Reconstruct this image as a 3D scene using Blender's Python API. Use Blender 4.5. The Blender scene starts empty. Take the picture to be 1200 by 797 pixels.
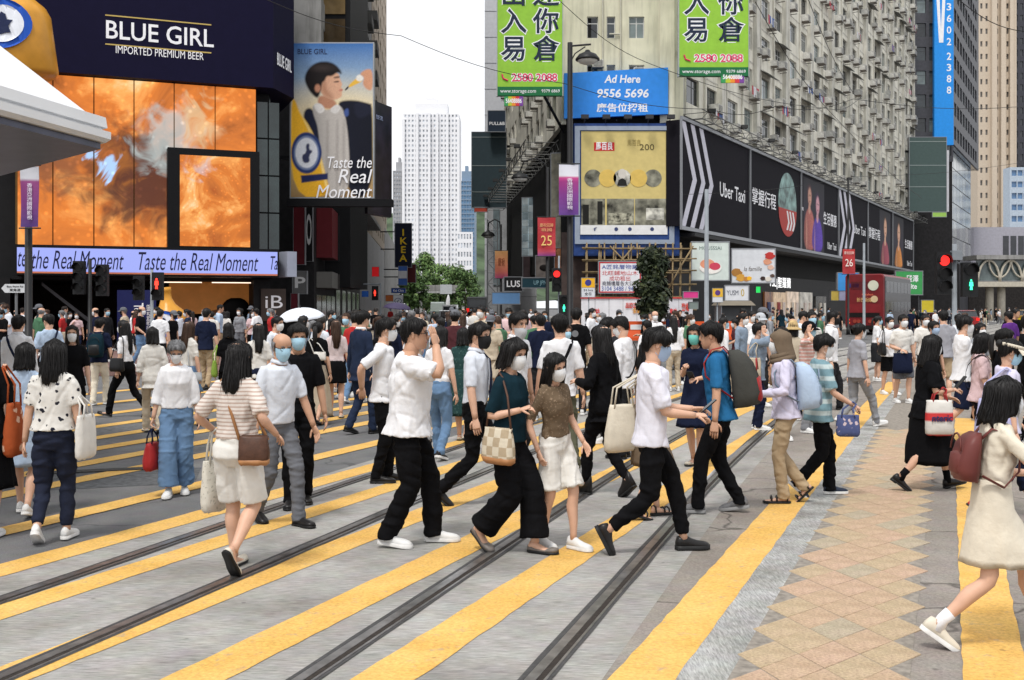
import bpy, math, random
import numpy as np
from mathutils import Vector, Matrix, Euler
R = math.radians
random.seed(7)
# ------------------------------------------------------------------ camera, sky, sun, exposure
SC = bpy.context.scene
COL = SC.collection
F, HZ, CH = 1267.0, 360.0, 1.80          # focal length in photo pixels, horizon row, eye height
cam_d = bpy.data.cameras.new('camera'); cam = bpy.data.objects.new('camera', cam_d); COL.objects.link(cam)
cam.location = (0, 0, CH); cam.rotation_euler = (R(90), 0, 0)
cam_d.sensor_width = 36.0; cam_d.lens = 36.0 * F / 1200.0
cam_d.shift_y = -(398.5 - HZ) / 1200.0
cam_d.clip_start = 0.1; cam_d.clip_end = 6000
SC.camera = cam
SUN_EL, SUN_AZ = R(62), R(205)            # a high sun veiled by cloud, behind and left of the camera
wd = bpy.data.worlds.new('World'); SC.world = wd; wd.use_nodes = True
nt = wd.node_tree; nt.nodes.clear()
wo = nt.nodes.new('ShaderNodeOutputWorld'); bg = nt.nodes.new('ShaderNodeBackground')
sky = nt.nodes.new('ShaderNodeTexSky'); sky.sky_type = 'NISHITA'; sky.sun_disc = False
sky.sun_elevation = SUN_EL; sky.sun_rotation = SUN_AZ; sky.air_density = 1.0; sky.dust_density = 6.0; sky.ozone_density = 1.0
hs = nt.nodes.new('ShaderNodeHueSaturation'); hs.inputs['Saturation'].default_value = 0.10
mixc = nt.nodes.new('ShaderNodeMix'); mixc.data_type = 'RGBA'
mixc.inputs['Factor'].default_value = 0.72
mixc.inputs['B'].default_value = (11.0, 11.2, 11.6, 1)      # even cloud deck
nt.links.new(sky.outputs[0], hs.inputs['Color']); nt.links.new(hs.outputs[0], mixc.inputs['A'])
nt.links.new(mixc.outputs['Result'], bg.inputs['Color']); bg.inputs['Strength'].default_value = 0.088
nt.links.new(bg.outputs[0], wo.inputs['Surface'])
sl = bpy.data.lights.new('sun', 'SUN'); sl.energy = 1.5; sl.angle = R(10); sl.color = (1.0, 0.965, 0.91)
so = bpy.data.objects.new('sun', sl); COL.objects.link(so)
so.rotation_euler = (R(90) - SUN_EL, 0, R(-25)); so.location = (-20, -20, 60)
SC.view_settings.view_transform = 'Standard'; SC.view_settings.look = 'None'
SC.view_settings.gamma = 1.0; SC.view_settings.exposure = 0.55; SC.view_settings.use_curve_mapping = False
SC.render.engine = 'CYCLES'
SC.cycles.max_bounces = 6; SC.cycles.diffuse_bounces = 3; SC.cycles.glossy_bounces = 3; SC.cycles.transmission_bounces = 4
SC.cycles.use_denoising = True
SC.cycles.caustics_reflective = False; SC.cycles.caustics_refractive = False

# ------------------------------------------------------------------ helpers: placing
def GP(px, py, z=0.0):
    """ground point seen at photo pixel (px, py)"""
    d = (CH - z) * F / (py - HZ)
    return Vector(((px - 600) / F * d, d, z))
def AT(px, py, d):
    """point at depth d behind photo pixel (px, py)"""
    return Vector(((px - 600) / F * d, d, CH - (py - HZ) / F * d))
def ZY(py, d): return CH - (py - HZ) / F * d
def XP(px, d): return (px - 600) / F * d

# ------------------------------------------------------------------ helpers: materials
MATS = {}
def lin(c):
    return tuple(((x / 255) / 12.92 if x / 255 <= 0.04045 else ((x / 255 + 0.055) / 1.055) ** 2.4) for x in c)
def mat(name, color=(0.5, 0.5, 0.5), rough=0.7, metal=0.0, noise=0.12, nscale=3.0, bump=0.0, bscale=40.0, spec=0.22,
        emit=None, estr=1.0, stretch=None, trans=0.0, alpha=1.0, coat=0.0, bdist=0.01, grime=0.0):
    if name in MATS: return MATS[name]
    m = bpy.data.materials.new(name); m.use_nodes = True; MATS[name] = m
    t = m.node_tree; N = t.nodes; L = t.links; b = N['Principled BSDF']
    b.inputs['Roughness'].default_value = rough; b.inputs['Metallic'].default_value = metal
    b.inputs['Specular IOR Level'].default_value = spec
    b.inputs['Base Color'].default_value = (*color, 1)
    if coat: b.inputs['Coat Weight'].default_value = coat; b.inputs['Coat Roughness'].default_value = 0.08
    if trans: b.inputs['Transmission Weight'].default_value = trans
    co = None
    if noise or bump or grime:
        tc = N.new('ShaderNodeTexCoord'); mp = N.new('ShaderNodeMapping'); L.new(tc.outputs['Object'], mp.inputs[0])
        if stretch: mp.inputs['Scale'].default_value = stretch
        co = mp.outputs[0]
    if noise or grime:
        n = N.new('ShaderNodeTexNoise'); n.inputs['Scale'].default_value = nscale; n.inputs['Detail'].default_value = 5
        L.new(co, n.inputs['Vector'])
        mr = N.new('ShaderNodeMapRange'); mr.inputs[1].default_value = 0.3; mr.inputs[2].default_value = 0.7
        mr.inputs[3].default_value = 1 - noise; mr.inputs[4].default_value = 1 + noise
        L.new(n.outputs['Fac'], mr.inputs[0])
        mx = N.new('ShaderNodeMix'); mx.data_type = 'RGBA'; mx.blend_type = 'MULTIPLY'; mx.inputs['Factor'].default_value = 1
        mx.inputs['A'].default_value = (*color, 1); L.new(mr.outputs[0], mx.inputs['B'])
        outc = mx.outputs['Result']
        if grime:      # rain streaks and soot, running down the wall
            mp2 = N.new('ShaderNodeMapping'); L.new(tc.outputs['Object'], mp2.inputs[0]); mp2.inputs['Scale'].default_value = (1.3, 1.3, 0.12)
            n2 = N.new('ShaderNodeTexNoise'); n2.inputs['Scale'].default_value = 1.6; n2.inputs['Detail'].default_value = 8; n2.inputs['Roughness'].default_value = 0.65
            L.new(mp2.outputs[0], n2.inputs['Vector'])
            r2 = N.new('ShaderNodeMapRange'); r2.inputs[1].default_value = 0.46; r2.inputs[2].default_value = 0.72
            r2.inputs[3].default_value = 0; r2.inputs[4].default_value = grime; L.new(n2.outputs['Fac'], r2.inputs[0])
            m2 = N.new('ShaderNodeMix'); m2.data_type = 'RGBA'; L.new(r2.outputs[0], m2.inputs['Factor'])
            L.new(outc, m2.inputs['A']); m2.inputs['B'].default_value = (color[0] * .3, color[1] * .3, color[2] * .28, 1)
            outc = m2.outputs['Result']
        L.new(outc, b.inputs['Base Color'])
    if bump:
        nb = N.new('ShaderNodeTexNoise'); nb.inputs['Scale'].default_value = bscale; nb.inputs['Detail'].default_value = 4
        L.new(co, nb.inputs['Vector'])
        bp = N.new('ShaderNodeBump'); bp.inputs['Strength'].default_value = bump; bp.inputs['Distance'].default_value = bdist
        L.new(nb.outputs['Fac'], bp.inputs['Height']); L.new(bp.outputs[0], b.inputs['Normal'])
    if emit:
        b.inputs['Emission Color'].default_value = (*emit, 1); b.inputs['Emission Strength'].default_value = estr
    if alpha < 1: b.inputs['Alpha'].default_value = alpha
    return m
def C(r, g, b, rough=0.6, **k):
    """plain painted / printed colour from an sRGB triple"""
    n = 'paint_%d_%d_%d_%d' % (r, g, b, int(rough * 100)) + ('m' if k.get('metal') else '') + ('e%d' % int(k['estr'] * 100) if k.get('emit') else '')
    return mat(n, lin((r, g, b)), rough, **{'noise': 0.07, **k})

# ------------------------------------------------------------------ helpers: meshes
class MB:
    """collects shapes and links them as ONE mesh object"""
    def __init__(s): s.v = []; s.f = []; s.m = []
    def ring(s, pts):
        i = len(s.v); s.v.extend([tuple(p) for p in pts]); return list(range(i, i + len(pts)))
    def loft(s, rings, mi=0, cap0=True, cap1=True, closed=True):
        ids = [s.ring(r) for r in rings]; n = len(ids[0])
        for a, b in zip(ids[:-1], ids[1:]):
            for k in range(n if closed else n - 1):
                s.f.append((a[k], a[(k + 1) % n], b[(k + 1) % n], b[k])); s.m.append(mi)
        if cap0: s.f.append(tuple(reversed(ids[0]))); s.m.append(mi)
        if cap1: s.f.append(tuple(ids[-1])); s.m.append(mi)
        return ids
    def tube(s, pts, rad, n=8, mi=0, ref=None, flat=1.0, cap=True):
        pts = [Vector(p) for p in pts]
        if not hasattr(rad, '__len__'): rad = [rad] * len(pts)
        rings = []; u = None
        for i, p in enumerate(pts):
            t = (pts[min(i + 1, len(pts) - 1)] - pts[max(i - 1, 0)])
            if t.length < 1e-9: t = Vector((0, 0, 1))
            t.normalize()
            if u is None:
                r = Vector(ref) if ref is not None else (Vector((0, 1, 0)) if abs(t.y) < 0.8 else Vector((1, 0, 0)))
                u = r - t * r.dot(t)
                if u.length < 1e-6: u = t.orthogonal()
            else: u = u - t * u.dot(t)
            u.normalize(); w = t.cross(u)
            rr = rad[i]; ra, rb = (rr if hasattr(rr, '__len__') else (rr, rr * flat))
            rings.append([p + u * (math.cos(a) * ra) + w * (math.sin(a) * rb) for a in [2 * math.pi * k / n for k in range(n)]])
        s.loft(rings, mi, cap, cap)
    def box(s, x0, x1, y0, y1, z0, z1, mi=0, M=None):
        i = len(s.v)
        P = [(x0, y0, z0), (x1, y0, z0), (x1, y1, z0), (x0, y1, z0), (x0, y0, z1), (x1, y0, z1), (x1, y1, z1), (x0, y1, z1)]
        if M is not None: P = [tuple(M @ Vector(p)) for p in P]
        s.v.extend(P)
        for q in ((0, 3, 2, 1), (4, 5, 6, 7), (0, 1, 5, 4), (1, 2, 6, 5), (2, 3, 7, 6), (3, 0, 4, 7)):
            s.f.append(tuple(i + k for k in q)); s.m.append(mi)
    def poly(s, pts, mi=0):
        i = len(s.v); s.v.extend([tuple(p) for p in pts]); s.f.append(tuple(range(i, i + len(pts)))); s.m.append(mi)
    def prism(s, pts, y0, y1, mi=0):
        """outline in local x,z pushed from y0 (front) to y1"""
        a = [(p[0], y0, p[1]) for p in pts]; b = [(p[0], y1, p[1]) for p in pts]
        s.loft([a, b], mi)
    def ell(s, c, r, n=10, m=7, mi=0, M=None):
        rings = []
        for j in range(1, m):
            th = math.pi * j / m
            rings.append([Vector((c[0] + r[0] * math.sin(th) * math.cos(a), c[1] + r[1] * math.sin(th) * math.sin(a), c[2] - r[2] * math.cos(th)))
                          for a in [2 * math.pi * k / n for k in range(n)]])
        if M is not None: rings = [[M @ p for p in q] for q in rings]
        s.loft(rings, mi)
    def xform(s, M, start=0):
        for i in range(start, len(s.v)): s.v[i] = tuple(M @ Vector(s.v[i]))
    def mesh(s, name, mats, smooth=False):
        me = bpy.data.meshes.new(name); me.from_pydata(s.v, [], s.f)
        for m in mats: me.materials.append(m)
        if len(mats) > 1: me.polygons.foreach_set('material_index', s.m)
        if smooth: me.polygons.foreach_set('use_smooth', [True] * len(me.polygons))
        me.update(); return me
    def build(s, name, mats, parent=None, smooth=False, loc=None, rz=None):
        if not isinstance(mats, (list, tuple)): mats = [mats]
        return obj(name, s.mesh(name, mats, smooth), parent, loc, rz)
def obj(name, me, parent=None, loc=None, rz=None):
    o = bpy.data.objects.new(name, me); COL.objects.link(o)
    if parent is not None: o.parent = parent
    if loc is not None: o.location = loc
    if rz is not None: o.rotation_euler = (0, 0, rz)
    return o
def tag(o, label=None, cat=None, group=None, kind=None):
    if label: o['label'] = label
    if cat: o['category'] = cat
    if group: o['group'] = group
    if kind: o['kind'] = kind
    return o
def empty(name, loc=(0, 0, 0), rz=0, label=None, cat=None, group=None, kind=None):
    o = bpy.data.objects.new(name, None); COL.objects.link(o); o.location = loc; o.rotation_euler = (0, 0, rz)
    o.empty_display_size = 0.2
    return tag(o, label, cat, group, kind)
def copy_tree(o, parent=None):
    c = o.copy(); COL.objects.link(c)
    if parent is not None: c.parent = parent
    for ch in list(o.children): copy_tree(ch, c)
    return c
TXT = []
def text(body, m, parent, x, y, z, size, width=None, rz=0, align='CENTER', shear=0.0, ext=0.004, bold=0.0, vert=False, name='lettering', space=1.0, rot=None, line=1.0, height=None):
    """flat lettering standing on a face whose outward side is local -y"""
    cu = bpy.data.curves.new(name, 'FONT'); cu.body = '\n'.join(body) if vert else body
    cu.size = size; cu.align_x = align; cu.align_y = 'CENTER'; cu.shear = shear; cu.extrude = ext; cu.offset = bold; cu.space_character = space
    cu.space_line = line; cu.resolution_u = 3
    cu.materials.append(m)
    o = obj(name, cu, parent, (x, y, z)); o.rotation_euler = rot if rot else (R(90), 0, rz)
    TXT.append((o, width, height)); return o
def finish_texts():
    """turn the lettering into meshes, squeezed to the width it has in the photograph"""
    bpy.context.view_layer.update(); dg = bpy.context.evaluated_depsgraph_get()
    for o, w, h in TXT:
        me = bpy.data.meshes.new_from_object(o.evaluated_get(dg)); cu = o.data
        n = len(me.vertices)
        if n:
            a = np.empty(n * 3); me.vertices.foreach_get('co', a); a = a.reshape(-1, 3)
            if w:
                k = w / max(1e-6, a[:, 0].max() - a[:, 0].min()); a[:, 0] *= k
            if h:
                k = h / max(1e-6, a[:, 1].max() - a[:, 1].min()); a[:, 1] = (a[:, 1] - (a[:, 1].max() + a[:, 1].min()) / 2) * k
            me.vertices.foreach_set('co', a.ravel()); me.update()
        nm = o.name
        n2 = bpy.data.objects.new('tmp', me); COL.objects.link(n2)
        n2.parent = o.parent; n2.matrix_parent_inverse = o.matrix_parent_inverse.copy()
        n2.location = o.location; n2.rotation_euler = o.rotation_euler
        for k in o.keys():
            if k in ('label', 'kind'): n2[k] = o[k]
        bpy.data.objects.remove(o); n2.name = nm.split('.')[0]
REM = []
def finish_cloth():
    """union of the panels of each garment, then folds along the cloth"""
    if not REM: return
    bpy.context.view_layer.update(); dg = bpy.context.evaluated_depsgraph_get()
    for o, amp, seed in REM:
        kd = 'legs' if o.name.split('.')[0] in ('trousers', 'leggings') else 'top'
        me = bpy.data.meshes.new_from_object(o.evaluated_get(dg))
        old = o.data; o.modifiers.clear(); o.data = me
        me.materials.clear()
        for m in old.materials: me.materials.append(m)
        bpy.data.meshes.remove(old)
        folds(me, amp, seed, kd)
        me.polygons.foreach_set('use_smooth', [True] * len(me.polygons)); me.update()
def folds(me, amp, seed, kind='top'):
    n = len(me.vertices)
    if not n: return
    co = np.empty(n * 3); me.vertices.foreach_get('co', co); co = co.reshape(-1, 3)
    no = np.empty(n * 3); me.vertices.foreach_get('normal', no); no = no.reshape(-1, 3)
    rs = np.random.RandomState(seed); d = np.zeros(n)
    zb = np.array([1, 1, 0.5]) if kind != 'legs' else np.array([.5, .5, 1.3])
    for k in range(8):
        v = rs.normal(size=3) * zb; v /= np.linalg.norm(v); w = rs.normal(size=3); w /= np.linalg.norm(w)
        fr = rs.uniform(22, 62)
        ph = (co @ v) * fr + 1.3 * np.sin((co @ w) * rs.uniform(5, 13) + rs.uniform(0, 6)) + rs.uniform(0, 6)
        msk = np.clip(np.sin((co @ rs.normal(size=3)) * 8 + rs.uniform(0, 6)) * np.sin((co @ rs.normal(size=3)) * 6 + rs.uniform(0, 6)) * 2.2 + .25, 0, 1)
        sh = np.exp(-(np.sin(ph / 2) / .34) ** 2)
        d += ((sh - .35) if k % 2 else (.35 - sh)) * msk * (36 / fr) ** .5
    co += no * (d * amp * 0.85)[:, None]
    me.vertices.foreach_set('co', co.ravel()); me.update()
# ================================================================== ground, road, tracks, paving
def ground_mat(name, c1, c2, scale=2.0, fine=60, rough=.9, stretch=(1, 1, 1), bump=.25, cracks=0.0, fleck=.25, wear=None, tint=0.15):
    m = bpy.data.materials.new(name); m.use_nodes = True; MATS[name] = m
    t = m.node_tree; N = t.nodes; L = t.links; b = N['Principled BSDF']; b.inputs['Roughness'].default_value = rough; b.inputs['Specular IOR Level'].default_value = .25
    tc = N.new('ShaderNodeTexCoord'); mp = N.new('ShaderNodeMapping'); L.new(tc.outputs['Object'], mp.inputs[0]); mp.inputs['Scale'].default_value = stretch
    n1 = N.new('ShaderNodeTexNoise'); n1.inputs['Scale'].default_value = scale; n1.inputs['Detail'].default_value = 7; n1.inputs['Roughness'].default_value = .62; L.new(tc.outputs['Object'], n1.inputs['Vector'])
    r1 = N.new('ShaderNodeMapRange'); r1.inputs[1].default_value = .32; r1.inputs[2].default_value = .68; L.new(n1.outputs['Fac'], r1.inputs[0])
    mx = N.new('ShaderNodeMix'); mx.data_type = 'RGBA'; L.new(r1.outputs[0], mx.inputs['Factor']); mx.inputs['A'].default_value = (*c1, 1); mx.inputs['B'].default_value = (*c2, 1)
    n2 = N.new('ShaderNodeTexNoise'); n2.inputs['Scale'].default_value = fine; n2.inputs['Detail'].default_value = 6; n2.inputs['Roughness'].default_value = .7; L.new(mp.outputs[0], n2.inputs['Vector'])
    r2 = N.new('ShaderNodeMapRange'); r2.inputs[1].default_value = .3; r2.inputs[2].default_value = .7; r2.inputs[3].default_value = 1 - fleck; r2.inputs[4].default_value = 1 + fleck; L.new(n2.outputs['Fac'], r2.inputs[0])
    m2 = N.new('ShaderNodeMix'); m2.data_type = 'RGBA'; m2.blend_type = 'MULTIPLY'; m2.inputs['Factor'].default_value = 1; L.new(mx.outputs['Result'], m2.inputs['A']); L.new(r2.outputs[0], m2.inputs['B'])
    tn = N.new('ShaderNodeTexNoise'); tn.inputs['Scale'].default_value = 4.5; tn.inputs['Detail'].default_value = 8; tn.inputs['Roughness'].default_value = .7; L.new(tc.outputs['Object'], tn.inputs['Vector'])
    ts = N.new('ShaderNodeMix'); ts.data_type = 'RGBA'; ts.blend_type = 'SOFT_LIGHT'; ts.inputs['Factor'].default_value = tint; L.new(m2.outputs['Result'], ts.inputs['A']); L.new(tn.outputs['Color'], ts.inputs['B'])
    col = ts.outputs['Result']; hgt = n2.outputs['Fac']
    if cracks:
        vo = N.new('ShaderNodeTexVoronoi'); vo.feature = 'DISTANCE_TO_EDGE'; vo.inputs['Scale'].default_value = .55
        wn = N.new('ShaderNodeTexNoise'); wn.inputs['Scale'].default_value = 3; L.new(tc.outputs['Object'], wn.inputs['Vector'])
        wm = N.new('ShaderNodeMix'); wm.data_type = 'RGBA'; wm.inputs['Factor'].default_value = .25; L.new(tc.outputs['Object'], wm.inputs['A']); L.new(wn.outputs['Color'], wm.inputs['B']); L.new(wm.outputs['Result'], vo.inputs['Vector'])
        rc = N.new('ShaderNodeMapRange'); rc.inputs[1].default_value = .002; rc.inputs[2].default_value = .009; rc.inputs[3].default_value = 1 - cracks; rc.inputs[4].default_value = 1; L.new(vo.outputs['Distance'], rc.inputs[0])
        m3 = N.new('ShaderNodeMix'); m3.data_type = 'RGBA'; m3.blend_type = 'MULTIPLY'; m3.inputs['Factor'].default_value = 1; L.new(col, m3.inputs['A']); L.new(rc.outputs[0], m3.inputs['B']); col = m3.outputs['Result']
    if wear:
        nw = N.new('ShaderNodeTexNoise'); nw.inputs['Scale'].default_value = 9; nw.inputs['Detail'].default_value = 9; nw.inputs['Roughness'].default_value = .75; L.new(tc.outputs['Object'], nw.inputs['Vector'])
        rw_ = N.new('ShaderNodeMapRange'); rw_.inputs[1].default_value = .57; rw_.inputs[2].default_value = .70; rw_.inputs[4].default_value = .75; L.new(nw.outputs['Fac'], rw_.inputs[0])
        mw = N.new('ShaderNodeMix'); mw.data_type = 'RGBA'; L.new(rw_.outputs[0], mw.inputs['Factor']); L.new(col, mw.inputs['A']); mw.inputs['B'].default_value = (*wear, 1); col = mw.outputs['Result']
    # blots of dropped gum and oil
    vb = N.new('ShaderNodeTexVoronoi'); vb.inputs['Scale'].default_value = 3.1; L.new(tc.outputs['Object'], vb.inputs['Vector'])
    rb = N.new('ShaderNodeMapRange'); rb.inputs[1].default_value = .035; rb.inputs[2].default_value = .06; rb.inputs[3].default_value = .62; rb.inputs[4].default_value = 1; L.new(vb.outputs['Distance'], rb.inputs[0])
    m4 = N.new('ShaderNodeMix'); m4.data_type = 'RGBA'; m4.blend_type = 'MULTIPLY'; m4.inputs['Factor'].default_value = 1; L.new(col, m4.inputs['A']); L.new(rb.outputs[0], m4.inputs['B'])
    L.new(m4.outputs['Result'], b.inputs['Base Color'])
    bp = N.new('ShaderNodeBump'); bp.inputs['Strength'].default_value = bump; bp.inputs['Distance'].default_value = .01; L.new(hgt, bp.inputs['Height']); L.new(bp.outputs[0], b.inputs['Normal'])
    return m
M_ASPH = ground_mat('asphalt', (.10, .10, .103), (.16, .158, .157), 1.1, 90, fleck=.35, cracks=.35, bump=.5)
M_CONC = ground_mat('scored_concrete', (.208, .197, .180), (.360, .349, .330), 1.1, 11, stretch=(.8, 15, 1), fleck=.62, tint=.16, cracks=.0, bump=.5)
M_BRNC = ground_mat('brown_concrete', (.185, .160, .138), (.265, .238, .212), 1.0, 60, fleck=.30, tint=.14, cracks=.55, bump=.35)
M_WHTC = ground_mat('worn_white_concrete', (.20, .195, .18), (.38, .38, .37), 2.6, 12, stretch=(7, .8, 1), fleck=.5, tint=.14, bump=.5)
M_PAVE = ground_mat('red_brick_pavement', (.15, .085, .075), (.22, .14, .125), .8, 30, fleck=.3, bump=.3)
M_PAVG = ground_mat('grey_pavement', (.25, .235, .215), (.35, .33, .30), .8, 40, fleck=.25, bump=.3)
M_YEL = ground_mat('yellow_paint', (.57, .325, .075), (.67, .42, .13), 2.2, 45, fleck=.26, cracks=.0, bump=.4, rough=.85, wear=(.27, .245, .20))
def sheet(name, pts, z, m, parent=None, kind='structure'):
    mb = MB(); mb.poly([(p[0], p[1], z) for p in pts]); o = mb.build(name, m, parent)
    if parent is None: tag(o, kind=kind)
    return o
ground = sheet('ground', [(-900, -60), (900, -60), (900, 1800), (-900, 1800)], -.012, M_ASPH)
# direction of the street turns slowly to the right
def slope(d): return .325 if d < 9 else (.325 + (.55 - .325) * min(1, (d - 9) / 32) ** 1.0)
def path(x0, d0, d1, d2, stp=.5):
    """street-parallel line through (x0, d0), sampled from depth d1 to d2"""
    out = [(x0, d0)]; x, d = x0, d0
    while d > d1: x -= slope(d) * stp; d -= stp; out.insert(0, (x, d))
    x, d = x0, d0
    while d < d2: q = min(stp * (1 if d < 40 else 4), d2 - d + 1e-6); x += slope(d) * q; d += q; out.append((x, d))
    return [p for p in out if p[1] >= d1 - stp]
def offset(pl, w):
    o = []
    for i, p in enumerate(pl):
        a = pl[max(0, i - 1)]; b = pl[min(len(pl) - 1, i + 1)]; dx, dy = b[0] - a[0], b[1] - a[1]; l = math.hypot(dx, dy)
        o.append((p[0] + dy / l * w, p[1] - dx / l * w))
    return o
def strip(name, pl, w0, w1, z, m, parent=None, jit=0.0, z0=None, seed=0):
    rr = random.Random(seed); mb = MB(); a = offset(pl, w0); b = offset(pl, w1); 
    if jit: a = [(x + rr.uniform(-jit, jit), y) for x, y in a]; b = [(x + rr.uniform(-jit, jit), y) for x, y in b]
    ia = mb.ring([(x, y, z) for x, y in a]); ib = mb.ring([(x, y, z) for x, y in b])
    for k in range(len(pl) - 1): mb.f.append((ia[k + 1], ia[k], ib[k], ib[k + 1])); mb.m.append(0)
    if z0 is not None:
        ja = mb.ring([(x, y, z0) for x, y in a]); jb = mb.ring([(x, y, z0) for x, y in b])
        for k in range(len(pl) - 1):
            mb.f.append((ia[k], ia[k + 1], ja[k + 1], ja[k])); mb.m.append(0); mb.f.append((ib[k + 1], ib[k], jb[k], jb[k + 1])); mb.m.append(0)
    return mb.build(name, m, parent)
def spath(x0, d0, d1, d2):
    k = .405; out = []; d = d1
    while d < d2 + .25: out.append((x0 + k * (d - d0) + .0028 * max(0, d - 14) ** 1.6, d)); d += .14 if d < 16 else .5
    return out
road = empty('road', (0, 0, 0), kind='structure')
T1 = path(-2.08, 8.23, 2.5, 150); T2 = path(.52, 8.23, 2.5, 150)
strip('track_bed', path(-.75, 8.23, 2.5, 150), -2.3, 2.05, -.008, M_CONC, road)
strip('brown_concrete_lane', path(-.75, 8.23, 2.5, 150), 2.045, 6.8, -.0085, M_BRNC, road)
strip('worn_concrete_strip', spath(1.62, 7.3, 2.5, 24), -.05, .50, -.0055, M_WHTC, road, .05, seed=3)
# patched asphalt rectangle with a broken edge
for i, (px, py, w, h, a) in enumerate(((125, 560, .95, .55, 20), (60, 505, 1.3, .7, 22))):
    q = GP(px, py); mb = MB(); mb.poly([(q.x + w * x * math.cos(R(a)) - h * y * math.sin(R(a)), q.y + w * x * math.sin(R(a)) + h * y * math.cos(R(a)), -.0095) for x, y in ((-1, -1), (.9, -1.1), (1.05, .9), (-.95, 1))]); mb.build('asphalt_patch', mat('patch_%d' % i, (.085, .088, .092) if i == 0 else (.13, .13, .13), .9, noise=.35, nscale=14, bump=.4), road)
# rails: a dark groove bed, a polished head and a keeper on each side
M_RAIL = mat('rail_steel', (.36, .35, .34), .32, metal=.9, noise=.35, nscale=9); M_GROOVE = mat('rail_groove', (.030, .024, .020), .8, noise=.4, nscale=30, bump=.5); M_TAR = mat('rail_tar', (.055, .054, .054), .55, noise=.25, nscale=20, bump=.3)
track = empty('tram_track', (0, 0, 0), kind='structure')
for T in (T1, T2):
    for sd in (-.5335, .5335):
        c = offset(T, sd)
        strip('tar_joint', c, -.078, .082, -.0022, M_TAR, track, .006)
        strip('rail_groove', c, -.045, .055, -.0010, M_GROOVE, track)
        strip('rail_head', c, -.042, .012, .002, M_RAIL, track, 0, -.02)
        strip('rail_keeper', c, .046, .060, .001, M_RAIL, track, 0, -.02)
# yellow crossing stripes: (x at depth 15, slope handled by path, start, end, half width)
for i, (x0, d0, d1, d2, w) in enumerate(((3.18, 7.3, 3.2, 17.8, .16), (1.34, 7.0, 3.2, 26.0, .16), (.585, 8.23, 3.2, 25, .16), (-.28, 8.36, 3.2, 25, .16), (-1.28, 8.23, 3.2, 26, .15), (-1.97, 9.02, 3.2, 26, .14),
        (-2.62, 9.62, 3.2, 27, .155), (-3.50, 10.2, 4, 27, .15), (-4.05, 12.5, 4, 27, .15), (-4.25, 14.2, 5, 27, .15), (-4.62, 15.5, 5, 27, .15), (-5.0, 16.8, 5, 27, .15), (-5.5, 18.3, 5, 27, .15), (-6.1, 20.3, 5, 27.3, .15), (-6.8, 22.6, 6, 27.5, .15), (-7.9, 25, 8, 27.6, .15))):
    strip('crossing_stripe', spath(x0, d0, d1, d2), -w * .93, w * .93, -.0044, M_YEL, road, .006, seed=40 + i)
# paving blocks between the two right-hand stripes
pav = empty('paving_strip', (0, 0, 0), kind='structure')
base = spath(2.33, 7.3, 3.0, 26); strip('bedding', base, -.42, .40, -.0050, mat('paver_joint', (.235, .21, .18), .95, noise=.3, nscale=20), pav)
MP = [ground_mat('paver_%d' % k, c1, c2, 5, 55, fleck=.34, bump=.5) for k, (c1, c2) in enumerate((((.36, .25, .165), (.45, .33, .23)), ((.35, .26, .165), (.43, .335, .225)), ((.31, .255, .18), (.39, .33, .245)), ((.37, .25, .17), (.46, .33, .24))))]
hs_ = .158
mbp = MB(); mbp.loft([[(a * k, b * k, z) for a, b in ((.16, 0), (.09, .222), (-.16, 0), (-.09, -.222))] for k, z in ((.985, -.012), (.982, -.001), (.965, .0006))], 0, False, True)
pm_ = [mbp.mesh('brick', [m]) for m in MP]
rr = random.Random(5); cnt = 0
d = 3.4; row = 0
while d < 16 and cnt < 296:
    xc = next((a[0] + (b[0] - a[0]) * (d - a[1]) / (b[1] - a[1]) for a, b in zip(base[:-1], base[1:]) if a[1] <= d <= b[1]), None)
    if xc is not None:
        for k in range(-3, 4):
            x = k * .32 + (.16 if row % 2 else 0)
            if x < -.46 or x > .44: continue
            q = min(3, int(rr.random() * 4)) if rr.random() < .5 else (0 if abs(x) < .3 else 1)
            o = obj('brick', pm_[q], pav, (xc + x, d, -.0026 + rr.uniform(-.0010, .0010))); o.rotation_euler = (rr.uniform(-.004, .004), rr.uniform(-.004, .004), rr.uniform(-.006, .006)); cnt += 1
    d += .222; row += 1
# pavements behind the crossing, each a real kerb high
def kerbed(name, pts, m, z=.12):
    mb = MB(); n = len(pts); mb.loft([[(x, y, 0) for x, y in pts], [(x, y, z) for x, y in pts]], 0, False, True); return tag(mb.build(name, m), kind='structure')
kerbed('pavement_left', [(-60, 26.5), (-6.2, 28.5), (-5.2, 31.0), (-7.6, 46), (-11.5, 90), (-22, 240), (-60, 240), (-60, 60)], M_PAVE)
kerbed('pavement_right', [(3.2, 57.5), (8.5, 56.5), (12.4, 58.5), (62, 148), (150, 302), (150, 320), (30, 140), (-10, 240), (-14, 240), (.6, 92)], M_PAVG)
def cover(px, py, r, lab):
    q = GP(px, py); mb = MB(); mb.loft([[(q.x + r * math.cos(a), q.y + r * math.sin(a), z) for a in [2 * math.pi * k / 20 for k in range(20)]] for z in (-.02, .003)], 0); o = mb.build('drain_cover', mat('cover_iron', (.06, .055, .05), .6, metal=.5, noise=.4, nscale=40, bump=.6)); return tag(o, lab, 'drain cover')
# metal drain plate in the asphalt, left
mb = MB(); q = GP(118, 551); mb.box(-.75, .75, -.09, .09, -.02, .004, 0, Matrix.Translation(q) @ Matrix.Rotation(R(18), 4, 'Z')); tag(mb.build('drain_plate', mat('drain_iron', (.05, .05, .048), .7, metal=.4, noise=.4, nscale=30, bump=.5)), 'long narrow dark metal drain plate in the asphalt between stripes', 'drain')
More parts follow.
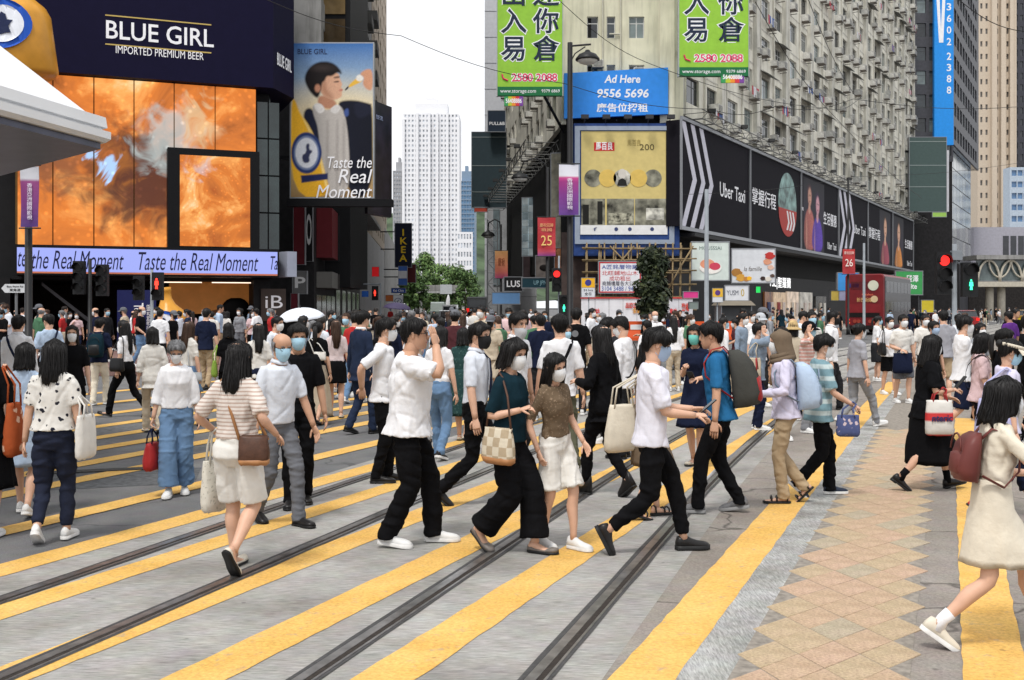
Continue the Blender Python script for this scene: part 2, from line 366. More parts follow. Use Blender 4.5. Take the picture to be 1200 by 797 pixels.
# ================================================================== left block: shop building with the video wall
def glass(name, c, rough=.12): return mat(name, c, rough, noise=.25, nscale=1.5, spec=.6)
M_DARK = mat('dark_cladding', (.007, .007, .008), .6, noise=.2); M_NAVY = mat('navy_sign', (.007, .006, .024), .7, noise=.06, spec=.08); M_BLKF = mat('black_frame', (.004, .004, .005), .5, noise=.1, spec=.15)
M_DGL = glass('dark_green_glass', (.025, .040, .040))
M_WHT = C(235, 235, 238, .5); M_GOLD = C(190, 165, 95, .4)
def lit(name, c, e): return mat(name, c, .4, noise=0, emit=c, estr=e)
def screen_liquid(name, s=.16, strength=1.0, deep=False, blobs=()):
    """orange beer seen through a video wall"""
    m = bpy.data.materials.new(name); m.use_nodes = True; t = m.node_tree; N = t.nodes; L = t.links; b = N['Principled BSDF']; b.inputs['Roughness'].default_value = .4
    b.inputs['Base Color'].default_value = (.01, .008, .006, 1); b.inputs['Specular IOR Level'].default_value = .12
    tc = N.new('ShaderNodeTexCoord'); n = N.new('ShaderNodeTexNoise'); n.inputs['Scale'].default_value = s; n.inputs['Detail'].default_value = 6; n.inputs['Roughness'].default_value = .6; n.inputs['Distortion'].default_value = 1.2
    L.new(tc.outputs['Object'], n.inputs['Vector'])
    cr = N.new('ShaderNodeValToRGB'); L.new(n.outputs['Fac'], cr.inputs[0]); e = cr.color_ramp
    e.elements[0].position = .28; e.elements[0].color = (.10, .028, .008, 1) if not deep else (.30, .05, .008, 1); e.elements[1].position = .78; e.elements[1].color = (.78, .70, .42, 1)
    for p, c in ((.42, (.46, .13, .025, 1)), (.52, (.60, .17, .028, 1)), (.62, (.80, .34, .09, 1))):
        q = e.elements.new(p); q.color = c
    v = N.new('ShaderNodeTexVoronoi'); v.inputs['Scale'].default_value = s * 11; L.new(tc.outputs['Object'], v.inputs['Vector'])
    r = N.new('ShaderNodeMapRange'); r.inputs[1].default_value = .08; r.inputs[2].default_value = .3; r.inputs[3].default_value = 1.25; r.inputs[4].default_value = .9; L.new(v.outputs['Distance'], r.inputs[0])
    base = cr.outputs[0]
    wv = N.new('ShaderNodeTexNoise'); wv.inputs['Scale'].default_value = .9; wv.inputs['Detail'].default_value = 9; wv.inputs['Distortion'].default_value = 1.5; L.new(tc.outputs['Object'], wv.inputs['Vector'])
    ww = N.new('ShaderNodeMix'); wsc = N.new('ShaderNodeVectorMath'); wsc.operation = 'SCALE'; wsc.inputs['Scale'].default_value = 3.4; L.new(wv.outputs['Color'], wsc.inputs[0]); ww.data_type = 'RGBA'; ww.blend_type = 'ADD'; ww.inputs['Factor'].default_value = 1.0; L.new(tc.outputs['Object'], ww.inputs['A']); L.new(wsc.outputs[0], ww.inputs['B'])
    for c_, rad, colr, amt in blobs:
        dd = N.new('ShaderNodeVectorMath'); dd.operation = 'DISTANCE'; L.new(ww.outputs['Result'], dd.inputs[0]); dd.inputs[1].default_value = (c_[0] + 1.7, 1.7, c_[1] + 1.7)
        mr2 = N.new('ShaderNodeMapRange'); mr2.interpolation_type = 'SMOOTHSTEP'; mr2.inputs[1].default_value = rad; mr2.inputs[2].default_value = rad * .35; mr2.inputs[4].default_value = amt; L.new(dd.outputs['Value'], mr2.inputs[0])
        mb2 = N.new('ShaderNodeMix'); mb2.data_type = 'RGBA'; L.new(mr2.outputs[0], mb2.inputs['Factor']); L.new(base, mb2.inputs['A']); mb2.inputs['B'].default_value = (*colr, 1); base = mb2.outputs['Result']
    mx = N.new('ShaderNodeMix'); mx.data_type = 'RGBA'; mx.blend_type = 'MULTIPLY'; mx.inputs['Factor'].default_value = 1; L.new(base, mx.inputs['A']); L.new(r.outputs[0], mx.inputs['B'])
    L.new(mx.outputs['Result'], b.inputs['Emission Color']); b.inputs['Emission Strength'].default_value = strength
    return m
# frame of the facade: origin at the right-hand corner of the front, x runs along the front to the right, -y is outward
LD, LX = 47.0, -10.39
LANG = math.atan2(.40, 1.0)
shop = empty('commercial_building', (LX, LD, 0), LANG, 'dark shopping building with orange video wall and navy beer sign above', 'building')
def fx(px):
    """distance along the front (negative to the left) of photo column px"""
    k = (px - 600) / F; ca, sa = math.cos(LANG), math.sin(LANG)
    # LX + s*ca = k*(LD + s*sa)
    return (k * LD - LX) / (ca - k * sa)
def fz_(px, py, yoff=0):
    s_ = fx(px); d_ = LD + s_ * math.sin(LANG); return ZY(py, d_)
x0 = fx(-60); mb = MB()
mb.box(x0, 0, 1.0, 30, 3.0, 30, 0); mb.box(x0, -.02, 12, 30, 0, 3.0, 0); mb.box(x0, x0 + .5, 1, 12, 0, 3, 0); mb.box(-.6, 0, 1.0, 12, 0, 3, 0); mb.box(x0 + .5, -.6, 1, 12, 2.94, 2.999, 0)
mb.build('wall', M_DARK, shop)
# upper navy fascia, wraps round the corner
zf0, zf1 = fz_(200, 97), fz_(200, -30)
mb = MB(); mb.loft([[(x0, -.5, z), (fx(318), -.5, z), (1.2, 1.6, z), (1.2, 12, z), (x0, 12, z)] for z in (zf0, zf1)], 0); fas = mb.build('fascia_sign', M_NAVY, shop)
cx = (fx(123) + fx(248)) / 2
text('BLUE GIRL', M_WHT, fas, cx, -.51, fz_(185, 43), 1.2, fx(248) - fx(123), bold=.012, height=fz_(185, 33) - fz_(185, 54))
text('IMPORTED PREMIUM BEER', M_WHT, fas, cx, -.51, fz_(185, 65), .4, fx(235) - fx(133), height=.32)
mb = MB()
for py in (27, 60): mb.box(fx(123), fx(246), -.515, -.50, fz_(185, py) - .025, fz_(185, py) + .025)
mb.build('gold_rule', M_GOLD, fas)
text('BLUE GIRL', M_WHT, fas, (fx(318) + 1.2) / 2 + .02, .52, fz_(318, 70), .75, 1.7, rz=math.atan2(2.1, 1.2 - fx(318)), bold=.01)
M_LIQ = screen_liquid('beer_screen', .26, 1.05, False, [((fx(165), fz_(165, 205)), 3.0, (.07, .022, .015), .95), ((fx(130), fz_(130, 190)), 1.2, (.30, .10, .02), .8), ((fx(196), fz_(196, 165)), 1.7, (.50, .62, .62), .5), ((fx(238), fz_(238, 142)), 1.2, (.62, .58, .36), .45), ((fx(118), fz_(118, 188)), .7, (.35, .55, .85), .9), ((fx(65), fz_(65, 190)), 1.6, (.12, .05, .03), .7)])
M_LIQ2 = screen_liquid('beer_screen_small', .5, .95, True, [((fx(222), fz_(222, 200)), 1.1, (.55, .48, .50), .8), ((fx(216), fz_(216, 232)), .9, (.16, .05, .05), .8)])
# video wall: seven tall panels with dark seams
seams = [20, 62, 110, 157, 204, 252, 300]; zl0, zl1 = fz_(150, 291), zf0 - .02
mb = MB(); mb.box(fx(18), fx(300), .02, 1.0, zl0 - .1, zl1); vw = mb.build('video_wall_frame', C(96, 74, 34), shop)
for a, b_ in zip(seams[:-1], seams[1:]):
    mb = MB(); mb.box(fx(a) + .025, fx(b_) - .025, -.08, .02, zl0, zl1 - .02); mb.build('screen_panel', M_LIQ, vw)
# small framed screen standing proud of the wall
mb = MB(); xa, xb, za, zb = fx(195), fx(301), fz_(248, 293), fz_(248, 178)
mb.box(xa, xb, -.75, -.09, za, zb); sf = mb.build('framed_screen', M_BLKF, shop)
mb = MB(); mb.box(fx(209), fx(290), -.78, -.751, fz_(248, 290), fz_(248, 186)); mb.build('screen', M_LIQ2, sf)
# dark glass column at the corner
for k in range(4):
    for j in range(2):
        mb = MB(); za = 4.3 + k * 1.62; xg = fx(302) + j * .5; mb.box(xg + .03, xg + .47, .3, .34, za + .03, min(za + 1.58, zf0 - .02)); mb.build('window', M_DGL, shop)
mb = MB(); mb.box(.02, .06, 1.1, 12, 4.2, zf0 - .1); mb.build('side_glass', M_DGL, shop)
# lit ribbon sign
zr0, zr1 = fz_(200, 321), fz_(200, 295); mb = MB(); mb.box(fx(20), fx(321), -1.3, .9, zr0 - .14, zr1 + .12); rb = mb.build('ribbon_frame', M_BLKF, shop)
M_RIB = mat('ribbon_lit', (.08, .09, .18), .4, noise=0, spec=.1, emit=(.36, .42, .92), estr=.62)
mb = MB(); mb.box(fx(22), fx(319), -1.34, -1.301, zr0, zr1); ribs = mb.build('ribbon_screen', M_RIB, rb)
mb = MB(); mb.box(fx(22), fx(319), -1.345, -1.302, zr0 - .07, zr0 - .003); mb.build('ribbon_edge', C(200, 120, 90, .5), rb)
M_INK = C(25, 25, 60, .5); zc = (zr0 + zr1) / 2
for body, a, b_ in (('the Real Moment', 37, 142), ('Taste the Real Moment', 158, 295), ('te', 22, 32), ('Ta', 310, 318)):
    text(body, M_INK, rb, (fx(a) + fx(b_)) / 2, -1.345, zc, .7, fx(b_) - fx(a), shear=.32, height=(zr1 - zr0) * (.78 if len(body) > 2 else .62))
# the ribbon turns the corner as a pale lightbox
mb = MB(); mb.box(.05, .5, -1.2, .8, zr0 - .1, zr1 + .05, 0, Matrix.Rotation(R(18), 4, 'Z')); mb.build('ribbon_return', C(150, 155, 170, .5), rb)
# open ground floor: dark hall, escalator, pillars, orange mural, shop sign
hall = []
mb = MB(); mb.box(x0, -.1, 11.5, 11.9, .12, 3.0); mb.build('back_wall', mat('hall_back', (.02, .012, .012), .7), shop)
for px in (0, 330):
    mb = MB(); xx = min(fx(px), -.45); mb.box(xx - .35, xx + .35, .2, 1.2, .1, 2.98); mb.build('pillar', M_DARK, shop)
mb = MB(); xm0, xm1 = fx(205), fx(305)
mb.box(xm0, xm1, 3.0, 3.3, 1.5, 2.93); mu = mb.build('mural', mat('orange_mural', (.60, .24, .06), .5, noise=.35, nscale=.8, emit=(.6, .22, .05), estr=.10), shop)
mb = MB(); mb.prism([(xm0 + 1.4, 1.55), (xm0 + 3.2, 1.95), (xm1 - .4, 1.75), (xm1 - .3, 1.52), (xm0 + 1.4, 1.52)], 2.97, 2.999); mb.build('mural_shape', mat('mural_brown', (.28, .11, .04), .5, noise=.3), mu)
mb = MB(); mb.ell((fx(287), 2.9, 1.75), (.62, .1, .5), 16, 9); mb.build('mural_dark_disc', M_BLKF, mu, True)
mb = MB(); mb.box(fx(306), fx(335), .0, .14, 1.2, 2.6); sg_ = mb.build('shop_sign', mat('brown_board', (.05, .035, .028), .5), shop)
text('iB', M_WHT, sg_, (fx(306) + fx(335)) / 2, -.006, 2.0, .8, .75); text('品', M_WHT, sg_, (fx(306) + fx(335)) / 2, -.006, 1.42, .35, .3)
for px0, px1 in ((192, 238), (250, 296)):
    mb = MB(); mb.box(fx(px0), fx(px1), .5, .56, 2.84, 2.88); mb.build('tube_light', lit('tube_light', (1, .78, .6), 1.2), shop)
for k, xo in enumerate((0, .9)):     # escalator balustrades
    mb = MB(); mb.prism([(fx(45), 2.9), (fx(45), 2.75), (fx(120), .7), (fx(120), .9)], 4.0 + xo * 2.2, 4.12 + xo * 2.2); mb.build('escalator_rail', mat('escalator_steel', (.12, .12, .13), .4, metal=.6), shop)
# inflatable bottles and navy pull-up banner
def bottle_profile(): return [(0, .98), (.10, .98), (.10, .92), (.085, .90), (.09, .80), (.13, .70), (.24, .58), (.27, .50), (.27, .03), (.24, 0), (0, 0)]
M_AMB = mat('amber_bottle', (.58, .27, .035), .3, noise=.12, nscale=2); M_LBLU = C(30, 80, 175, .5)
def bottle(name, px, py0, py1, d, lab, rz=0, tilt=0):
    zb_, zt = ZY(py1, d), ZY(py0, d); h = zt - zb_; c = AT(px, py1, d)
    r = empty(name, (c.x, d, zb_), rz, lab, 'bottle'); mb = MB()
    mb.loft([[(rr_ * h * math.cos(a) * 1.0, rr_ * h * math.sin(a), z * h) for a in [2 * math.pi * k / 24 for k in range(24)]] for rr_, z in reversed(bottle_profile()[1:-1])], 0); mb.build('glass', M_AMB, r, True)
    for nm, ra, q, m in (('label_ring', .205, 0, M_LBLU), ('label_disc', .155, 1, C(225, 228, 235, .5)), ('label_emblem', .09, 2, C(25, 35, 70, .5))):
        mb = MB(); n = 26
        if nm != 'label_emblem': pts = [(ra * h * math.cos(2 * math.pi * k / n), .40 * h + ra * h * math.sin(2 * math.pi * k / n)) for k in range(n)]
        else: pts = [(x * ra * h, .40 * h + z * ra * h) for x, z in ((-.5, -1), (.1, -.9), (.6, -.95), (.45, -.3), (.9, .2), (.4, .3), (.35, .8), (0, 1.1), (-.3, .75), (-.25, .2), (-.8, 0), (-.35, -.3))]
        mb2 = MB(); mb2.loft([[(x, -math.sqrt(max(0, (.272 * h) ** 2 - x * x)) - .022 * h - q * .006 - e, z) for x, z in pts] for e in (0, .004)], 0); mb2.build(nm, m, r)
    if tilt: r.rotation_euler = (0, tilt, rz)
    return r
bottle('inflatable_bottle', 204, 335, 408, 40.5, 'amber beer bottle display with round blue label beside red pedestrian signal', 0, R(-9))
bottle('rooftop_bottle', 30, -45, 92, 38, 'giant amber beer bottle with round label above the white canopy', 0, R(-8))
q = AT(160, 400, 41); bn = empty('standing_banner', (q.x, 41, .12), R(4), 'navy upright banner with sideways white beer lettering under ribbon sign', 'banner')
mb = MB(); mb.box(-.72, .72, 0, .05, .0, ZY(340, 41) - .12); mb.build('cloth', C(22, 28, 78, .6), bn)
text('BLUE GIRL', M_WHT, bn, .1, -.006, 1.1, .5, 1.45, rot=(R(90), R(-90), 0), bold=.006); text('IMPORTED PREMIUM BEER', M_WHT, bn, .45, -.006, 1.1, .18, 1.35, rot=(R(90), R(-90), 0))
# tall portrait billboard hung off the side of the block
d = 50.0; bx0, bx1, bz0, bz1 = XP(341, d), XP(437, d), ZY(231, d), ZY(51, d); W_, H_ = bx1 - bx0, bz1 - bz0
bb = empty('portrait_billboard', (bx0, d, bz0), 0, 'tall lit billboard of a dark haired man in a jacket drinking beer', 'billboard')
mb = MB(); mb.box(-.06, W_ + .06, 0, .35, -.06, H_ + .06); mb.build('frame', C(150, 152, 155, .4, metal=.6), bb)
mb = MB(); mb.box(-1.0, 0, .1, .3, H_ * .25, H_ * .25 + .15); mb.box(-1.0, 0, .1, .3, H_ * .8, H_ * .8 + .15); mb.build('bracket', M_BLKF, bb)
def grad(name, stops, h, axis='Z', e=.0):
    m = bpy.data.materials.new(name); m.use_nodes = True; t = m.node_tree; N = t.nodes; L = t.links; b = N['Principled BSDF']; b.inputs['Roughness'].default_value = .5
    tc = N.new('ShaderNodeTexCoord'); sp = N.new('ShaderNodeSeparateXYZ'); L.new(tc.outputs['Object'], sp.inputs[0]); dv = N.new('ShaderNodeMath'); dv.operation = 'DIVIDE'; dv.inputs[1].default_value = h; L.new(sp.outputs[axis], dv.inputs[0])
    cr = N.new('ShaderNodeValToRGB'); L.new(dv.outputs[0], cr.inputs[0]); el = cr.color_ramp.elements
    el[0].position = stops[0][0]; el[0].color = (*lin(stops[0][1]), 1); el[1].position = stops[-1][0]; el[1].color = (*lin(stops[-1][1]), 1)
    for p, c in stops[1:-1]: el.new(p).color = (*lin(c), 1)
    L.new(cr.outputs[0], b.inputs['Base Color'])
    if e: L.new(cr.outputs[0], b.inputs['Emission Color']); b.inputs['Emission Strength'].default_value = e
    return m
def smooth_out(pts, it=2):
    for _ in range(it):
        o = []
        for a, b_ in zip(pts, pts[1:] + pts[:1]): o += [(a[0] * .75 + b_[0] * .25, a[1] * .75 + b_[1] * .25), (a[0] * .25 + b_[0] * .75, a[1] * .25 + b_[1] * .75)]
        pts = o
    return pts
class Print:
    """a printed picture: soft shapes blended on a fine grid, kept as the colours of the ink on a flat sheet"""
    def __init__(s, w, h, nx, ny, seed=1):
        s.w, s.h, s.nx, s.ny = w, h, nx, ny; X, Y = np.meshgrid(np.linspace(0, 1, nx), np.linspace(0, 1, ny)); s.u, s.v = X, Y; s.c = np.zeros((ny, nx, 3)); s.rs = np.random.RandomState(seed)
    def grad(s, stops):
        for k in range(3): s.c[..., k] = np.interp(s.v, [p for p, _ in stops], [lin(c)[k] for _, c in stops])
    def mix(s, a, col, shade=0.0, dirn=(1, 0)):
        g = 1 + shade * ((s.u - .5) * dirn[0] + (s.v - .5) * dirn[1]) * 2
        s.c = s.c * (1 - a[..., None]) + np.array(lin(col)) * np.clip(g, .1, 2)[..., None] * a[..., None]
    def ell(s, cx, cy, rx, ry, col, soft=.2, al=1.0, **k): d = np.sqrt(((s.u - cx) / rx) ** 2 + ((s.v - cy) / ry) ** 2); s.mix(np.clip((1 + soft - d) / (2 * soft), 0, 1) * al, col, **k)
    def poly(s, pts, col, soft=.03, al=1.0, it=2, **k):
        P_ = [(x * s.w, y * s.h) for x, y in smooth_out(list(pts), it)]; x, y = s.u * s.w, s.v * s.h; ins = np.zeros(x.shape, bool); dm = np.full(x.shape, 1e9)
        for (x0, y0), (x1, y1) in zip(P_, P_[1:] + P_[:1]):
            if y0 != y1: ins ^= ((y0 > y) != (y1 > y)) & (x < (x1 - x0) * (y - y0) / (y1 - y0) + x0)
            t = np.clip(((x - x0) * (x1 - x0) + (y - y0) * (y1 - y0)) / ((x1 - x0) ** 2 + (y1 - y0) ** 2 + 1e-9), 0, 1); dm = np.minimum(dm, np.hypot(x - x0 - t * (x1 - x0), y - y0 - t * (y1 - y0)))
        s.mix(np.clip(np.where(ins, dm, -dm) / (2 * soft) + .5, 0, 1) * al, col, **k)
    def grain(s, a): s.c *= 1 + a * s.rs.normal(size=s.c.shape[:2])[..., None]
    def build(s, name, parent, x=0, z=0, y=-.012, e=.0):
        me = bpy.data.meshes.new(name); v = np.stack([x + s.u * s.w, np.full(s.u.shape, y), z + s.v * s.h], -1).reshape(-1, 3); I = np.arange(s.nx * s.ny).reshape(s.ny, s.nx)
        f = np.stack([I[:-1, :-1], I[:-1, 1:], I[1:, 1:], I[1:, :-1]], -1).reshape(-1, 4); me.from_pydata(v.tolist(), [], f.tolist()); at = me.color_attributes.new('ink', 'FLOAT_COLOR', 'POINT')
        at.data.foreach_set('color', np.concatenate([np.clip(s.c, 0, 1).reshape(-1, 3), np.ones((s.nx * s.ny, 1))], 1).ravel())
        if 'ink' not in MATS:
            m = bpy.data.materials.new('ink'); m.use_nodes = True; MATS['ink'] = m; a = m.node_tree.nodes.new('ShaderNodeAttribute'); a.attribute_name = 'ink'; b = m.node_tree.nodes['Principled BSDF']; b.inputs['Roughness'].default_value = .6; b.inputs['Specular IOR Level'].default_value = .15; m.node_tree.links.new(a.outputs['Color'], b.inputs['Base Color'])
        me.materials.append(MATS['ink']); return obj(name, me, parent)
pt = Print(W_, H_, 110, 206); pt.grad([(0, (150, 120, 80)), (.42, (222, 196, 140)), (.6, (214, 204, 182)), (.78, (140, 165, 190)), (1, (62, 108, 168))]); pt.ell(.62, .5, .5, .22, (240, 214, 150), .6, .5)
pt.poly([(.14, .56), (.26, .59), (.36, .46), (.40, 0), (.20, 0), (.18, .40)], (30, 34, 56), .05, shade=.3); pt.poly([(.56, .62), (.75, .635), (.95, .61), (1.0, .60), (1.0, 0), (.68, 0), (.68, .36), (.62, .56)], (22, 25, 40), .05, shade=-.35)
pt.poly([(.26, .60), (.32, .59), (.45, .56), (.556, .60), (.65, .575), (.71, .36), (.72, 0), (.38, 0), (.36, .28), (.33, .46), (.27, .54)], (178, 172, 166), .04, shade=.25)
for x in (.43, .55, .63): pt.poly([(x, .02), (x + .02, .02), (x + .03, .5), (x + .005, .5)], (128, 122, 118), .08, .6)
pt.poly([(.75, .63), (.98, .60), (.98, .54), (.80, .50)], (30, 33, 50), .06, .8); pt.poly([(.64, .56), (.70, .585), (.71, .53), (.66, .52)], (64, 84, 140), .04)
pt.poly([(.34, .67), (.52, .64), (.57, .60), (.46, .565), (.32, .60)], (176, 126, 100), .05); pt.poly([(.26, .605), (.36, .615), (.43, .565), (.34, .535)], (214, 210, 206), .03); pt.poly([(.46, .565), (.56, .61), (.62, .58), (.55, .535)], (206, 202, 198), .03)
pt.poly([(.58, .81), (.60, .765), (.63, .733), (.61, .716), (.635, .70), (.62, .683), (.625, .655), (.55, .632), (.46, .638), (.38, .665), (.34, .72), (.42, .79), (.50, .81)], (206, 160, 132), .03, it=1, shade=.25); pt.poly([(.36, .72), (.40, .655), (.52, .635), (.50, .665), (.44, .70), (.42, .77)], (160, 112, 86), .10, .7)
pt.poly([(.52, .752), (.585, .757), (.588, .748), (.53, .745)], (48, 34, 30), .03); pt.poly([(.52, .782), (.595, .788), (.595, .776), (.53, .772)], (50, 36, 32), .04, .9); pt.poly([(.585, .700), (.635, .704), (.63, .69), (.59, .69)], (176, 96, 90), .03, .8)
pt.poly([(.16, .77), (.20, .83), (.30, .875), (.42, .885), (.53, .87), (.61, .825), (.62, .795), (.57, .815), (.50, .785), (.44, .79), (.41, .755), (.38, .745), (.365, .69), (.33, .64), (.27, .66), (.20, .71)], (26, 21, 22), .05, it=2); pt.ell(.38, .84, .12, .02, (66, 56, 54), .8, .6); pt.ell(.325, .708, .035, .026, (182, 128, 102), .3)
pt.poly([(.655, .70), (.70, .725), (.71, .712), (.665, .69)], (40, 34, 46), .02); pt.poly([(.70, .727), (.80, .775), (.86, .79), (.88, .755), (.80, .735), (.71, .71)], (226, 178, 70), .03); pt.ell(.84, .775, .045, .022, (225, 222, 214), .2); pt.poly([(.83, .80), (.92, .835), (1.0, .83), (1.0, .69), (.92, .70), (.87, .74), (.90, .78)], (190, 138, 108), .04, shade=.2)
pt.poly([(.0, .63), (.05, .64), (.10, .55), (.22, .47), (.33, .34), (.42, .15), (.50, 0), (.0, 0)], (226, 170, 44), .04, shade=-.3); pt.poly([(.06, .62), (.13, .53), (.24, .45), (.35, .31), (.47, .02), (.44, .02), (.32, .31), (.21, .43)], (246, 218, 140), .04, .8)
pt.ell(.19, .287, .185, .135, (44, 62, 112), .04); pt.ell(.19, .287, .155, .112, (120, 134, 170), .04); pt.ell(.19, .287, .135, .098, (226, 228, 234), .05); pt.poly([(.15, .22), (.23, .225), (.22, .27), (.27, .30), (.22, .31), (.23, .35), (.18, .345), (.19, .29), (.13, .27)], (58, 62, 92), .03, it=1); pt.poly([(.12, .14), (.45, .155), (.45, .115), (.13, .092)], (34, 42, 86), .03, it=0)
pt.grain(.05); pt.build('print', bb)
text('BLUE GIRL', C(30, 36, 70, .5), bb, .26 * W_, -.022, .945 * H_, .35, .36 * W_, name='heading')
for i, (bd, z, wd, sz) in enumerate((('Taste the', .225, .54, .095), ('Real', .135, .42, .115), ('Moment', .035, .68, .11))):
    text(bd, M_WHT, bb, (.975 - wd / 2) * W_, -.075, z * H_, .8, wd * W_, shear=.25, height=sz * H_ * .78)
mb = MB(); mb.box(-.2, W_ + .9, -.05, .6, -.42, -.10); mb.build('gantry', M_BLKF, bb)
# dark screen seen edge-on behind it
db = empty('dark_billboard', (XP(438, 53), 53, ZY(250, 53)), 0, 'dark billboard behind the portrait billboard with small pale lettering on top', 'billboard')
mb = MB(); H2 = ZY(115, 53) - ZY(250, 53); mb.loft([[(-.3, 0, 0), (.62, 2.4, 0), (.62, 2.4, H2), (-.3, 0, H2)], [(-.5, .4, 0), (.42, 2.8, 0), (.42, 2.8, H2), (-.5, .4, H2)]], 0); mb.build('panel', mat('dark_screen', (.016, .012, .02), .3, noise=.8, nscale=1.2), db)
text('BLUE GIRL', C(150, 160, 190, .5), db, .16, 1.05, H2 * .86, .3, .7, rz=R(69))
# ================================================================== walls with real openings
def facade(root, L, z0, nfl, fh, sill, wh, openings, m, name='wall', th=.28, top=None, x00=0):
    """a wall along local x with window openings; returns nothing, the wall is one mesh"""
    mb = MB(); x = x00
    for f in range(nfl):
        z = z0 + f * fh
        mb.box(x00, L, 0, th, z, z + sill, 0); mb.box(x00, L, 0, th, z + sill + wh, z + fh, 0)
        xs = x00
        for a, b_ in openings:
            if a > xs: mb.box(xs, a, 0, th, z + sill, z + sill + wh, 0)
            xs = b_
        mb.box(xs, L, 0, th, z + sill, z + sill + wh, 0)
    zt = z0 + nfl * fh
    if top: mb.box(x00, L, 0, th, zt, zt + top, 0)
    return mb.build(name, m, root)
WINC = {}
def window(root, x, z, w, h, n=2, kind='alu', open_=0.0, y=.16):
    """window > frame, pane; x,z = lower left of the opening"""
    key = (round(w, 2), round(h, 2), n, kind)
    if key not in WINC:
        f = .05; mb = MB()
        mb.box(0, w, 0, .05, 0, f); mb.box(0, w, 0, .05, h - f, h); mb.box(0, f, 0, .05, f, h - f); mb.box(w - f, w, 0, .05, f, h - f)
        for k in range(1, n): mb.box(w * k / n - .03, w * k / n + .03, 0, .05, f, h - f)
        if h > 1.2: mb.box(f, w - f, .005, .045, h * .68, h * .68 + .05)
        fm = mb.mesh('window', [{'alu': mat('window_alu', (.30, .30, .29), .5, noise=.2), 'white': mat('window_white', (.6, .6, .58), .5, noise=.1), 'dark': mat('window_dark', (.05, .05, .055), .4, noise=.1)}[kind]])
        ps = []
        for c in ((.045, .055, .062), (.09, .105, .11), (.022, .026, .03), (.16, .20, .20)):
            mb = MB(); mb.box(f, w - f, .022, .03, f, h - f); ps.append(mb.mesh('pane', [glass('window_glass_%d' % int(c[0] * 1000), c, .08)]))
        WINC[key] = (fm, ps)
    fm, ps = WINC[key]; o = obj('window', fm, root, (x, y, z)); obj('pane', random.choice(ps), o); return o
mb = MB(); mb.box(-.32, .32, -.48, .10, 0, .42, 0); mb.box(-.27, .27, -.49, -.481, .04, .38, 1)
for k in range(5): mb.box(-.27, .27, -.502, -.491, .07 + k * .065, .095 + k * .065, 0)
mb.box(-.30, -.26, -.45, 0, -.22, -.18, 2); mb.box(.26, .30, -.45, 0, -.22, -.18, 2); mb.box(-.34, .34, -.50, 0, -.05, -.01, 2)
ACM = mb.mesh('air_conditioner', [mat('ac_case', (.56, .55, .51), .6, noise=.25, nscale=6), mat('ac_grille', (.06, .06, .06), .6), mat('ac_rust', (.20, .18, .16), .8, noise=.3)])
mb = MB(); mb.loft([[(-1.15, 0, .38), (1.15, 0, .38), (1.15, -.75, 0), (-1.15, -.75, 0)], [(-1.15, 0, .34), (1.15, 0, .34), (1.15, -.75, -.04), (-1.15, -.75, -.04)]], 0)
CANM = mb.mesh('window_canopy', [mat('canopy_sheet', (.20, .20, .185), .7, noise=.35, nscale=3)])
def laundry(root, x, z):
    r = random.Random(int(x * 97 + z * 13)); mb = MB(); mb.tube([(x - .9, -.5, z), (x + .9, -.5, z)], .012, 5); cs = [C(170, 60, 70), C(70, 95, 150), C(200, 200, 205), C(60, 60, 70)]
    for k in range(5):
        xx = x - .8 + k * .36; hh = r.uniform(.45, .8); mb.loft([[(xx, -.53, z), (xx + .28, -.53, z), (xx + .28, -.50, z), (xx, -.50, z)], [(xx + .02, -.55, z - hh), (xx + .25, -.56, z - hh), (xx + .25, -.53, z - hh), (xx + .02, -.52, z - hh)]], 1 + r.randrange(3))
    return mb.build('laundry', [C(120, 120, 120)] + cs[:3], root)

M_CREAM = mat('cream_render', (.74, .71, .61), .9, noise=.18, nscale=.7, grime=.4, bump=.2, bscale=6)
M_CREAM2 = mat('yellow_cream_render', (.68, .65, .50), .9, noise=.15, nscale=.6, grime=.45, bump=.2, bscale=6)
BX, BD = 9.75, 65.0; BANG = math.atan2(1.0, .55)
AX = XP(658, BD)
old = empty('apartment_building', (BX, BD, 0), BANG, 'weathered cream apartment block on the corner with rows of window air conditioners', 'building')
def sD(px): k = (px - 600) / F; return 26.0 / (.55 - k)
def sw_(px): return (sD(px) - BD) / math.sin(BANG)
LW = sw_(1071)
mods = []; x = 1.2
while x + 8.0 < LW: mods.append(x); x += 8.25
ops = []
for m_ in mods: ops += [(m_ + .5, m_ + 3.3), (m_ + 4.9, m_ + 6.9)]
ops.append((LW - 2.4, LW - .8))
FZ, FH, NF = 13.6, 3.05, 12
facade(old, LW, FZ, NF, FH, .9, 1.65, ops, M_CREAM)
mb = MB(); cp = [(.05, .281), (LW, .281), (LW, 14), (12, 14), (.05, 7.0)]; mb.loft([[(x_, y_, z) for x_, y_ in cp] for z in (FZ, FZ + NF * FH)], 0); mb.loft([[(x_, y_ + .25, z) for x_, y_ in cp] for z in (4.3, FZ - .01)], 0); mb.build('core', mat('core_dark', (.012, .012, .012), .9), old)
mb = MB()
for m_ in mods: mb.box(m_ - .35, m_ + .25, -.14, -.002, FZ, FZ + NF * FH); mb.tube([(m_ + .42, -.12, FZ), (m_ + .42, -.12, FZ + NF * FH)], .07, 6); mb.tube([(m_ + 4.2, -.1, FZ), (m_ + 4.2, -.1, FZ + NF * FH)], .06, 6); mb.box(m_ + 7.1, m_ + 7.5, -.3, -.002, FZ, FZ + NF * FH)
mb.build('pier', mat('pier_render', (.62, .60, .53), .9, noise=.2, nscale=.8, grime=.55), old)
mb = MB(); mb.box(-.55, 1.0, -.22, .7, 12.85, 30); mb.build('corner_pier', M_CREAM2, old)
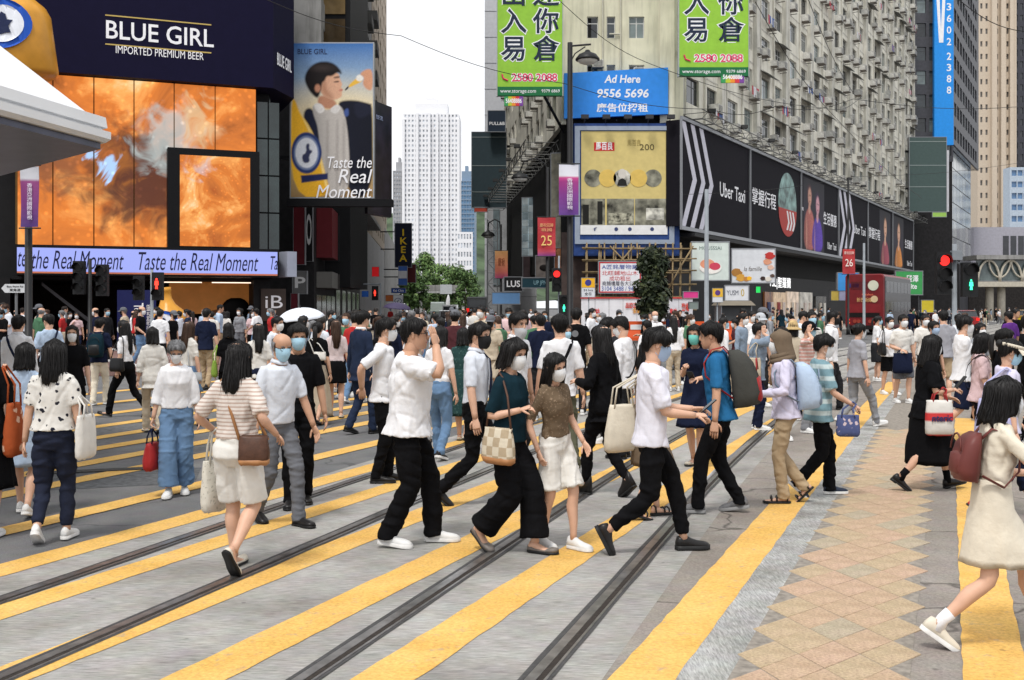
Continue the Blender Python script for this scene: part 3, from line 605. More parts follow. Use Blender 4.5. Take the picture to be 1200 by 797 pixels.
rr = random.Random(11)
for i, (a, b_) in enumerate(ops):
    dmid = BD + (a + b_) / 2 * math.sin(BANG)
    for f in range(NF):
        z = FZ + f * FH
        if z > ZY(0, dmid) + 1.5: continue
        wz = z + .9; window(old, a, wz, b_ - a, 1.65, 3 if b_ - a > 1.8 else 2, rr.choice(['alu', 'white', 'white', 'dark']))
        if rr.random() < .8: o_ = obj('air_conditioner', ACM, old, (rr.choice([a + .45, b_ - .45, (a + b_) / 2]), -.02, z + rr.choice([.3, .36, .95]))); o_.scale = (1.3, 1.2, 1.3)
        if rr.random() < .35: obj('air_conditioner', ACM, old, (b_ + .55, -.02, z + rr.uniform(.6, 1.4)))
        if b_ - a > 1.8 and rr.random() < .22: o_ = obj('window_canopy', CANM, old, ((a + b_) / 2, -.01, z + 2.56)); o_.scale = ((b_ - a + .4) / 2.3, 1, 1)
        if b_ - a > 1.8 and rr.random() < .12: laundry(old, (a + b_) / 2, z + 1.05)
mb = MB()
for f in range(1, NF, 1): mb.box(0, LW, -.03, -.001, FZ + f * FH - .05, FZ + f * FH + .05)
mb.build('string_course', mat('pier_render2', (.58, .56, .50), .9, noise=.2, grime=.5), old)
# the chamfered front, facing the camera
fr = empty('front_face', (AX, BD, 0), 0); fr.parent = old; fr.matrix_parent_inverse = (Matrix.Translation((BX, BD, 0)) @ Matrix.Rotation(BANG, 4, 'Z')).inverted()
FW = BX - AX; xf = lambda px: XP(px, BD) - AX
fo = [(xf(688), xf(701)), (xf(711), xf(721)), (xf(737), xf(755))]
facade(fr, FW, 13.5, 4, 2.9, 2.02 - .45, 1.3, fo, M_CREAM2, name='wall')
for a, b_ in fo:
    for f in range(4):
        if 13.5 + f * 2.9 < 22: window(fr, a, 13.5 + f * 2.9 + 1.57, b_ - a, 1.3, 2 if b_ - a > .7 else 1, 'white')
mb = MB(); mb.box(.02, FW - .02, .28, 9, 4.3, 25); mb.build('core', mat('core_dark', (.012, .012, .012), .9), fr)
mb = MB()
for px in (706, 727): mb.tube([(xf(px), -.1, 13.5), (xf(px), -.1, 25)], .055, 6)
mb.tube([(xf(714), -.1, 18.2), (xf(726), -.1, 18.2)], .05, 6); mb.build('drain_pipe', C(190, 186, 170), fr)
for px, py in ((748, 75), (700, 66)): obj('air_conditioner', ACM, fr, (xf(px), -.02, ZY(py + 14, BD)))
# left flank along the centre street
EANG = math.atan2(-1, .09); ED = 107.0; EX = AX - .09 * (ED - BD); EL = math.hypot(AX - EX, ED - BD)
fl = empty('flank', (EX, ED, 0), EANG); fl.parent = old; fl.matrix_parent_inverse = fr.matrix_parent_inverse
eo = []
for k in range(6): eo += [(2 + k * 6.6, 4.0 + k * 6.6), (5.2 + k * 6.6, 6.6 + k * 6.6)]
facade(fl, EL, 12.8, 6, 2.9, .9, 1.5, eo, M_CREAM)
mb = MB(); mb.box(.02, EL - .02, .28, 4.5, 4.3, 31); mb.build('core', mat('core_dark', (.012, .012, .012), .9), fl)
for a, b_ in eo:
    for f in range(5):
        if 12.8 + f * 2.9 > 27: continue
        window(fl, a, 12.8 + f * 2.9 + .9, b_ - a, 1.5, 2, 'alu')
        if rr.random() < .6: obj('air_conditioner', ACM, fl, ((a + b_) / 2, -.02, 12.8 + f * 2.9 + .4))
# ------------------------------------------------------------------ boards on the block
M_ALU = C(140, 142, 146, .4, metal=.5); M_ADK = mat('advert_dark', (.010, .009, .013), .8, noise=.1, spec=.1); M_CHEV = C(205, 203, 214, .6)
ub = [797, 878, 938, 982, 1016.5, 1045.5, 1070]; UZ0, UZ1 = 6.55, 12.75
def swo(px): k = (px - 600) / F; return (k * (BD - math.cos(BANG)) - BX - math.sin(BANG)) / (math.cos(BANG) - k * math.sin(BANG))
def advert(r, x, z, w, h, people, seed):
    """photographic print of people against the dark board"""
    p = Print(w, h, 46, 84, seed); p.grad([(0, (26, 24, 32)), (.5, (36, 30, 46)), (1, (24, 22, 30))]); k = w / h
    for cx, top, s_, cl, sk, hr in people:
        p.poly([(cx - .95 * s_, 0), (cx + .95 * s_, 0), (cx + .95 * s_, (top - .42 * k * s_ * 4)), (cx + .45 * s_, top - 1.05 * k * s_), (cx - .45 * s_, top - 1.05 * k * s_), (cx - .95 * s_, top - .42 * k * s_ * 4)], cl, .12, shade=.5); p.poly([(cx - .16 * s_, top - .8 * k * s_), (cx + .16 * s_, top - .8 * k * s_), (cx + .2 * s_, top - 1.25 * k * s_), (cx - .2 * s_, top - 1.25 * k * s_)], sk, .06, shade=.3)
        p.ell(cx, top - .42 * k * s_, .42 * s_, .46 * k * s_, hr, .15); p.ell(cx + .05 * s_, top - .52 * k * s_, .31 * s_, .38 * k * s_, sk, .2, shade=.4); p.ell(cx - .06 * s_, top - .47 * k * s_, .05 * s_, .03 * k * s_, (40, 28, 28), .4); p.ell(cx + .16 * s_, top - .47 * k * s_, .05 * s_, .03 * k * s_, (40, 28, 28), .4); p.ell(cx + .06 * s_, top - .72 * k * s_, .09 * s_, .03 * k * s_, (150, 70, 70), .4)
        p.ell(cx - .5 * s_, top - 2.2 * k * s_, .1 * s_, .7 * k * s_, sk, .5, .6)
    p.grain(.10); p.build('print', r, x, z, -.012)
ulab = ['dark taxi billboard with grey chevrons nearest the yellow corner billboard', 'dark billboard with a round street photo and white characters', 'dark billboard with two figures in purple light', 'narrow dark taxi billboard with tall grey chevrons behind lamp post', 'dark billboard with a standing figure near the bus', 'last dark billboard in the row with an orange portrait']
for i in range(6):
    a, b_ = swo(ub[i]) + .08, swo(ub[i + 1]) - .08; w = b_ - a
    q = Vector((BX, BD, 0)) + Matrix.Rotation(BANG, 3, 'Z') @ Vector((a, -1.0, UZ0))
    r = empty('taxi_billboard', q, BANG, ulab[i], 'billboard', 'dark billboards along the right street'); h = UZ1 - UZ0
    mb = MB(); mb.box(0, w, .0, .9, 0, h, 0); mb.build('panel', M_ADK, r)
    mb = MB(); mb.box(-.07, w + .07, -.12, .02, -.22, -.01); mb.box(-.07, w + .07, -.12, .02, h + .01, h + .2); mb.box(-.07, -.002, -.12, .02, -.01, h + .01); mb.box(w + .002, w + .07, -.12, .02, -.01, h + .01); mb.build('frame', M_ALU, r)
    def chev(x0, step, n, bw, tip):
        for k in range(n):
            x = x0 + k * step; mb = MB(); mb.prism([(x, h - .02), (x + bw, h - .02), (x + bw + tip, h * .47), (x + bw, .02), (x, .02), (x + tip, h * .47)], -.02, -.003); mb.build('chevron', M_CHEV, r)
    wtx = M_WHT
    if i == 0: chev(.1, w * .115, 3, w * .052, w * .145); text('Uber Taxi', wtx, r, w * .73, -.012, h * .46, 1.1, w * .40, bold=.01, height=h * .15)
    if i == 3: chev(.1, w * .15, 3, w * .07, w * .16); text('Uber Taxi', wtx, r, w * .72, -.012, h * .48, 1.1, w * .42, height=h * .14)
    if i in (1, 4): text('掌握行程', wtx, r, w * .26, -.012, h * .50, 1.6, w * .44, height=h * .19, bold=.012)
    if i in (2, 5): text('生活優惠', wtx, r, w * .77, -.012, h * .50, 1.4, w * .38, height=h * .18, bold=.012); text('Uber Taxi', wtx, r, w * .82, -.012, h * .12, .8, w * .26, height=h * .10)
    if i == 1:
        n = 32; cc = lambda r0, y, nm, m, k0=0, k1=None: None
        mb = MB(); mb.prism([(w * .72 + w * .19 * math.cos(2 * math.pi * k / n), h * .52 + h * .40 * math.sin(2 * math.pi * k / n)) for k in range(n)], -.02, -.003); mb.build('photo_disc', mat('photo_green', (.16, .26, .24), .5, noise=.9, nscale=1.1), r)
        mb = MB(); mb.prism([(w * .72 + w * .19 * math.cos(math.pi + math.pi * k / 16), h * .46 + h * .34 * math.sin(math.pi + math.pi * k / 16)) for k in range(17)], -.03, -.021); mb.build('photo_car', C(170, 52, 44), r)
        for k in range(3):
            x = w * (.69 + .06 * k); mb = MB(); mb.prism([(x, h * .44), (x + w * .03, h * .44), (x + w * .065, h * .30), (x + w * .03, h * .20), (x, h * .20), (x + w * .035, h * .30)], -.04, -.031); mb.build('photo_stripe', C(225, 222, 222), r)
        text('掌握', wtx, r, w * 1.02, -.13, h * .52, .3, w * .001 + .5)
    if i == 2:
        advert(r, w * .06, .02, w * .54, h * .96, ((.28, .92, .26, (190, 110, 100), (214, 160, 140), (60, 36, 44)), (.66, .84, .27, (84, 56, 156), (196, 146, 156), (44, 26, 56))), 3)
    if i in (4, 5): advert(r, w * (.46, .05)[i - 4], .02, w * .46, h * .96, ((.5, .92, .40, ((150, 70, 84), (200, 128, 60))[i - 4], (214, 166, 138), (44, 32, 30)),), i)
# light rig: a steel truss on brackets above the boards
def truss(name, lab, p0, p1, w, h, n, m, outv):
    r = empty(name, p0, 0, lab, 'truss'); mb = MB(); dv = Vector(p1) - Vector(p0); o = Vector(outv); up = Vector((0, 0, 1))
    for a, b_ in ((o * w, up * h), (o * w, up * 0), (o * 0.02, up * h), (o * .02, up * 0)): mb.tube([a + b_, dv + a + b_], .035, 5)
    for k in range(n):
        t0, t1 = k / n, (k + .5) / n; t2 = (k + 1) / n
        mb.tube([dv * t0, dv * t0 + o * w], .028, 4); mb.tube([dv * t0, dv * t1 + up * h], .022, 4); mb.tube([dv * t1 + up * h, dv * t2], .022, 4); mb.tube([dv * t0 + o * w, dv * t1 + o * w + up * h], .022, 4); mb.tube([dv * t1 + o * w + up * h, dv * t2 + o * w], .022, 4); mb.tube([dv * t1 + up * h, dv * t1 + o * w + up * h], .022, 4)
    mb.build('lattice', m, r)
    for k in range(0, n, 3):
        mb = MB(); c = dv * ((k + .5) / n) + o * (w + .25); mb.box(c.x - .2, c.x + .2, c.y - .2, c.y + .2, h - .05, h + .16); mb.build('floodlight', C(60, 60, 60), r)
    return r
ov = Matrix.Rotation(BANG, 3, 'Z') @ Vector((0, -1, 0)); ux = Matrix.Rotation(BANG, 3, 'Z') @ Vector((1, 0, 0)); Bv = Vector((BX, BD, 0))
M_TR = mat('truss_steel', (.16, .16, .155), .6, metal=.3, noise=.3)
truss('light_truss', 'steel lattice light rig above the dark taxi billboards', Bv + ov * .05 + Vector((0, 0, 13.0)), Bv + ov * .05 + ux * LW + Vector((0, 0, 13.0)), 1.7, .55, 42, M_TR, ov)
eu = Vector((AX - EX, BD - ED, 0)).normalized(); eo_ = Vector((-.996, -.09, 0)); Ev = Vector((EX, ED, 0))
truss('sign_truss', 'slanting steel lattice canopy over the centre street shopfronts', Ev + eo_ * .05 + Vector((0, 0, 11.4)), Ev + eo_ * .05 + eu * (EL - 1) + Vector((0, 0, 11.4)), 2.0, .6, 20, M_TR, eo_)
# yellow corner billboard in its blue case
r = empty('corner_billboard', (XP(672, 64), 63.6, ZY(300, 64)), 0, 'ochre yellow corner billboard with old photographs in a blue and silver frame', 'billboard')
W2 = XP(795, 64) - XP(672, 64); H2 = ZY(146, 64) - ZY(300, 64); xb_ = lambda px: XP(px, 63.6) - XP(672, 64); zb_ = lambda py: ZY(py, 63.6) - ZY(300, 64)
M_BLU = C(40, 66, 122, .6, noise=.25)
mb = MB(); mb.box(0, W2, 0, 1.35, 0, H2); mb.build('case', M_BLU, r)
mb = MB(); a, b_, c, d_ = xb_(673.5), xb_(790), zb_(286), zb_(148); mb.box(a, b_, -.1, -.002, c, c + .25); mb.box(a, b_, -.1, -.002, d_ - .25, d_); mb.box(a, a + .3, -.1, -.002, c + .25, d_ - .25); mb.box(b_ - .3, b_, -.1, -.002, c + .25, d_ - .25); mb.build('frame', C(150, 160, 175, .4, metal=.4), r)
mb = MB(); mb.box(xb_(681), xb_(782), -.04, -.003, zb_(274), zb_(154)); mb.build('print', C(206, 187, 122, .6), r)
def pr(nm, x0, x1, y0, y1, m, l=0): mb = MB(); mb.box(xb_(x0), xb_(x1), -.05 - .006 * l, -.041 - .006 * l, zb_(y1), zb_(y0)); return mb.build(nm, m, r)
pr('white_band', 680, 782, 264, 275, C(226, 226, 226)); pr('red_logo', 696, 720, 167, 177, C(196, 46, 46))
text('馬百良', M_WHT, r, xb_(708), -.058, zb_(172), .5, xb_(718) - xb_(698), name='logo_text', bold=.01); text('200', C(90, 80, 50), r, xb_(758), -.056, zb_(173), .5, xb_(767) - xb_(750)); text('馬百良', C(170, 152, 90), r, xb_(743), -.056, zb_(168), .4, .8)
M_PHO = mat('old_photo', (.20, .195, .15), .6, noise=.95, nscale=1.6); M_PH2 = mat('old_photo_light', (.42, .41, .36), .6, noise=.9, nscale=2.2)
for k, (x0, x1) in enumerate(((681, 709), (711, 743), (744, 782))): pr('old_photograph', x0, x1, 233, 264, M_PHO)
pr('photo_detail', 713, 742, 250, 262, mat('photo_stalls', (.30, .29, .22), .6, noise=.95, nscale=5), 1); pr('photo_detail', 757, 778, 244, 258, M_PH2, 1); pr('photo_detail', 683, 690, 240, 263, C(24, 24, 20), 1); pr('photo_detail', 700, 706, 236, 263, C(30, 30, 26), 1)
for px, m in ((695, M_PHO), (712, C(214, 182, 96)), (729, M_PH2), (748, C(214, 182, 96)), (765, M_PHO)):
    mb = MB(); q = 10.3 * 63.6 / F; mb.prism([(xb_(px) + q * math.cos(2 * math.pi * k / 28), zb_(209) + q * math.sin(2 * math.pi * k / 28)) for k in range(28)], -.055 - (.006 if m is not M_PHO else 0), -.042); mb.build('photo_medallion', m, r)
mb = MB(); mb.prism([(xb_(729) + .24 * math.cos(2 * math.pi * k / 16), zb_(204) + .3 * math.sin(2 * math.pi * k / 16)) for k in range(16)], -.075, -.066); mb.prism([(xb_(723), zb_(218)), (xb_(735), zb_(218)), (xb_(733), zb_(211)), (xb_(729), zb_(209)), (xb_(725), zb_(211))], -.075, -.066, 1); mb.build('portrait_figure', [C(205, 200, 190), C(30, 30, 30)], r)
for px, t_ in ((697, 'f  maxim'), (722, 'ig'), (738, 'wechat'), (764, 'www')):
    text('f' if t_[0] == 'f' else '●', C(60, 70, 110), r, xb_(px), -.06, zb_(269), .3, .22)
for k in range(5):
    mb = MB(); x = .6 + k * (W2 - 1.2) / 4; mb.tube([(x, .2, H2), (x, -.6, H2 + .25)], .03, 5); mb.box(x - .22, x + .22, -.85, -.55, H2 + .15, H2 + .38); mb.build('floodlight', C(55, 55, 58), r)
# blue letting board
r = empty('letting_board', (XP(661, 64.4), 64.4, ZY(139, 64.4)), 0, 'bright blue board with white lettering Ad Here 9556 5696', 'sign')
W3 = XP(783, 64.4) - XP(661, 64.4); H3 = ZY(79, 64.4) - ZY(139, 64.4)
mb = MB(); mb.loft([[(0, 0, .0), (W3, 0, .28), (W3, 0, H3), (0, 0, H3 - .35)], [(0, .3, .0), (W3, .3, .28), (W3, .3, H3), (0, .3, H3 - .35)]], 0); mb.build('panel', C(52, 138, 228, .5), r)
for bd, z, w_, hh in (('Ad Here', .78, .33, .42), ('9556 5696', .50, .47, .46), ('廣告位招租', .22, .47, .46)):
    text(bd, M_WHT, r, W3 * .56, -.006, H3 * z - .02, .9, W3 * w_ * 1.05, shear=.15 if ord(bd[0]) < 200 else 0, bold=.02, height=hh * 1.15)
mb = MB()
for k in range(3): mb.tube([(W3 * (.2 + .3 * k), 0, -.1), (W3 * (.2 + .3 * k), -.7, -.25)], .04, 5); mb.build('lamp_arm', M_BLKF, r); mb = MB()
# two green storage signs and their rainbow tags
M_GRN = C(142, 190, 62, .5); M_DGR = C(28, 105, 62, .5); M_INKN = C(30, 42, 62, .5)
def green_sign(pa, pb, py1, d, rows, lab, tagpx, arm, xfr):
    zb0 = ZY(py1, d); w = XP(pb, d) - XP(pa, d); r = empty('storage_sign', (XP(pa, d), d, zb0), 0, lab, 'sign', 'green storage signs'); h = 9.5
    mb = MB(); mb.box(0, w, 0, .35, .5, h); mb.build('panel', M_GRN, r); mb = MB(); mb.box(0, w, -.004, .354, 0, .498); mb.build('footer', M_DGR, r)
    mb = MB(); mb.box(-.05, -.004, -.03, .38, -.03, h); mb.box(w + .004, w + .05, -.03, .38, -.03, h); mb.build('frame', C(170, 172, 170, .4), r)
    for j, col in enumerate(rows):
        for k, chx in enumerate(col):
            x = w * (.25 + .5 * j); z = 2.55 + 1.55 * (len(col) - 1 - k)
            text(chx, M_WHT, r, x, -.006, z, 1.5, None, bold=.075, ext=.003); text(chx, M_INKN, r, x, -.014, z, 1.5, None, bold=.022, ext=.003)
    text('2580 2088', M_WHT, r, w * .57, -.006, 1.02, .62, w * .72, bold=.05, ext=.002, height=.50); text('2580 2088', C(214, 60, 96), r, w * .57, -.014, 1.02, .62, w * .70, bold=.008, ext=.002, height=.46)
    mb = MB(); mb.tube([(w * .07, -.02, 1.2), (w * .09, -.03, .95), (w * .16, -.02, .85)], .05, 6); mb.build('phone_mark', C(214, 60, 96), r)
    text('www.storage.com', M_WHT, r, w * .32, -.010, .25, .3, w * .55); text('9379 6869', M_WHT, r, w * .82, -.010, .25, .25, w * .28)
    mb = MB(); mb.tube(arm, .09, 6); mb.build('bracket', M_BLKF, r)
    ta, tb, ty0, ty1 = tagpx; t = empty('rainbow_tag', (XP(ta, d), d, ZY(ty1, d)), 0, 'small rainbow coloured number board under the ' + ('left' if pa < 700 else 'right') + ' green storage sign', 'sign'); tw = XP(tb, d) - XP(ta, d); th = ZY(ty0, d) - ZY(ty1, d)
    for k, c in enumerate(((60, 150, 90), (180, 190, 60), (225, 140, 50), (205, 60, 70), (120, 70, 150))): mb = MB(); mb.box(tw * k / 5, tw * (k + 1) / 5, 0, .12, 0, th); mb.build('colour_panel', C(*c), t)
    text('56408886', M_WHT, t, tw / 2, -.006, th / 2, .35, tw * .85, bold=.008)
green_sign(583, 659, 112, 61, ('出入易', '迷你倉'), 'tall green storage sign on the left of the corner block', (591, 613, 113, 124), [(2.6, .2, .1), (3.9, 3.5, -1.5)], 0)
green_sign(796, 877, 89, 62, ('出入易', '迷你倉'), 'tall green storage sign on the right of the corner block', (845, 872, 84, 97), [(.6, .2, 2), (.6, 3.4, 2)], 0)
# shop level under the boards, right street: dark shopfronts, boards, YSL lettering
shopf = empty('shopfront', Bv, BANG, 'dark ground floor shopfronts under the taxi billboards', 'shop')
mb = MB(); mb.box(0, LW, .6, .9, 0, 6.3); mb.build('wall', mat('shop_dark', (.008, .008, .009), .6, noise=.3), shopf)
mb = MB(); mb.box(0, LW, -1.3, .6, 6.02, 6.25); mb.build('canopy', mat('canopy_dark', (.02, .02, .021), .6), shopf)
def S(px): return sw_(px)
for k, (a, b_, z0, z1, c, e) in enumerate(((903, 912, .3, 3.0, (120, 78, 48), .15), (913, 927, .3, 3.0, (175, 150, 120), .35), (929, 942, .3, 3.1, (190, 170, 150), .4), (944, 958, .3, 3.1, (165, 160, 150), .3), (962, 974, .3, 2.8, (90, 88, 84), 0), (1012, 1030, .3, 3.2, (120, 110, 100), .1), (1038, 1052, .3, 3.0, (80, 70, 64), 0), (1056, 1068, .3, 3.2, (150, 60, 50), .2))):
    mb = MB(); mb.box(S(a), S(b_), .45, .59, z0, z1); w_ = mb.build('shop_window', mat('shop_lit_%d' % k, lin(c), .25, noise=.7, nscale=1.5, emit=lin(c) if e else None, estr=e), shopf)
    for q in range(2): mb = MB(); xx = S(a) + (S(b_) - S(a)) * (.3 + .4 * q); mb.box(xx, xx + .7, .36, .449, 1.0, 2.2); mb.build('poster', C(*random.Random(k * 7 + q).choice([(200, 190, 175), (215, 200, 190), (150, 60, 60), (60, 70, 110), (220, 215, 205)])), shopf)
text('YSL|聖羅蘭', lit('sign_white', (.9, .9, .9), .9), shopf, (S(927) + S(955)) / 2, .59, 5.0, .7, S(955) - S(927)); text('YSL|聖羅蘭', MATS['sign_white'], shopf, (S(910) + S(935)) / 2, .59, 3.75, 1.2, S(935) - S(910), height=1.0)
def board_at(name, lab, px0, px1, py0, py1, d, m, rz=0, th=.15, cat='sign', legs=None, group=None):
    w = XP(px1, d) - XP(px0, d); h = ZY(py0, d) - ZY(py1, d); r = empty(name, (XP(px0, d), d, ZY(py1, d)), rz, lab, cat, group)
    mb = MB(); mb.box(0, w, 0, th, 0, h); mb.build('panel', m, r); mb = MB(); f = min(.06, w * .04); mb.box(-f, w + f, -.02, th + .02, -f, -.002); mb.box(-f, w + f, -.02, th + .02, h + .002, h + f); mb.box(-f, -.002, -.02, th + .02, -.002, h + .002); mb.box(w + .002, w + f, -.02, th + .02, -.002, h + .002); mb.build('frame', M_ALU, r)
    if legs is not None:
        mb = MB()
        for k in (.12, .88): mb.tube([(w * k, th / 2, -f), (w * k, th / 2, legs - ZY(py1, d))], .04, 6)
        mb.build('post', C(70, 72, 74), r)
    return r, w, h
r, w, h = board_at('food_billboard', 'pale billboard with a bowl of pink dessert beside scaffolding', 811, 854, 284, 328, 63, C(206, 216, 210, .5), 0, .3, 'billboard')
text('MOUSSSAI', C(110, 130, 125), r, w / 2, -.006, h * .84, .3, w * .6)
for x, z, a, b_, c in ((.50, .32, .30, .16, (236, 232, 226)), (.42, .42, .2, .13, (222, 150, 120)), (.62, .36, .15, .10, (200, 70, 90))): mb = MB(); mb.prism([(w * x + w * a * math.cos(2 * math.pi * k / 22), h * z + h * b_ * math.sin(2 * math.pi * k / 22)) for k in range(22)], -.02 - (1 - a) * .02, -.003); mb.build('printed_bowl', C(*c), r)
r, w, h = board_at('bakery_billboard', 'pale billboard with bread, pastries and la famille lettering', 858, 908, 292, 331, 66, C(214, 216, 220, .5), 0, .3, 'billboard')
text('la famille', C(110, 104, 100), r, w * .48, -.006, h * .40, .4, w * .42, shear=.2)
for x, z, q, c in ((.10, .30, .12, (170, 120, 60)), (.20, .14, .11, (214, 160, 70)), (.33, .10, .07, (190, 130, 66)), (.40, .12, .06, (240, 180, 40)), (.88, .80, .11, (190, 60, 56)), (.82, .62, .09, (214, 150, 120)), (.90, .45, .07, (220, 180, 160)), (.72, .12, .06, (60, 44, 40)), (.84, .10, .07, (220, 212, 200)), (.94, .2, .05, (90, 70, 60))): mb = MB(); mb.prism([(w * x + w * q * (1 + .25 * math.sin(3 * k + x * 9)) * math.cos(2 * math.pi * k / 14), h * z + w * q * .8 * math.sin(2 * math.pi * k / 14)) for k in range(14)], -.02 - x * .02, -.003); mb.build('printed_food', C(*c), r)
r, w, h = board_at('lux_sign', 'white lightbox sign with an oval among the shopfronts', 850, 877, 335, 352, 62, C(215, 216, 220, .5), 0, .2, 'sign', 0.12); text('YUSM', C(70, 74, 90), r, w * .32, -.006, h * .5, .4, w * .5); text('0', C(190, 160, 50), r, w * .75, -.006, h * .5, .6, w * .14)
r, w, h = board_at('kiosk', 'dark grey street kiosk below the pastry billboard', 846, 880, 358, 402, 58, C(66, 68, 70, .7), 0, 1.8, 'kiosk'); mb = MB(); mb.loft([[(-.2, -.3, h), (w + .2, -.3, h), (w + .2, 2, h), (-.2, 2, h)], [(0, 0, h + .25), (w, 0, h + .25), (w, 1.8, h + .25), (0, 1.8, h + .25)]], 0); mb.build('roof', C(120, 112, 100, .8), r)
# bamboo scaffold on the corner
M_BAM = mat('bamboo', (.22, .16, .085), .7, noise=.35, nscale=3)
sc_ = empty('bamboo_scaffold', (XP(690, 62.4), 62.4, .12), 0, 'bamboo pole scaffold under the yellow corner billboard', 'scaffold'); wS = XP(808, 62.4) - XP(690, 62.4)
rr2 = random.Random(4)
def bpole(p, q): mb = MB(); mb.tube([p, tuple((a + b_) / 2 + rr2.uniform(-.04, .04) for a, b_ in zip(p, q)), q], .05, 6); mb.build('pole', M_BAM, sc_, True)
for k in range(13): x = wS * k / 12; bpole((x + rr2.uniform(-.1, .1), 0, 0), (x + rr2.uniform(-.15, .15), 0, 5.4))
for k in range(8): x = wS * k / 7.5; bpole((x, 1.1, 0), (x + rr2.uniform(-.1, .1), 1.1, 5.3))
for z in (1.6, 2.3, 3.0, 3.7, 4.4, 5.1): bpole((-.4, -.08, z), (wS + .4, -.08, z + rr2.uniform(-.1, .1))); bpole((-.3, 1.02, z), (wS + .3, 1.02, z))
for a, b_ in ((.2, 2.6), (3.9, 1.2), (4.4, 6.0)): bpole((a, -.15, 2.4), (b_, -.15, 5.2))
mb = MB(); mb.box(AX - 0, BX, BD + .02, BD + .3, 0, 6.3); g_ = mb.build('ground_floor_wall', mat('scaffold_wall', (.07, .05, .045), .8, noise=.5, nscale=1), old); g_.matrix_parent_inverse = fr.matrix_parent_inverse
r, w, h = board_at('letting_notice', 'white notice with red border and blue and red characters on the scaffold', 702, 751, 307, 343, 62.1, C(226, 228, 232, .6), 0, .06)
mb = MB()
for x0_, x1_, z0_, z1_ in ((0, w, 0, .07), (0, w, h - .07, h), (0, .07, .07, h - .07), (w - .07, w, .07, h - .07)): mb.box(x0_, x1_, -.012, -.002, z0_, z1_)
mb.build('red_border', C(196, 60, 66), r)
for bd, z, c, wd in (('A匠銘層物業', .84, (60, 80, 160), .86), ('北旺鋪地山木', .64, (200, 60, 66), .86), ('成功租出', .46, (200, 60, 66), .5), ('商鋪樓層各大公司', .30, (60, 60, 80), .84), ('3104 3488 / 9466', .13, (60, 84, 160), .88)): text(bd, C(*c), r, w / 2, -.006, h * z, .34, w * wd, height=h * .15)
# white hoarding with red lettering
ho = empty('hoarding', (XP(681, 60.5), 60.5, .12), 0, 'white and red site hoarding under the bamboo scaffold', 'hoarding'); wH = XP(812, 60.5) - XP(681, 60.5); hH = ZY(350, 60.5) - .12
npn = 8
for k in range(npn): mb = MB(); mb.box(wH * k / npn + .01, wH * (k + 1) / npn - .01, rr2.uniform(0, .02), .06, 0, hH); mb.build('panel', C(222, 222, 226, .6) if k < 6 else C(206, 206, 212, .6), ho)
mb = MB(); mb.box(-.03, wH + .03, -.04, .1, hH + .002, hH + .08); mb.build('red_rail', C(190, 60, 60), ho)
for bd, px, py, wd, c in (('鳥味', 697, 366, 12, (214, 60, 66)), ('品牌正式進駐', 746, 358, 26, (206, 70, 60)), ('全新登場', 752, 364, 22, (214, 150, 60)), ('鳥味', 789, 366, 9, (214, 60, 66)), ('登場', 803, 360, 9, (206, 70, 60))):
    text(bd, C(*c), ho, XP(px, 60.5) - XP(681, 60.5), -.03, ZY(py, 60.5) - .12, .5, wd * 60.5 / F, height=.32 if wd > 14 else .45, bold=.012)
mb = MB(); mb.prism([(3.1, .5), (4.6, .75), (5.0, .72), (4.2, .6)], -.03, -.01); mb.build('red_swoosh', C(206, 70, 60), ho)
# flank boards along the centre street
for i, (px0, px1, py0, py1, c, lab) in enumerate(((612, 634, 232, 300, (176, 196, 206), 'pale blue glass facade panel beside the red anniversary banner'), (646, 668, 180, 290, (150, 146, 130), 'grey beige side billboard at the left edge of the corner block'), (613, 630, 300, 328, (64, 52, 54), 'dark framed jewellery advert low on the left flank'), (628, 651, 300, 325, (120, 112, 108), 'grey coffee cup advert low on the left flank'), (650, 668, 285, 325, (150, 96, 66), 'brown bread photograph advert beside the tall lamp post'))):
    ds = 66.5 + (668 - px1) * .5
    r, w, h = board_at('side_billboard', lab, px0, px1, py0, py1, ds, C(*c, .5, noise=.5, nscale=1.4), R(-12), .2, 'billboard')
    if i == 0:
        for k in range(8):
            for q in range(3): mb = MB(); mb.box(w * q / 3 + .03, w * (q + 1) / 3 - .03, -.02, -.003, h * k / 8 + .03, h * (k + 1) / 8 - .03); mb.build('glass_tile', glass('tile_glass_%d' % ((k + q) % 3), ((.30, .36, .38), (.42, .48, .50), (.22, .28, .31))[(k + q) % 3]), r)
    if i == 3: mb = MB(); mb.ell((w * .5, -.02, h * .45), (w * .32, .03, h * .16), 14, 7); mb.build('printed_cup', C(30, 24, 22), r, True)
    if i == 4:
        for k in range(4): mb = MB(); mb.ell((w * (.3 + .2 * k), -.03, h * (.72 - .14 * k)), (w * .2, .05, h * .13), 12, 7); mb.build('printed_bread', C(190 - 12 * k, 130, 90), r, True)
r, w, h = board_at('lus_sign', 'black shop sign with white LUS lettering in the centre street', 591, 612, 325, 341, 74, C(18, 18, 20, .4), 0, .3); text('LUS', M_WHT, r, w / 2, -.006, h / 2, .6, w * .75, bold=.012)
r, w, h = board_at('teal_sign', 'dark teal shop sign under the coffee advert', 612, 642, 326, 337, 72, C(28, 62, 74, .4), 0, .3); text('UP JPN', C(150, 190, 200), r, w * .7, -.006, h * .5, .4, w * .5)
r, w, h = board_at('blue_awning', 'pale blue shop fascia under the LUS sign', 577, 609, 343, 356, 76, C(112, 156, 206, .6), 0, .5); 
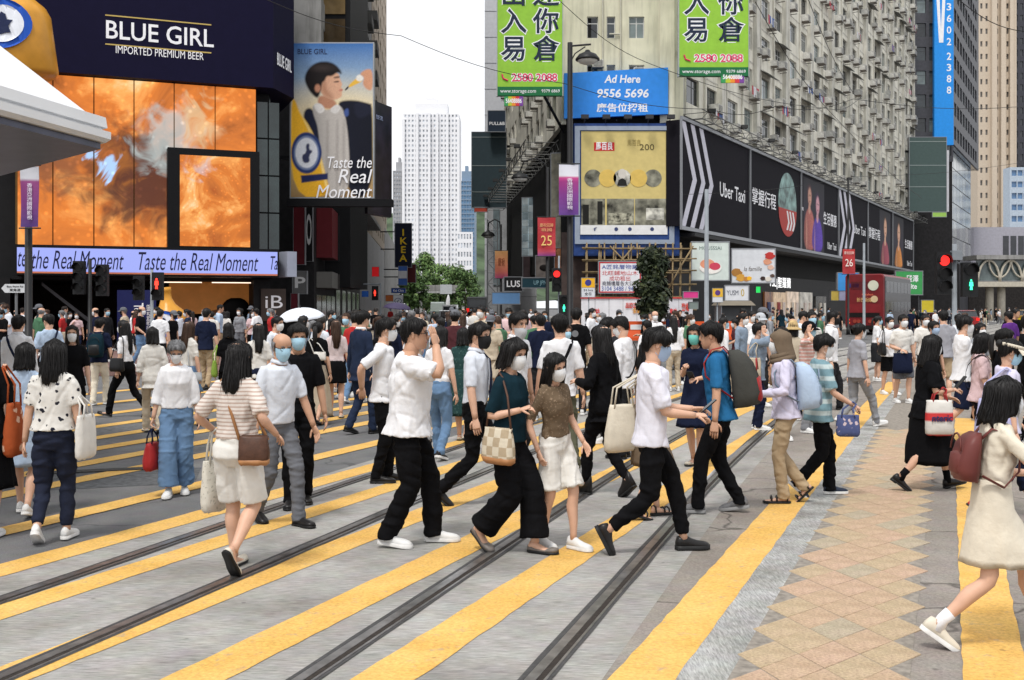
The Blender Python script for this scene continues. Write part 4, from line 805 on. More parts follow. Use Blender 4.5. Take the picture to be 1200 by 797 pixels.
# ================================================================== centre street, left row
def LXL(d): return -10.0 - .075 * (d - 47)
CANG = math.atan2(1.0, -.075)
def row_building(name, lab, d0, d1, h, m, nfl, z0=0, wins=None, cat='building', depth=14):
    """block on the left of the centre street; its street wall faces right (local -y)"""
    r = empty(name, (LXL(d0), d0, 0), CANG, lab, cat); L = math.hypot(d1 - d0, .075 * (d1 - d0))
    if wins:
        fh, sill, wh, ops = wins; facade(r, L, z0, nfl, fh, sill, wh, ops, m)
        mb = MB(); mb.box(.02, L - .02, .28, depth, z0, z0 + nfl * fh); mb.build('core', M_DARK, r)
        for a, b_ in ops:
            for f in range(nfl): window(r, a, z0 + f * fh + sill, b_ - a, wh, 2, 'alu')
        # front end wall
        mb = MB(); mb.box(-.25, -.002, 0, depth, z0, z0 + nfl * fh + .3); mb.build('end_wall', m, r)
    else:
        mb = MB(); mb.box(0, L, 0, depth, z0, h); mb.build('wall', m, r)
    return r, L
M_STON = mat('grey_stone', (.12, .118, .115), .8, noise=.2, nscale=1, grime=.4); M_GREY = mat('grey_render', (.30, .295, .285), .85, noise=.2, nscale=.8, grime=.6); M_BEI = mat('beige_render', (.50, .42, .33), .85, noise=.1, grime=.3); M_LGR = mat('pale_grey_render', (.42, .42, .42), .85, noise=.15, grime=.5)
r, L = row_building('shop_block', 'dark shop block behind the portrait billboard', 60, 72, 16, mat('dark_shop', (.014, .013, .014), .6, noise=.3), 0)
for k, (z, c) in enumerate(((4.6, (96, 28, 34)), (4.6, (28, 28, 30)), (2.9, (110, 108, 104)), (2.9, (70, 66, 64)))):
    mb = MB(); mb.box(1 + 5 * (k % 2), 4.6 + 5 * (k % 2), -.9, -.02, z, z + (2.8 if z > 4 else .9)); mb.build('shop_sign', C(*c), r)
mb = MB()
for k in range(4): mb.box(.6 + 3 * k, 3.1 + 3 * k, -.08, -.003, .15, 2.5)
mb.build('shop_window', glass('shop_glass', (.05, .045, .04)), r)
r, L = row_building('stone_building', 'grey stone clad shop building on the left of the centre street', 72, 98, 12, M_STON, 0)
for k in range(6):
    for f in range(3): mb = MB(); mb.box(.15 + 4.3 * k, 4.3 + 4.3 * k, -.06, -.003, .2 + 3.9 * f, 3.9 + 3.9 * f); mb.build('stone_panel', M_STON, r)
for k in range(5): mb = MB(); mb.box(1 + 5 * k, 4 + 5 * k, -.09, -.061, .4, 3.0); mb.build('shop_window', glass('shop_glass', (.05, .045, .04)), r)
mb = MB(); mb.box(3, 20, -2.2, -.1, 8.3, 8.6); mb.build('cornice', M_LGR, r)
mb = MB(); mb.box(0, 9, -1.7, -.1, 5.2, 7.9); mb.build('dark_signbox', C(22, 18, 20), r)
row_building('grey_apartment_block', 'tall grey apartment block with pipes behind the portrait billboard', 64, 82, 0, M_GREY, 9, 16.2, (3.0, 1.0, 1.4, [(1.2, 3.0), (4.4, 6.0), (8, 9.8), (11.4, 13), (14.6, 16.4)]))
r, L = row_building('balcony_block', 'grey block with dark balconies above the beer sign', 83, 118, 0, M_GREY, 11, 12.3, (3.0, .9, 1.6, [(2, 4), (6, 8.2), (11, 13), (16, 18), (22, 24), (28, 30)]))
for f in range(9):
    for k in range(3): mb = MB(); mb.box(5.2 + 10 * k, 9 + 10 * k, -1.1, -.01, 12.6 + 3 * f, 13.5 + 3 * f); mb.build('balcony', M_STON, r)
row_building('low_shop_row', 'low pale grey shop row before the blue vertical sign', 99, 150, 9.5, M_LGR, 0)
r, L = row_building('peach_tower', 'peach apartment tower with a column of dark windows at the sky edge', 120, 158, 0, M_BEI, 16, 9.6, (3.0, 1.0, 1.3, [(2 + 5.2 * k, 4.4 + 5.2 * k) for k in range(7)]))
row_building('far_left_block', 'far grey shop block at the end of the left row', 151, 230, 13, M_GREY, 0)
# frontal faces seen to the left of the portrait billboard and above the beer sign
bk = empty('brown_glass_building', (XP(318, 66), 66, 12), 0, 'brown glazed building above the right end of the beer sign', 'building')
for k in range(3):
    for j in range(4): mb = MB(); mb.box(1.6 * k + .05 - .2, 1.6 * k + 1.5 - .2, 0, .1, 3.2 * j + .1 - 2, 3.2 * j + 3.0 - 2); mb.build('pane', glass('brown_glass_%d' % ((k + j) % 3), ((.16, .10, .04), (.08, .055, .03), (.22, .15, .07))[(k + j) % 3]), bk)
mb = MB(); mb.box(-.4, 4.8, .12, 8, -9, 16); mb.build('wall', M_DARK, bk)
def csign(name, lab, px0, px1, py0, py1, d, c, txt=None, tc=(240, 240, 240), vert=False, arm=True, e=0):
    r, w, h = board_at(name, lab, px0, px1, py0, py1, d, C(*c, .5) if not e else lit('lit_%d_%d_%d' % c, lin(c), e), 0, .3)
    if txt: text(txt, C(*tc, .5), r, w / 2, -.006, h / 2, .5, w * (.78 if not vert else .5), vert=vert, height=h * (.75 if vert else .5) , bold=.01, line=.9)
    if arm: mb = MB(); mb.box(-1.6, 0, .1, .2, h * .4, h * .4 + .12); mb.box(-1.6, 0, .1, .2, h * .8, h * .8 + .12); mb.build('bracket', M_BLKF, r)
    return r, w, h
r, w, h = csign('vertical_sign', 'tall navy vertical sign with yellow IKEA letters', 463, 482, 262, 313, 118, (22, 26, 48), 'IKEA', (236, 196, 40), True)
r, w, h = csign('blue_white_sign', 'blue and white shop sign under the navy vertical sign', 467, 477, 312, 334, 116, (70, 110, 190)); mb = MB(); mb.box(0, w, -.03, -.003, h * .35, h * .75); mb.build('white_band', C(220, 220, 226), r)
csign('red_brown_sign', 'small red brown sign beside the blue and white sign', 477, 487, 310, 331, 120, (96, 40, 42), arm=False)
csign('blue_street_sign', 'small blue street name sign in the centre street', 459, 475, 338, 343, 92, (30, 74, 160), 'Kai Chiu', arm=False)
csign('parking_board', 'small white round-symbol board on the centre street', 461, 472, 346, 359, 88, (214, 216, 220), '⊘', (60, 70, 120), arm=False)
csign('orange_notice', 'small orange notice beside the parking board', 452, 461, 346, 353, 89, (196, 110, 60), arm=False)
csign('red_vertical_sign', 'dark red vertical sign on the dark shop block', 344, 357, 236, 310, 58, (92, 26, 34), arm=False); csign('black_ring_sign', 'black sign with a pale ring beside the red vertical sign', 358, 366, 232, 306, 59, (16, 16, 18), 'O', (200, 200, 200), arm=False)
csign('grey_shop_sign', 'grey shop sign with white letters near the ribbon sign corner', 343, 359, 318, 344, 55, (104, 104, 104), 'P', (220, 220, 220), arm=False); csign('hm_sign', 'small white two letter shop sign on the dark block', 378, 382, 318, 329, 70, (20, 20, 22), 'HM', (235, 235, 235), True, arm=False)
csign('red_shop_light', 'small red lit sign on the grey stone building', 436, 444, 313, 324, 90, (190, 30, 34), arm=False, e=.3); csign('maroon_poster', 'maroon upright poster beside the iB sign', 341, 349, 344, 372, 53, (90, 30, 40), arm=False)
csign('dark_video_board', 'dark unlit board over the stone building', 383, 423, 278, 308, 84, (20, 16, 18), arm=True)
# right row of the centre street, beyond the corner block
mb = MB(); wb = empty('white_building', (XP(568, 125), 125, 0), 0, 'plain white tiled building behind the dark blank boards', 'building'); mb.box(0, 6, 0, 40, 0, 46); mb.build('wall', mat('white_tile', (.62, .63, .66), .6, noise=.06, bump=.1), wb)
mb = MB()
for k in range(15): mb.box(-.02, 6.02, -.03, -.002, 3 * k, 3 * k + .05)
mb.build('joint', C(150, 152, 158), wb)
for lab, a, b_, y0, y1, n in (('large dark green blank board, hung in the centre street', 553, 593, 155, 243, 3),):
    r, w, h = board_at('blank_board', lab, a, b_, y0, y1, 100, C(52, 66, 72, .7), 0, .5, 'billboard')
    mb = MB(); mb.box(0, w, -.03, -.004, h * .20, h * .20 + .06); mb.box(0, w, -.03, -.004, h * .55, h * .55 + .06); mb.box(0, w, -.03, -.004, h * .93, h * .93 + .06); mb.build('seam', C(140, 150, 150), r)
    mb = MB(); mb.box(w, w + 3, .1, .3, h * .3, h * .3 + .2); mb.box(w, w + 3, .1, .3, h * .8, h * .8 + .2); mb.build('bracket', M_BLKF, r)
r, w, h = board_at('pull_sign', 'dark blue grey sign with cropped white lettering above the blank board', 572, 592, 130, 154, 99, C(38, 50, 66, .5), 0, .4, 'sign'); text('PULL&B', M_WHT, r, w * .52, -.006, h * .38, .4, w * .9, bold=.008)
csign('colour_strip', 'small coloured strip under the dark blank board', 556, 571, 243, 248, 100, (196, 80, 60), arm=False)
rb_ = empty('right_row_building', (XP(575, 108), 108, 0), 0, 'pale narrow shop building in the right row of centre street', 'building'); mb = MB(); mb.box(-.4, 3, 0, 60, 0, 12); mb.build('wall', mat('pale_panel', (.50, .51, .53), .6, noise=.1, grime=.2), rb_)
mb = MB(); mb.box(-.05 + .3, .9, -.1, -.005, 4, 11.6); mb.build('glass_strip', glass('tile_glass_9', (.2, .25, .27)), rb_)
# steel lattice mast beside the white building
ms = empty('lattice_mast', (XP(571, 96), 96, .1), 0, 'grey steel lattice mast on the centre street', 'mast'); mb = MB()
for x in (0, .9):
    for y in (0, .9): mb.tube([(x, y, 0), (x, y, 9.5)], .05, 5)
for k in range(10):
    z = k * .95; s_ = k % 2; mb.tube([(.9 * s_, 0, z), (.9 * (1 - s_), 0, z + .95)], .03, 4); mb.tube([(0, 0, z), (.9, 0, z)], .03, 4); mb.tube([(0, .9 * s_, z), (0, .9 * (1 - s_), z + .95)], .03, 4)
mb.build('lattice', mat('mast_steel', (.24, .25, .26), .6, metal=.3), ms)
# ------------------------------------------------------------------ far towers, hill, trees
hill = MB(); n = 40; pts = []
for j in range(12):
    for k in range(n):
        x = -500 + 1000 * k / (n - 1); y = 900 + 60 * j; hz_ = 150 * math.exp(-((x + 30) / 260) ** 2) * math.exp(-((j - 8) / 4) ** 2) + 6 * math.sin(x * .05 + j)
        hill.v.append((x, y, max(-2, hz_)))
for j in range(11):
    for k in range(n - 1): a = j * n + k; hill.f.append((a, a + 1, a + n + 1, a + n)); hill.m.append(0)
tag(hill.build('hill', mat('hill_green', (.05, .075, .04), .9, noise=.5, nscale=.05), None, True), kind='structure')
def tower(name, lab, px0, px1, ptop, d, wall, nfx, nfl, glassm, z0=0, ribs=None, depth=20, rz=0, wfrac=.55, hfrac=.55):
    """far tower; its windows are real recesses, joined because each is only a few pixels"""
    x0, x1 = XP(px0, d), XP(px1, d); w = x1 - x0; h = ZY(ptop, d) - z0; r = empty(name, (x0, d, z0), rz, lab, 'tower')
    mb = MB(); mb.box(0, w, .25, depth, 0, h); mb.build('core', glassm, r)
    mb = MB(); fw, fh = w / nfx, h / nfl
    for k in range(nfx + 1):
        a = max(0, fw * k - fw * (1 - wfrac) / 2); b_ = min(w, fw * k + fw * (1 - wfrac) / 2); mb.box(a, b_, 0, .249, 0, h)
    mb.build('pier', wall, r)
    mb = MB()
    for f in range(nfl + 1): mb.box(0, w, .02, .2485, max(0, fh * f - fh * (1 - hfrac) / 2), min(h, fh * f + fh * (1 - hfrac) / 2))
    mb.build('spandrel', wall, r)
    # right flank
    for xa in (w + .001, -.251): mb = MB(); mb.box(xa, xa + .25, 0, depth, 0, h); mb.build('side_wall', wall, r)
    if ribs:
        mb = MB()
        for t, wd, dp in ribs: mb.box(w * t - wd, w * t + wd, -dp, -.002, 0, h * (1 if t not in (0, 1) else .97))
        mb.build('bay', wall, r)
    if depth > 5: mb = MB(); mb.box(w * .2, w * .8, 2, depth * .6, h, h + fh * 2.2); mb.box(w * .4, w * .6, 3, depth * .4, h + fh * 2.2, h + fh * 3.4); mb.build('roof_plant', wall, r)
    return r
M_WTOW = mat('white_tower', (.80, .80, .82), .7, noise=.04); M_TG = mat('tower_glass', (.42, .45, .49), .3, noise=.75, nscale=.35, spec=.4)  # distant haze painted in: wall and glass colours lightened
tower('white_tower', 'tall white residential tower at the end of the centre street', 473, 537, 133, 420, M_WTOW, 15, 40, M_TG, 0, [(.0, .5, 1.0), (.25, .45, 1.2), (.47, .5, 1.5), (.62, .4, 1.3), (.80, .5, 1.2), (1, .5, 1.0)], wfrac=.48, hfrac=.5)
tower('grey_tower', 'slim grey tower left of the white residential tower', 461, 473, 200, 460, mat('grey_tower', (.36, .36, .37), .8, noise=.1), 4, 34, M_TG)
tower('blue_glass_tower', 'blue glass tower right of the white residential tower', 537, 556, 212, 480, mat('blue_mullion', (.22, .30, .40), .5), 6, 28, glass('blue_glass', (.13, .25, .40)), wfrac=.8, hfrac=.7)
tower('low_white_block', 'low white block below the blue glass tower', 536, 553, 272, 400, M_WTOW, 5, 9, M_TG, depth=4)
LEAFM = [mat('leaf_%d' % k, c, .6, noise=.35, nscale=2) for k, c in enumerate(((.09, .16, .045), (.12, .20, .06), (.06, .11, .035), (.16, .23, .08)))]  # greens lightened so the far crowns carry haze in their colour
def tree(name, lab, loc, h, rw, seed, nleaf=900, ls=.35, trunk_h=.3, mats=None, group=None, dense=1.0):
    r = random.Random(seed); root = empty(name, loc, 0, lab, 'tree', group); mats = mats or LEAFM
    mb = MB(); mb.tube([(0, 0, 0), (r.uniform(-.1, .1), 0, h * trunk_h), (r.uniform(-.2, .2) * rw * .3, 0, h * .7)], [h * .022, h * .017, h * .008], 7)
    for k in range(7):
        a = r.uniform(0, 6.28); z = h * r.uniform(trunk_h * .9, .65); mb.tube([(0, 0, z), (rw * .35 * math.cos(a), rw * .35 * math.sin(a), z + h * .12), (rw * .7 * math.cos(a), rw * .7 * math.sin(a), z + h * .2)], [h * .01, h * .007, h * .003], 5)
    mb.build('trunk', mat('bark', (.06, .048, .035), .9, noise=.4, nscale=8), root, True)
    mb = MB(); cl = []
    for k in range(int(16 * dense)):
        u = r.uniform(-1, 1); a = r.uniform(0, 6.28); q = r.uniform(.35, .95); zc = trunk_h + (1 - trunk_h) * (.5 + .48 * u)
        rad = rw * math.sqrt(max(.05, 1 - (u * .92) ** 2)) * q; cl.append((rad * math.cos(a) * .75, rad * math.sin(a) * .75, h * zc, rw * r.uniform(.28, .5)))
    for k in range(nleaf):
        cx, cy, cz, cr = r.choice(cl); v = Vector((r.gauss(0, 1), r.gauss(0, 1), r.gauss(0, .8))).normalized() * cr * r.uniform(.55, 1.08)
        c = Vector((cx, cy, cz)) + v; n = (v.normalized() + Vector((r.uniform(-.6, .6), r.uniform(-.6, .6), r.uniform(0, .9)))).normalized(); t = n.orthogonal().normalized(); t = (t * math.cos(r.random() * 6.28) + n.cross(t) * math.sin(r.random() * 6.28)).normalized(); b_ = n.cross(t); s_ = ls * r.uniform(.6, 1.25)
        mb.poly([c - t * s_, c - t * s_ * .2 + b_ * s_ * .42, c + t * s_ * .7 + b_ * s_ * .25 - n * s_ * .1, c + t * s_ - n * s_ * .2, c + t * s_ * .5 - b_ * s_ * .35, c - t * s_ * .3 - b_ * s_ * .4], r.randrange(len(mats)))
    mb.build('crown', mats, root); return root
tl = (('left', 486), ('second from left', 497), ('middle', 508), ('second from right', 520), ('right', 533), ('right edge', 545))
for i, (wd, px) in enumerate(tl):
    d = 262 + 9 * ((i * 5) % 4); tree('broadleaf_tree', 'green broadleaf tree at the end of the centre street, %s in the clump' % wd, (XP(px, d), d, 0), 11.0 + 1.6 * math.sin(i * 2.1) + (2 if i in (1, 3) else 0), 4.6, 30 + i, 2600, .55, .12, group='trees at the end of the centre street')
for i, (px, h_) in enumerate(((480, 9.5), (491, 7.5), (545, 8.5))): tree('street_tree', 'dark low tree in the centre street, %s of the footbridge' % ('left', 'in front', 'right')[i], (XP(px, 200), 200, 0), h_, 2.3, 60 + i, 900, .35, .25, mats=[LEAFM[2], LEAFM[0]])
# small dark tree on the corner pavement
dk = [mat('leaf_dark_%d' % k, c, .45, noise=.3) for k, c in enumerate(((.018, .026, .014), (.03, .042, .02), (.045, .055, .022)))]
tree('small_tree', 'small dark leaved tree in front of the scaffold notice', (XP(764, 54), 54, .12), ZY(293, 54) - .12, 1.0, 77, 4600, .15, .24, dk, dense=3.5)
# footbridge far down the centre street
fb = empty('footbridge', (XP(488, 230), 230, 0), 0, 'distant grey footbridge across the end of the centre street', 'footbridge'); w = XP(546, 230) - XP(488, 230)
mb = MB(); mb.box(0, w, 0, 3, 4.8, 5.3); mb.build('deck', M_LGR, fb); mb = MB(); mb.box(0, w, -.05, .1, 5.31, 6.5); mb.build('parapet', M_GREY, fb)
for x in (.6, w - .9): mb = MB(); mb.box(x, x + .5, .8, 1.6, 0, 4.79); mb.build('pier', M_LGR, fb)
mb = MB(); mb.box(w * .48, w * .72, -.2, -.06, 4.6, 6.6); mb.build('sign_panel', C(180, 184, 186), fb)
# a white monument-like van and cars in the far traffic
def vehicle(name, lab, cat, loc, rz, L, W, H, c, kind='car', glass_c=(.02, .025, .03), lights=(200, 30, 25), group=None):
    """side profile lofted across the width; origin at the middle of the underside, nose to +y"""
    r = empty(name, loc, rz, lab, cat, group); hy = L / 2
    if kind == 'car': low = [(-hy, .35), (-hy, .62 * H), (-hy * .72, .66 * H), (hy * .35, .64 * H), (hy * .95, .52 * H), (hy, .35), (hy * .98, .22), (-hy * .98, .22)]; cab = [(-hy * .70, .655 * H), (-hy * .48, .97 * H), (-hy * .05, H), (hy * .12, .96 * H), (hy * .40, .635 * H)]
    else: low = [(-hy, .3), (-hy, .97 * H), (-hy * .96, H), (hy * .55, H), (hy * .72, .93 * H), (hy * .92, .55 * H), (hy, .45 * H), (hy, .3), (hy * .97, .2), (-hy * .97, .2)]; cab = None
    pm = mat('carpaint_%d_%d_%d' % c, lin(c), .3, noise=.05, coat=.6)
    mb = MB(); mb.loft([[(x, y, z) for y, z in low] for x in (-W / 2 * .94, -W / 2, W / 2, W / 2 * .94)][1:3], 0); mb.build('body', pm, r)
    gm = glass('car_glass', glass_c, .05)
    if cab:
        mb = MB(); mb.loft([[(x * k, y, z) for (y, z), k in zip(cab, (1, .84, .82, .84, 1))] for x in (-W / 2 * .96, W / 2 * .96)], 0); g_ = mb.build('cabin_glass', gm, r)
        mb = MB(); mb.loft([[(x, y, z + .012) for y, z in ((-hy * .50, .955 * H), (-hy * .05, H), (hy * .13, .955 * H))] for x in (-W / 2 * .80, W / 2 * .80)], 0, False, False, closed=False); mb.loft([[(x, y, z + .04) for y, z in ((-hy * .48, .95 * H), (-hy * .05, H), (hy * .12, .95 * H))] for x in (-W / 2 * .78, W / 2 * .78)], 0, False, False, closed=False); mb.build('roof', pm, r)
    else:
        mb = MB(); mb.box(-W / 2 * .86, W / 2 * .86, -hy - .012, -hy - .001, .60 * H, .90 * H); mb.build('rear_window', gm, r)
    for sx in (-1, 1):
        for y in (-hy * .62, hy * .62):
            mb = MB(); mb.tube([(sx * W / 2 * .78, y, .32), (sx * (W / 2 + .01), y, .32)], .32, 14); t_ = mb.build('wheel', mat('tyre', (.015, .015, .015), .8), r); mb = MB(); mb.tube([(sx * W / 2 * .9, y, .32), (sx * (W / 2 + .02), y, .32)], .19, 10); mb.build('rim', C(130, 132, 136, .4, metal=.7), t_)
        mb = MB(); mb.box(sx * W / 2 * .94 - .14, sx * W / 2 * .94 + .14 - .02 * sx, -hy - .03, -hy + .04, .42 * H, .58 * H); mb.build('tail_light', lit('tail_%d' % lights[0], lin(lights), .9), r)
        mb = MB(); mb.box(sx * W / 2 * .8 - .16, sx * W / 2 * .8 + .16, hy * .965, hy + .01, .36 * H, .46 * H); mb.build('headlight', C(220, 222, 226, .2), r)
    mb = MB(); mb.box(-.26, .26, -hy - .025, -hy - .002, .38 * H, .47 * H); mb.build('number_plate', C(214, 190, 60), r)
    return r
vehicle('white_van', 'white van far down the centre street', 'van', (XP(528, 140), 140, 0), 0, 4.8, 1.8, 2.1, (226, 228, 230), 'van')
vehicle('parked_car', 'white car far down the centre street in front of the footbridge', 'car', (XP(517, 100), 108, 0), R(180), 4.4, 1.75, 1.45, (214, 216, 218))
vehicle('light_bus', 'pale green topped minibus far down the centre street', 'minibus', (XP(512, 165), 168, 0), R(180), 6.5, 2.0, 2.6, (190, 204, 190), 'van')
vehicle('dark_truck', 'dark box truck on the right of the centre street', 'truck', (XP(560, 118), 118, 0), 0, 6.0, 2.1, 2.9, (60, 62, 64), 'van')
mn = empty('white_statue', (XP(524, 190), 190, 0), 0, 'small white upright figure-like monument far down the street', 'monument'); mb = MB(); mb.tube([(0, 0, 0), (0, 0, 1), (.1, 0, 2.4), (.2, 0, 3.3), (.2, 0, 3.8), (.2, 0, 4.0)], [.5, .35, .4, .3, .15, .05], 10); mb.build('figure', M_WTOW, mn, True)
# ================================================================== right street beyond the corner block
DX0 = XP(1117, 150)
db_ = empty('dark_office_building', (DX0, 150, 0), BANG, 'dark grey gridded office tower carrying the tall blue phone number sign', 'building')
M_DG = mat('charcoal_cladding', (.060, .060, .068), .5, noise=.2, nscale=.4); M_DW = glass('charcoal_glass', (.030, .032, .038), .1)
LD2 = 34.0; z0d = 24.5
do = [(1.2 + 3.4 * k, 3.6 + 3.4 * k) for k in range(9)]
facade(db_, LD2, z0d, 9, 3.3, .8, 1.9, do, M_DG)
mb = MB(); mb.box(.01, LD2, .28, 14, z0d, z0d + 30); mb.build('core', M_DW, db_)
for a, b_ in do:
    for f in range(8): window(db_, a, z0d + 3.3 * f + .8, b_ - a, 1.9, 2, 'dark')
lf = empty('left_face', (XP(1070, 150), 150, 0), 0); lf.parent = db_; lf.matrix_parent_inverse = (Matrix.Translation((DX0, 150, 0)) @ Matrix.Rotation(BANG, 4, 'Z')).inverted()
wl = DX0 - XP(1070, 150); lo_ = [(.5 + 1.75 * k, 1.8 + 1.75 * k) for k in range(3)]
facade(lf, wl, 22.0, 10, 3.3, .8, 1.9, lo_, mat('charcoal_grid', (.085, .085, .095), .5, noise=.15), x00=0)
for a, b_ in lo_:
    for f in range(9): window(lf, a, 22 + 3.3 * f + .8, b_ - a, 1.9, 1, 'dark')
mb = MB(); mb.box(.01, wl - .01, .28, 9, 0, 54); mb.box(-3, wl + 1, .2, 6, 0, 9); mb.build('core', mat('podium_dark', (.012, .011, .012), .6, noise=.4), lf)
# glazed podium below the overhang
for k in range(8):
    for f in range(6): mb = MB(); mb.box(.6 + 3.8 * k + .05, .6 + 3.8 * k + 3.7, .9, 1.0, 9.5 + 2.5 * f + .05, 9.5 + 2.5 * f + 2.42); mb.build('podium_pane', glass('podium_glass_%d' % ((k * 3 + f) % 4), ((.20, .23, .22), (.28, .31, .29), (.14, .16, .16), (.33, .35, .32))[(k * 3 + f) % 4], .15), db_)
mb = MB(); mb.box(.4, LD2 - 2, 1.01, 10, 0, 24.4); mb.build('podium_core', M_DG, db_)
vs = empty('phone_number_sign', (XP(1095, 148.5), 148.5, ZY(170, 148.5)), 0, 'tall bright blue vertical sign with white V and number 3602 2388', 'sign')
w = XP(1117.5, 148.5) - XP(1095, 148.5); h = 27; mb = MB(); mb.box(0, w, 0, .6, 0, h); mb.build('panel', C(40, 142, 226, .5), vs)
zt = lambda py: ZY(py, 148.5) - ZY(170, 148.5)
for k, ch in enumerate('3602 2388'):
    if ch != ' ': text(ch, M_WHT, vs, w * .76, -.006, zt(8 + 13.6 * k if k < 4 else 66 + 13.2 * (k - 5)), 1.35, .62, bold=.02, height=1.0)
mb = MB(); mb.prism([(w * .04, zt(-26)), (w * .22, zt(-26)), (w * .34, zt(34)), (w * .46, zt(-26)), (w * .62, zt(-26)), (w * .46, zt(50)), (w * .24, zt(50))], -.02, -.003); mb.build('letter_v', M_WHT, vs)
r, w, h = board_at('blank_board', 'large grey green blank board hung in the right street above the traffic light', 1066, 1109, 161, 248, 138, C(70, 86, 84, .7), 0, .6, 'billboard')
mb = MB(); mb.box(0, w, -.03, -.004, h * .33, h * .33 + .07); mb.box(0, w, -.03, -.004, h * .62, h * .62 + .07); mb.box(0, w, -.03, -.004, h * .94, h * .94 + .07); mb.build('seam', C(150, 160, 158), r)
mb = MB(); mb.box(-2, 0, .2, .4, h * .3, h * .3 + .25); mb.box(-2, 0, .2, .4, h * .8, h * .8 + .25); mb.build('bracket', M_BLKF, r)
csign('rainbow_strip', 'small coloured strip under the grey green blank board', 1093, 1109, 249, 254, 138, (150, 190, 90), arm=False)
csign('white_side_sign', 'slim white edge sign beside the grey green blank board', 1109.5, 1112, 176, 248, 139, (206, 206, 210), arm=False)
M_CRT = mat('cream_tower', (.56, .47, .37), .8, noise=.06)
tower('cream_tower', 'tall cream apartment tower behind the dark office tower', 1147, 1190, -30, 235, M_CRT, 7, 27, glass('cream_tower_glass', (.12, .11, .10)), 0, [(.38, .55, 1.0), (.62, .5, 1.0), (.86, .4, .8)], wfrac=.42, hfrac=.42, depth=8)
tower('dark_tower', 'very dark tower at the right edge of the picture', 1188, 1225, -40, 290, mat('dark_tower', (.05, .05, .06), .6), 6, 30, M_DW, wfrac=.6)
tower('blue_white_block', 'blue and white banded block at the right edge', 1185, 1220, 196, 215, mat('pale_blue_band', (.45, .52, .60), .6), 5, 13, glass('blue_band_glass', (.10, .20, .36)), wfrac=.85, hfrac=.5, depth=3)
mb = MB(); lp = empty('pale_podium', (XP(1141, 185), 185, 0), 0, 'pale lilac low block behind the arched footbridge', 'building'); mb.box(0, 9, 0, 20, 0, 15.5); mb.build('wall', mat('lilac_wall', (.40, .39, .44), .8, noise=.1), lp)
for k in range(3): mb = MB(); mb.box(5 + k * 1.3, 6 + k * 1.3, -.05, -.003, 10, 14); mb.build('window', M_DW, lp)
# arched footbridge
D3 = 150.0; ab = empty('arched_footbridge', (XP(1146, D3), D3, 0), 0, 'cream footbridge with curved arch trusses at the right edge', 'footbridge'); w = XP(1250, D3) - XP(1146, D3); M_CRB = mat('cream_concrete', (.50, .46, .38), .8, noise=.12)
zq = lambda py: ZY(py, D3)
mb = MB(); mb.box(0, w, 0, 4, zq(336), zq(330)); mb.build('deck', M_CRB, ab); mb = MB(); mb.box(-.3, w, -.3, 4.3, zq(304), zq(299)); mb.build('roof', M_GREY, ab)
mb = MB(); mb.box(0, w, .6, .7, zq(329), zq(305)); mb.build('glazing', glass('bridge_glass', (.10, .13, .13)), ab)
for k in range(4):
    c = 1.6 + k * 3.1; mb = MB(); mb.tube([(c + 1.5 * math.cos(a), .2, zq(330) + (zq(305) - zq(330)) * math.sin(a)) for a in [math.pi * q / 12 for q in range(13)]], .16, 8); mb.build('arch_rib', M_CRB, ab, True)
    mb = MB(); mb.tube([(c + 1.55 + 1.5 * math.cos(a), .25, zq(305) - (zq(305) - zq(330)) * .8 * math.sin(a)) for a in [math.pi * q / 12 for q in range(13)]], .12, 8); mb.build('arch_rib', M_CRB, ab, True)
for px in (1167, 1181): mb = MB(); x = XP(px, D3) - XP(1146, D3); mb.tube([(x, 2, 0), (x, 2, zq(336) - .02)], .55, 14); mb.build('pier', M_CRB, ab, True)
mb = MB(); us = empty('underpass_shops', (XP(1135, 175), 175, 0), 0, 'dark shopfronts behind the arched footbridge', 'shop'); mb.box(0, 22, 0, 5, 0, 6); mb.build('wall', mat('under_dark', (.02, .017, .016), .7, noise=.5), us)  # plain wall in a dark, mottled colour
# street-level signs in the right street
def rsign(*a, **k): return csign(*a, arm=False, **k)
r, w, h = board_at('green_sign', 'green sign board with white characters above the bus', 1050, 1083, 318, 345, 88, C(64, 150, 84, .5), R(8), .2, 'sign', .12); text('豐澤\nSite', M_WHT, r, w * .62, -.006, h * .5, .6, w * .45, bold=.01)
rsign('white_sign', 'white sign board peeping over the bus roof', 1033, 1053, 323, 334, 92, (206, 210, 220)); rsign('blue_poster', 'bright blue poster left of the bus', 982, 1006, 320, 341, 80, (70, 150, 220)); rsign('yellow_sign', 'plain yellow board right of the bus', 1080, 1094, 352, 366, 75, (196, 176, 50)); rsign('yellow_notice', 'small yellow and white notice left of the bus', 974, 983, 341, 352, 74, (206, 180, 90)); rsign('lilac_notice', 'small lilac notice beside the yellow notice', 983, 991, 341, 352, 74, (176, 176, 206))
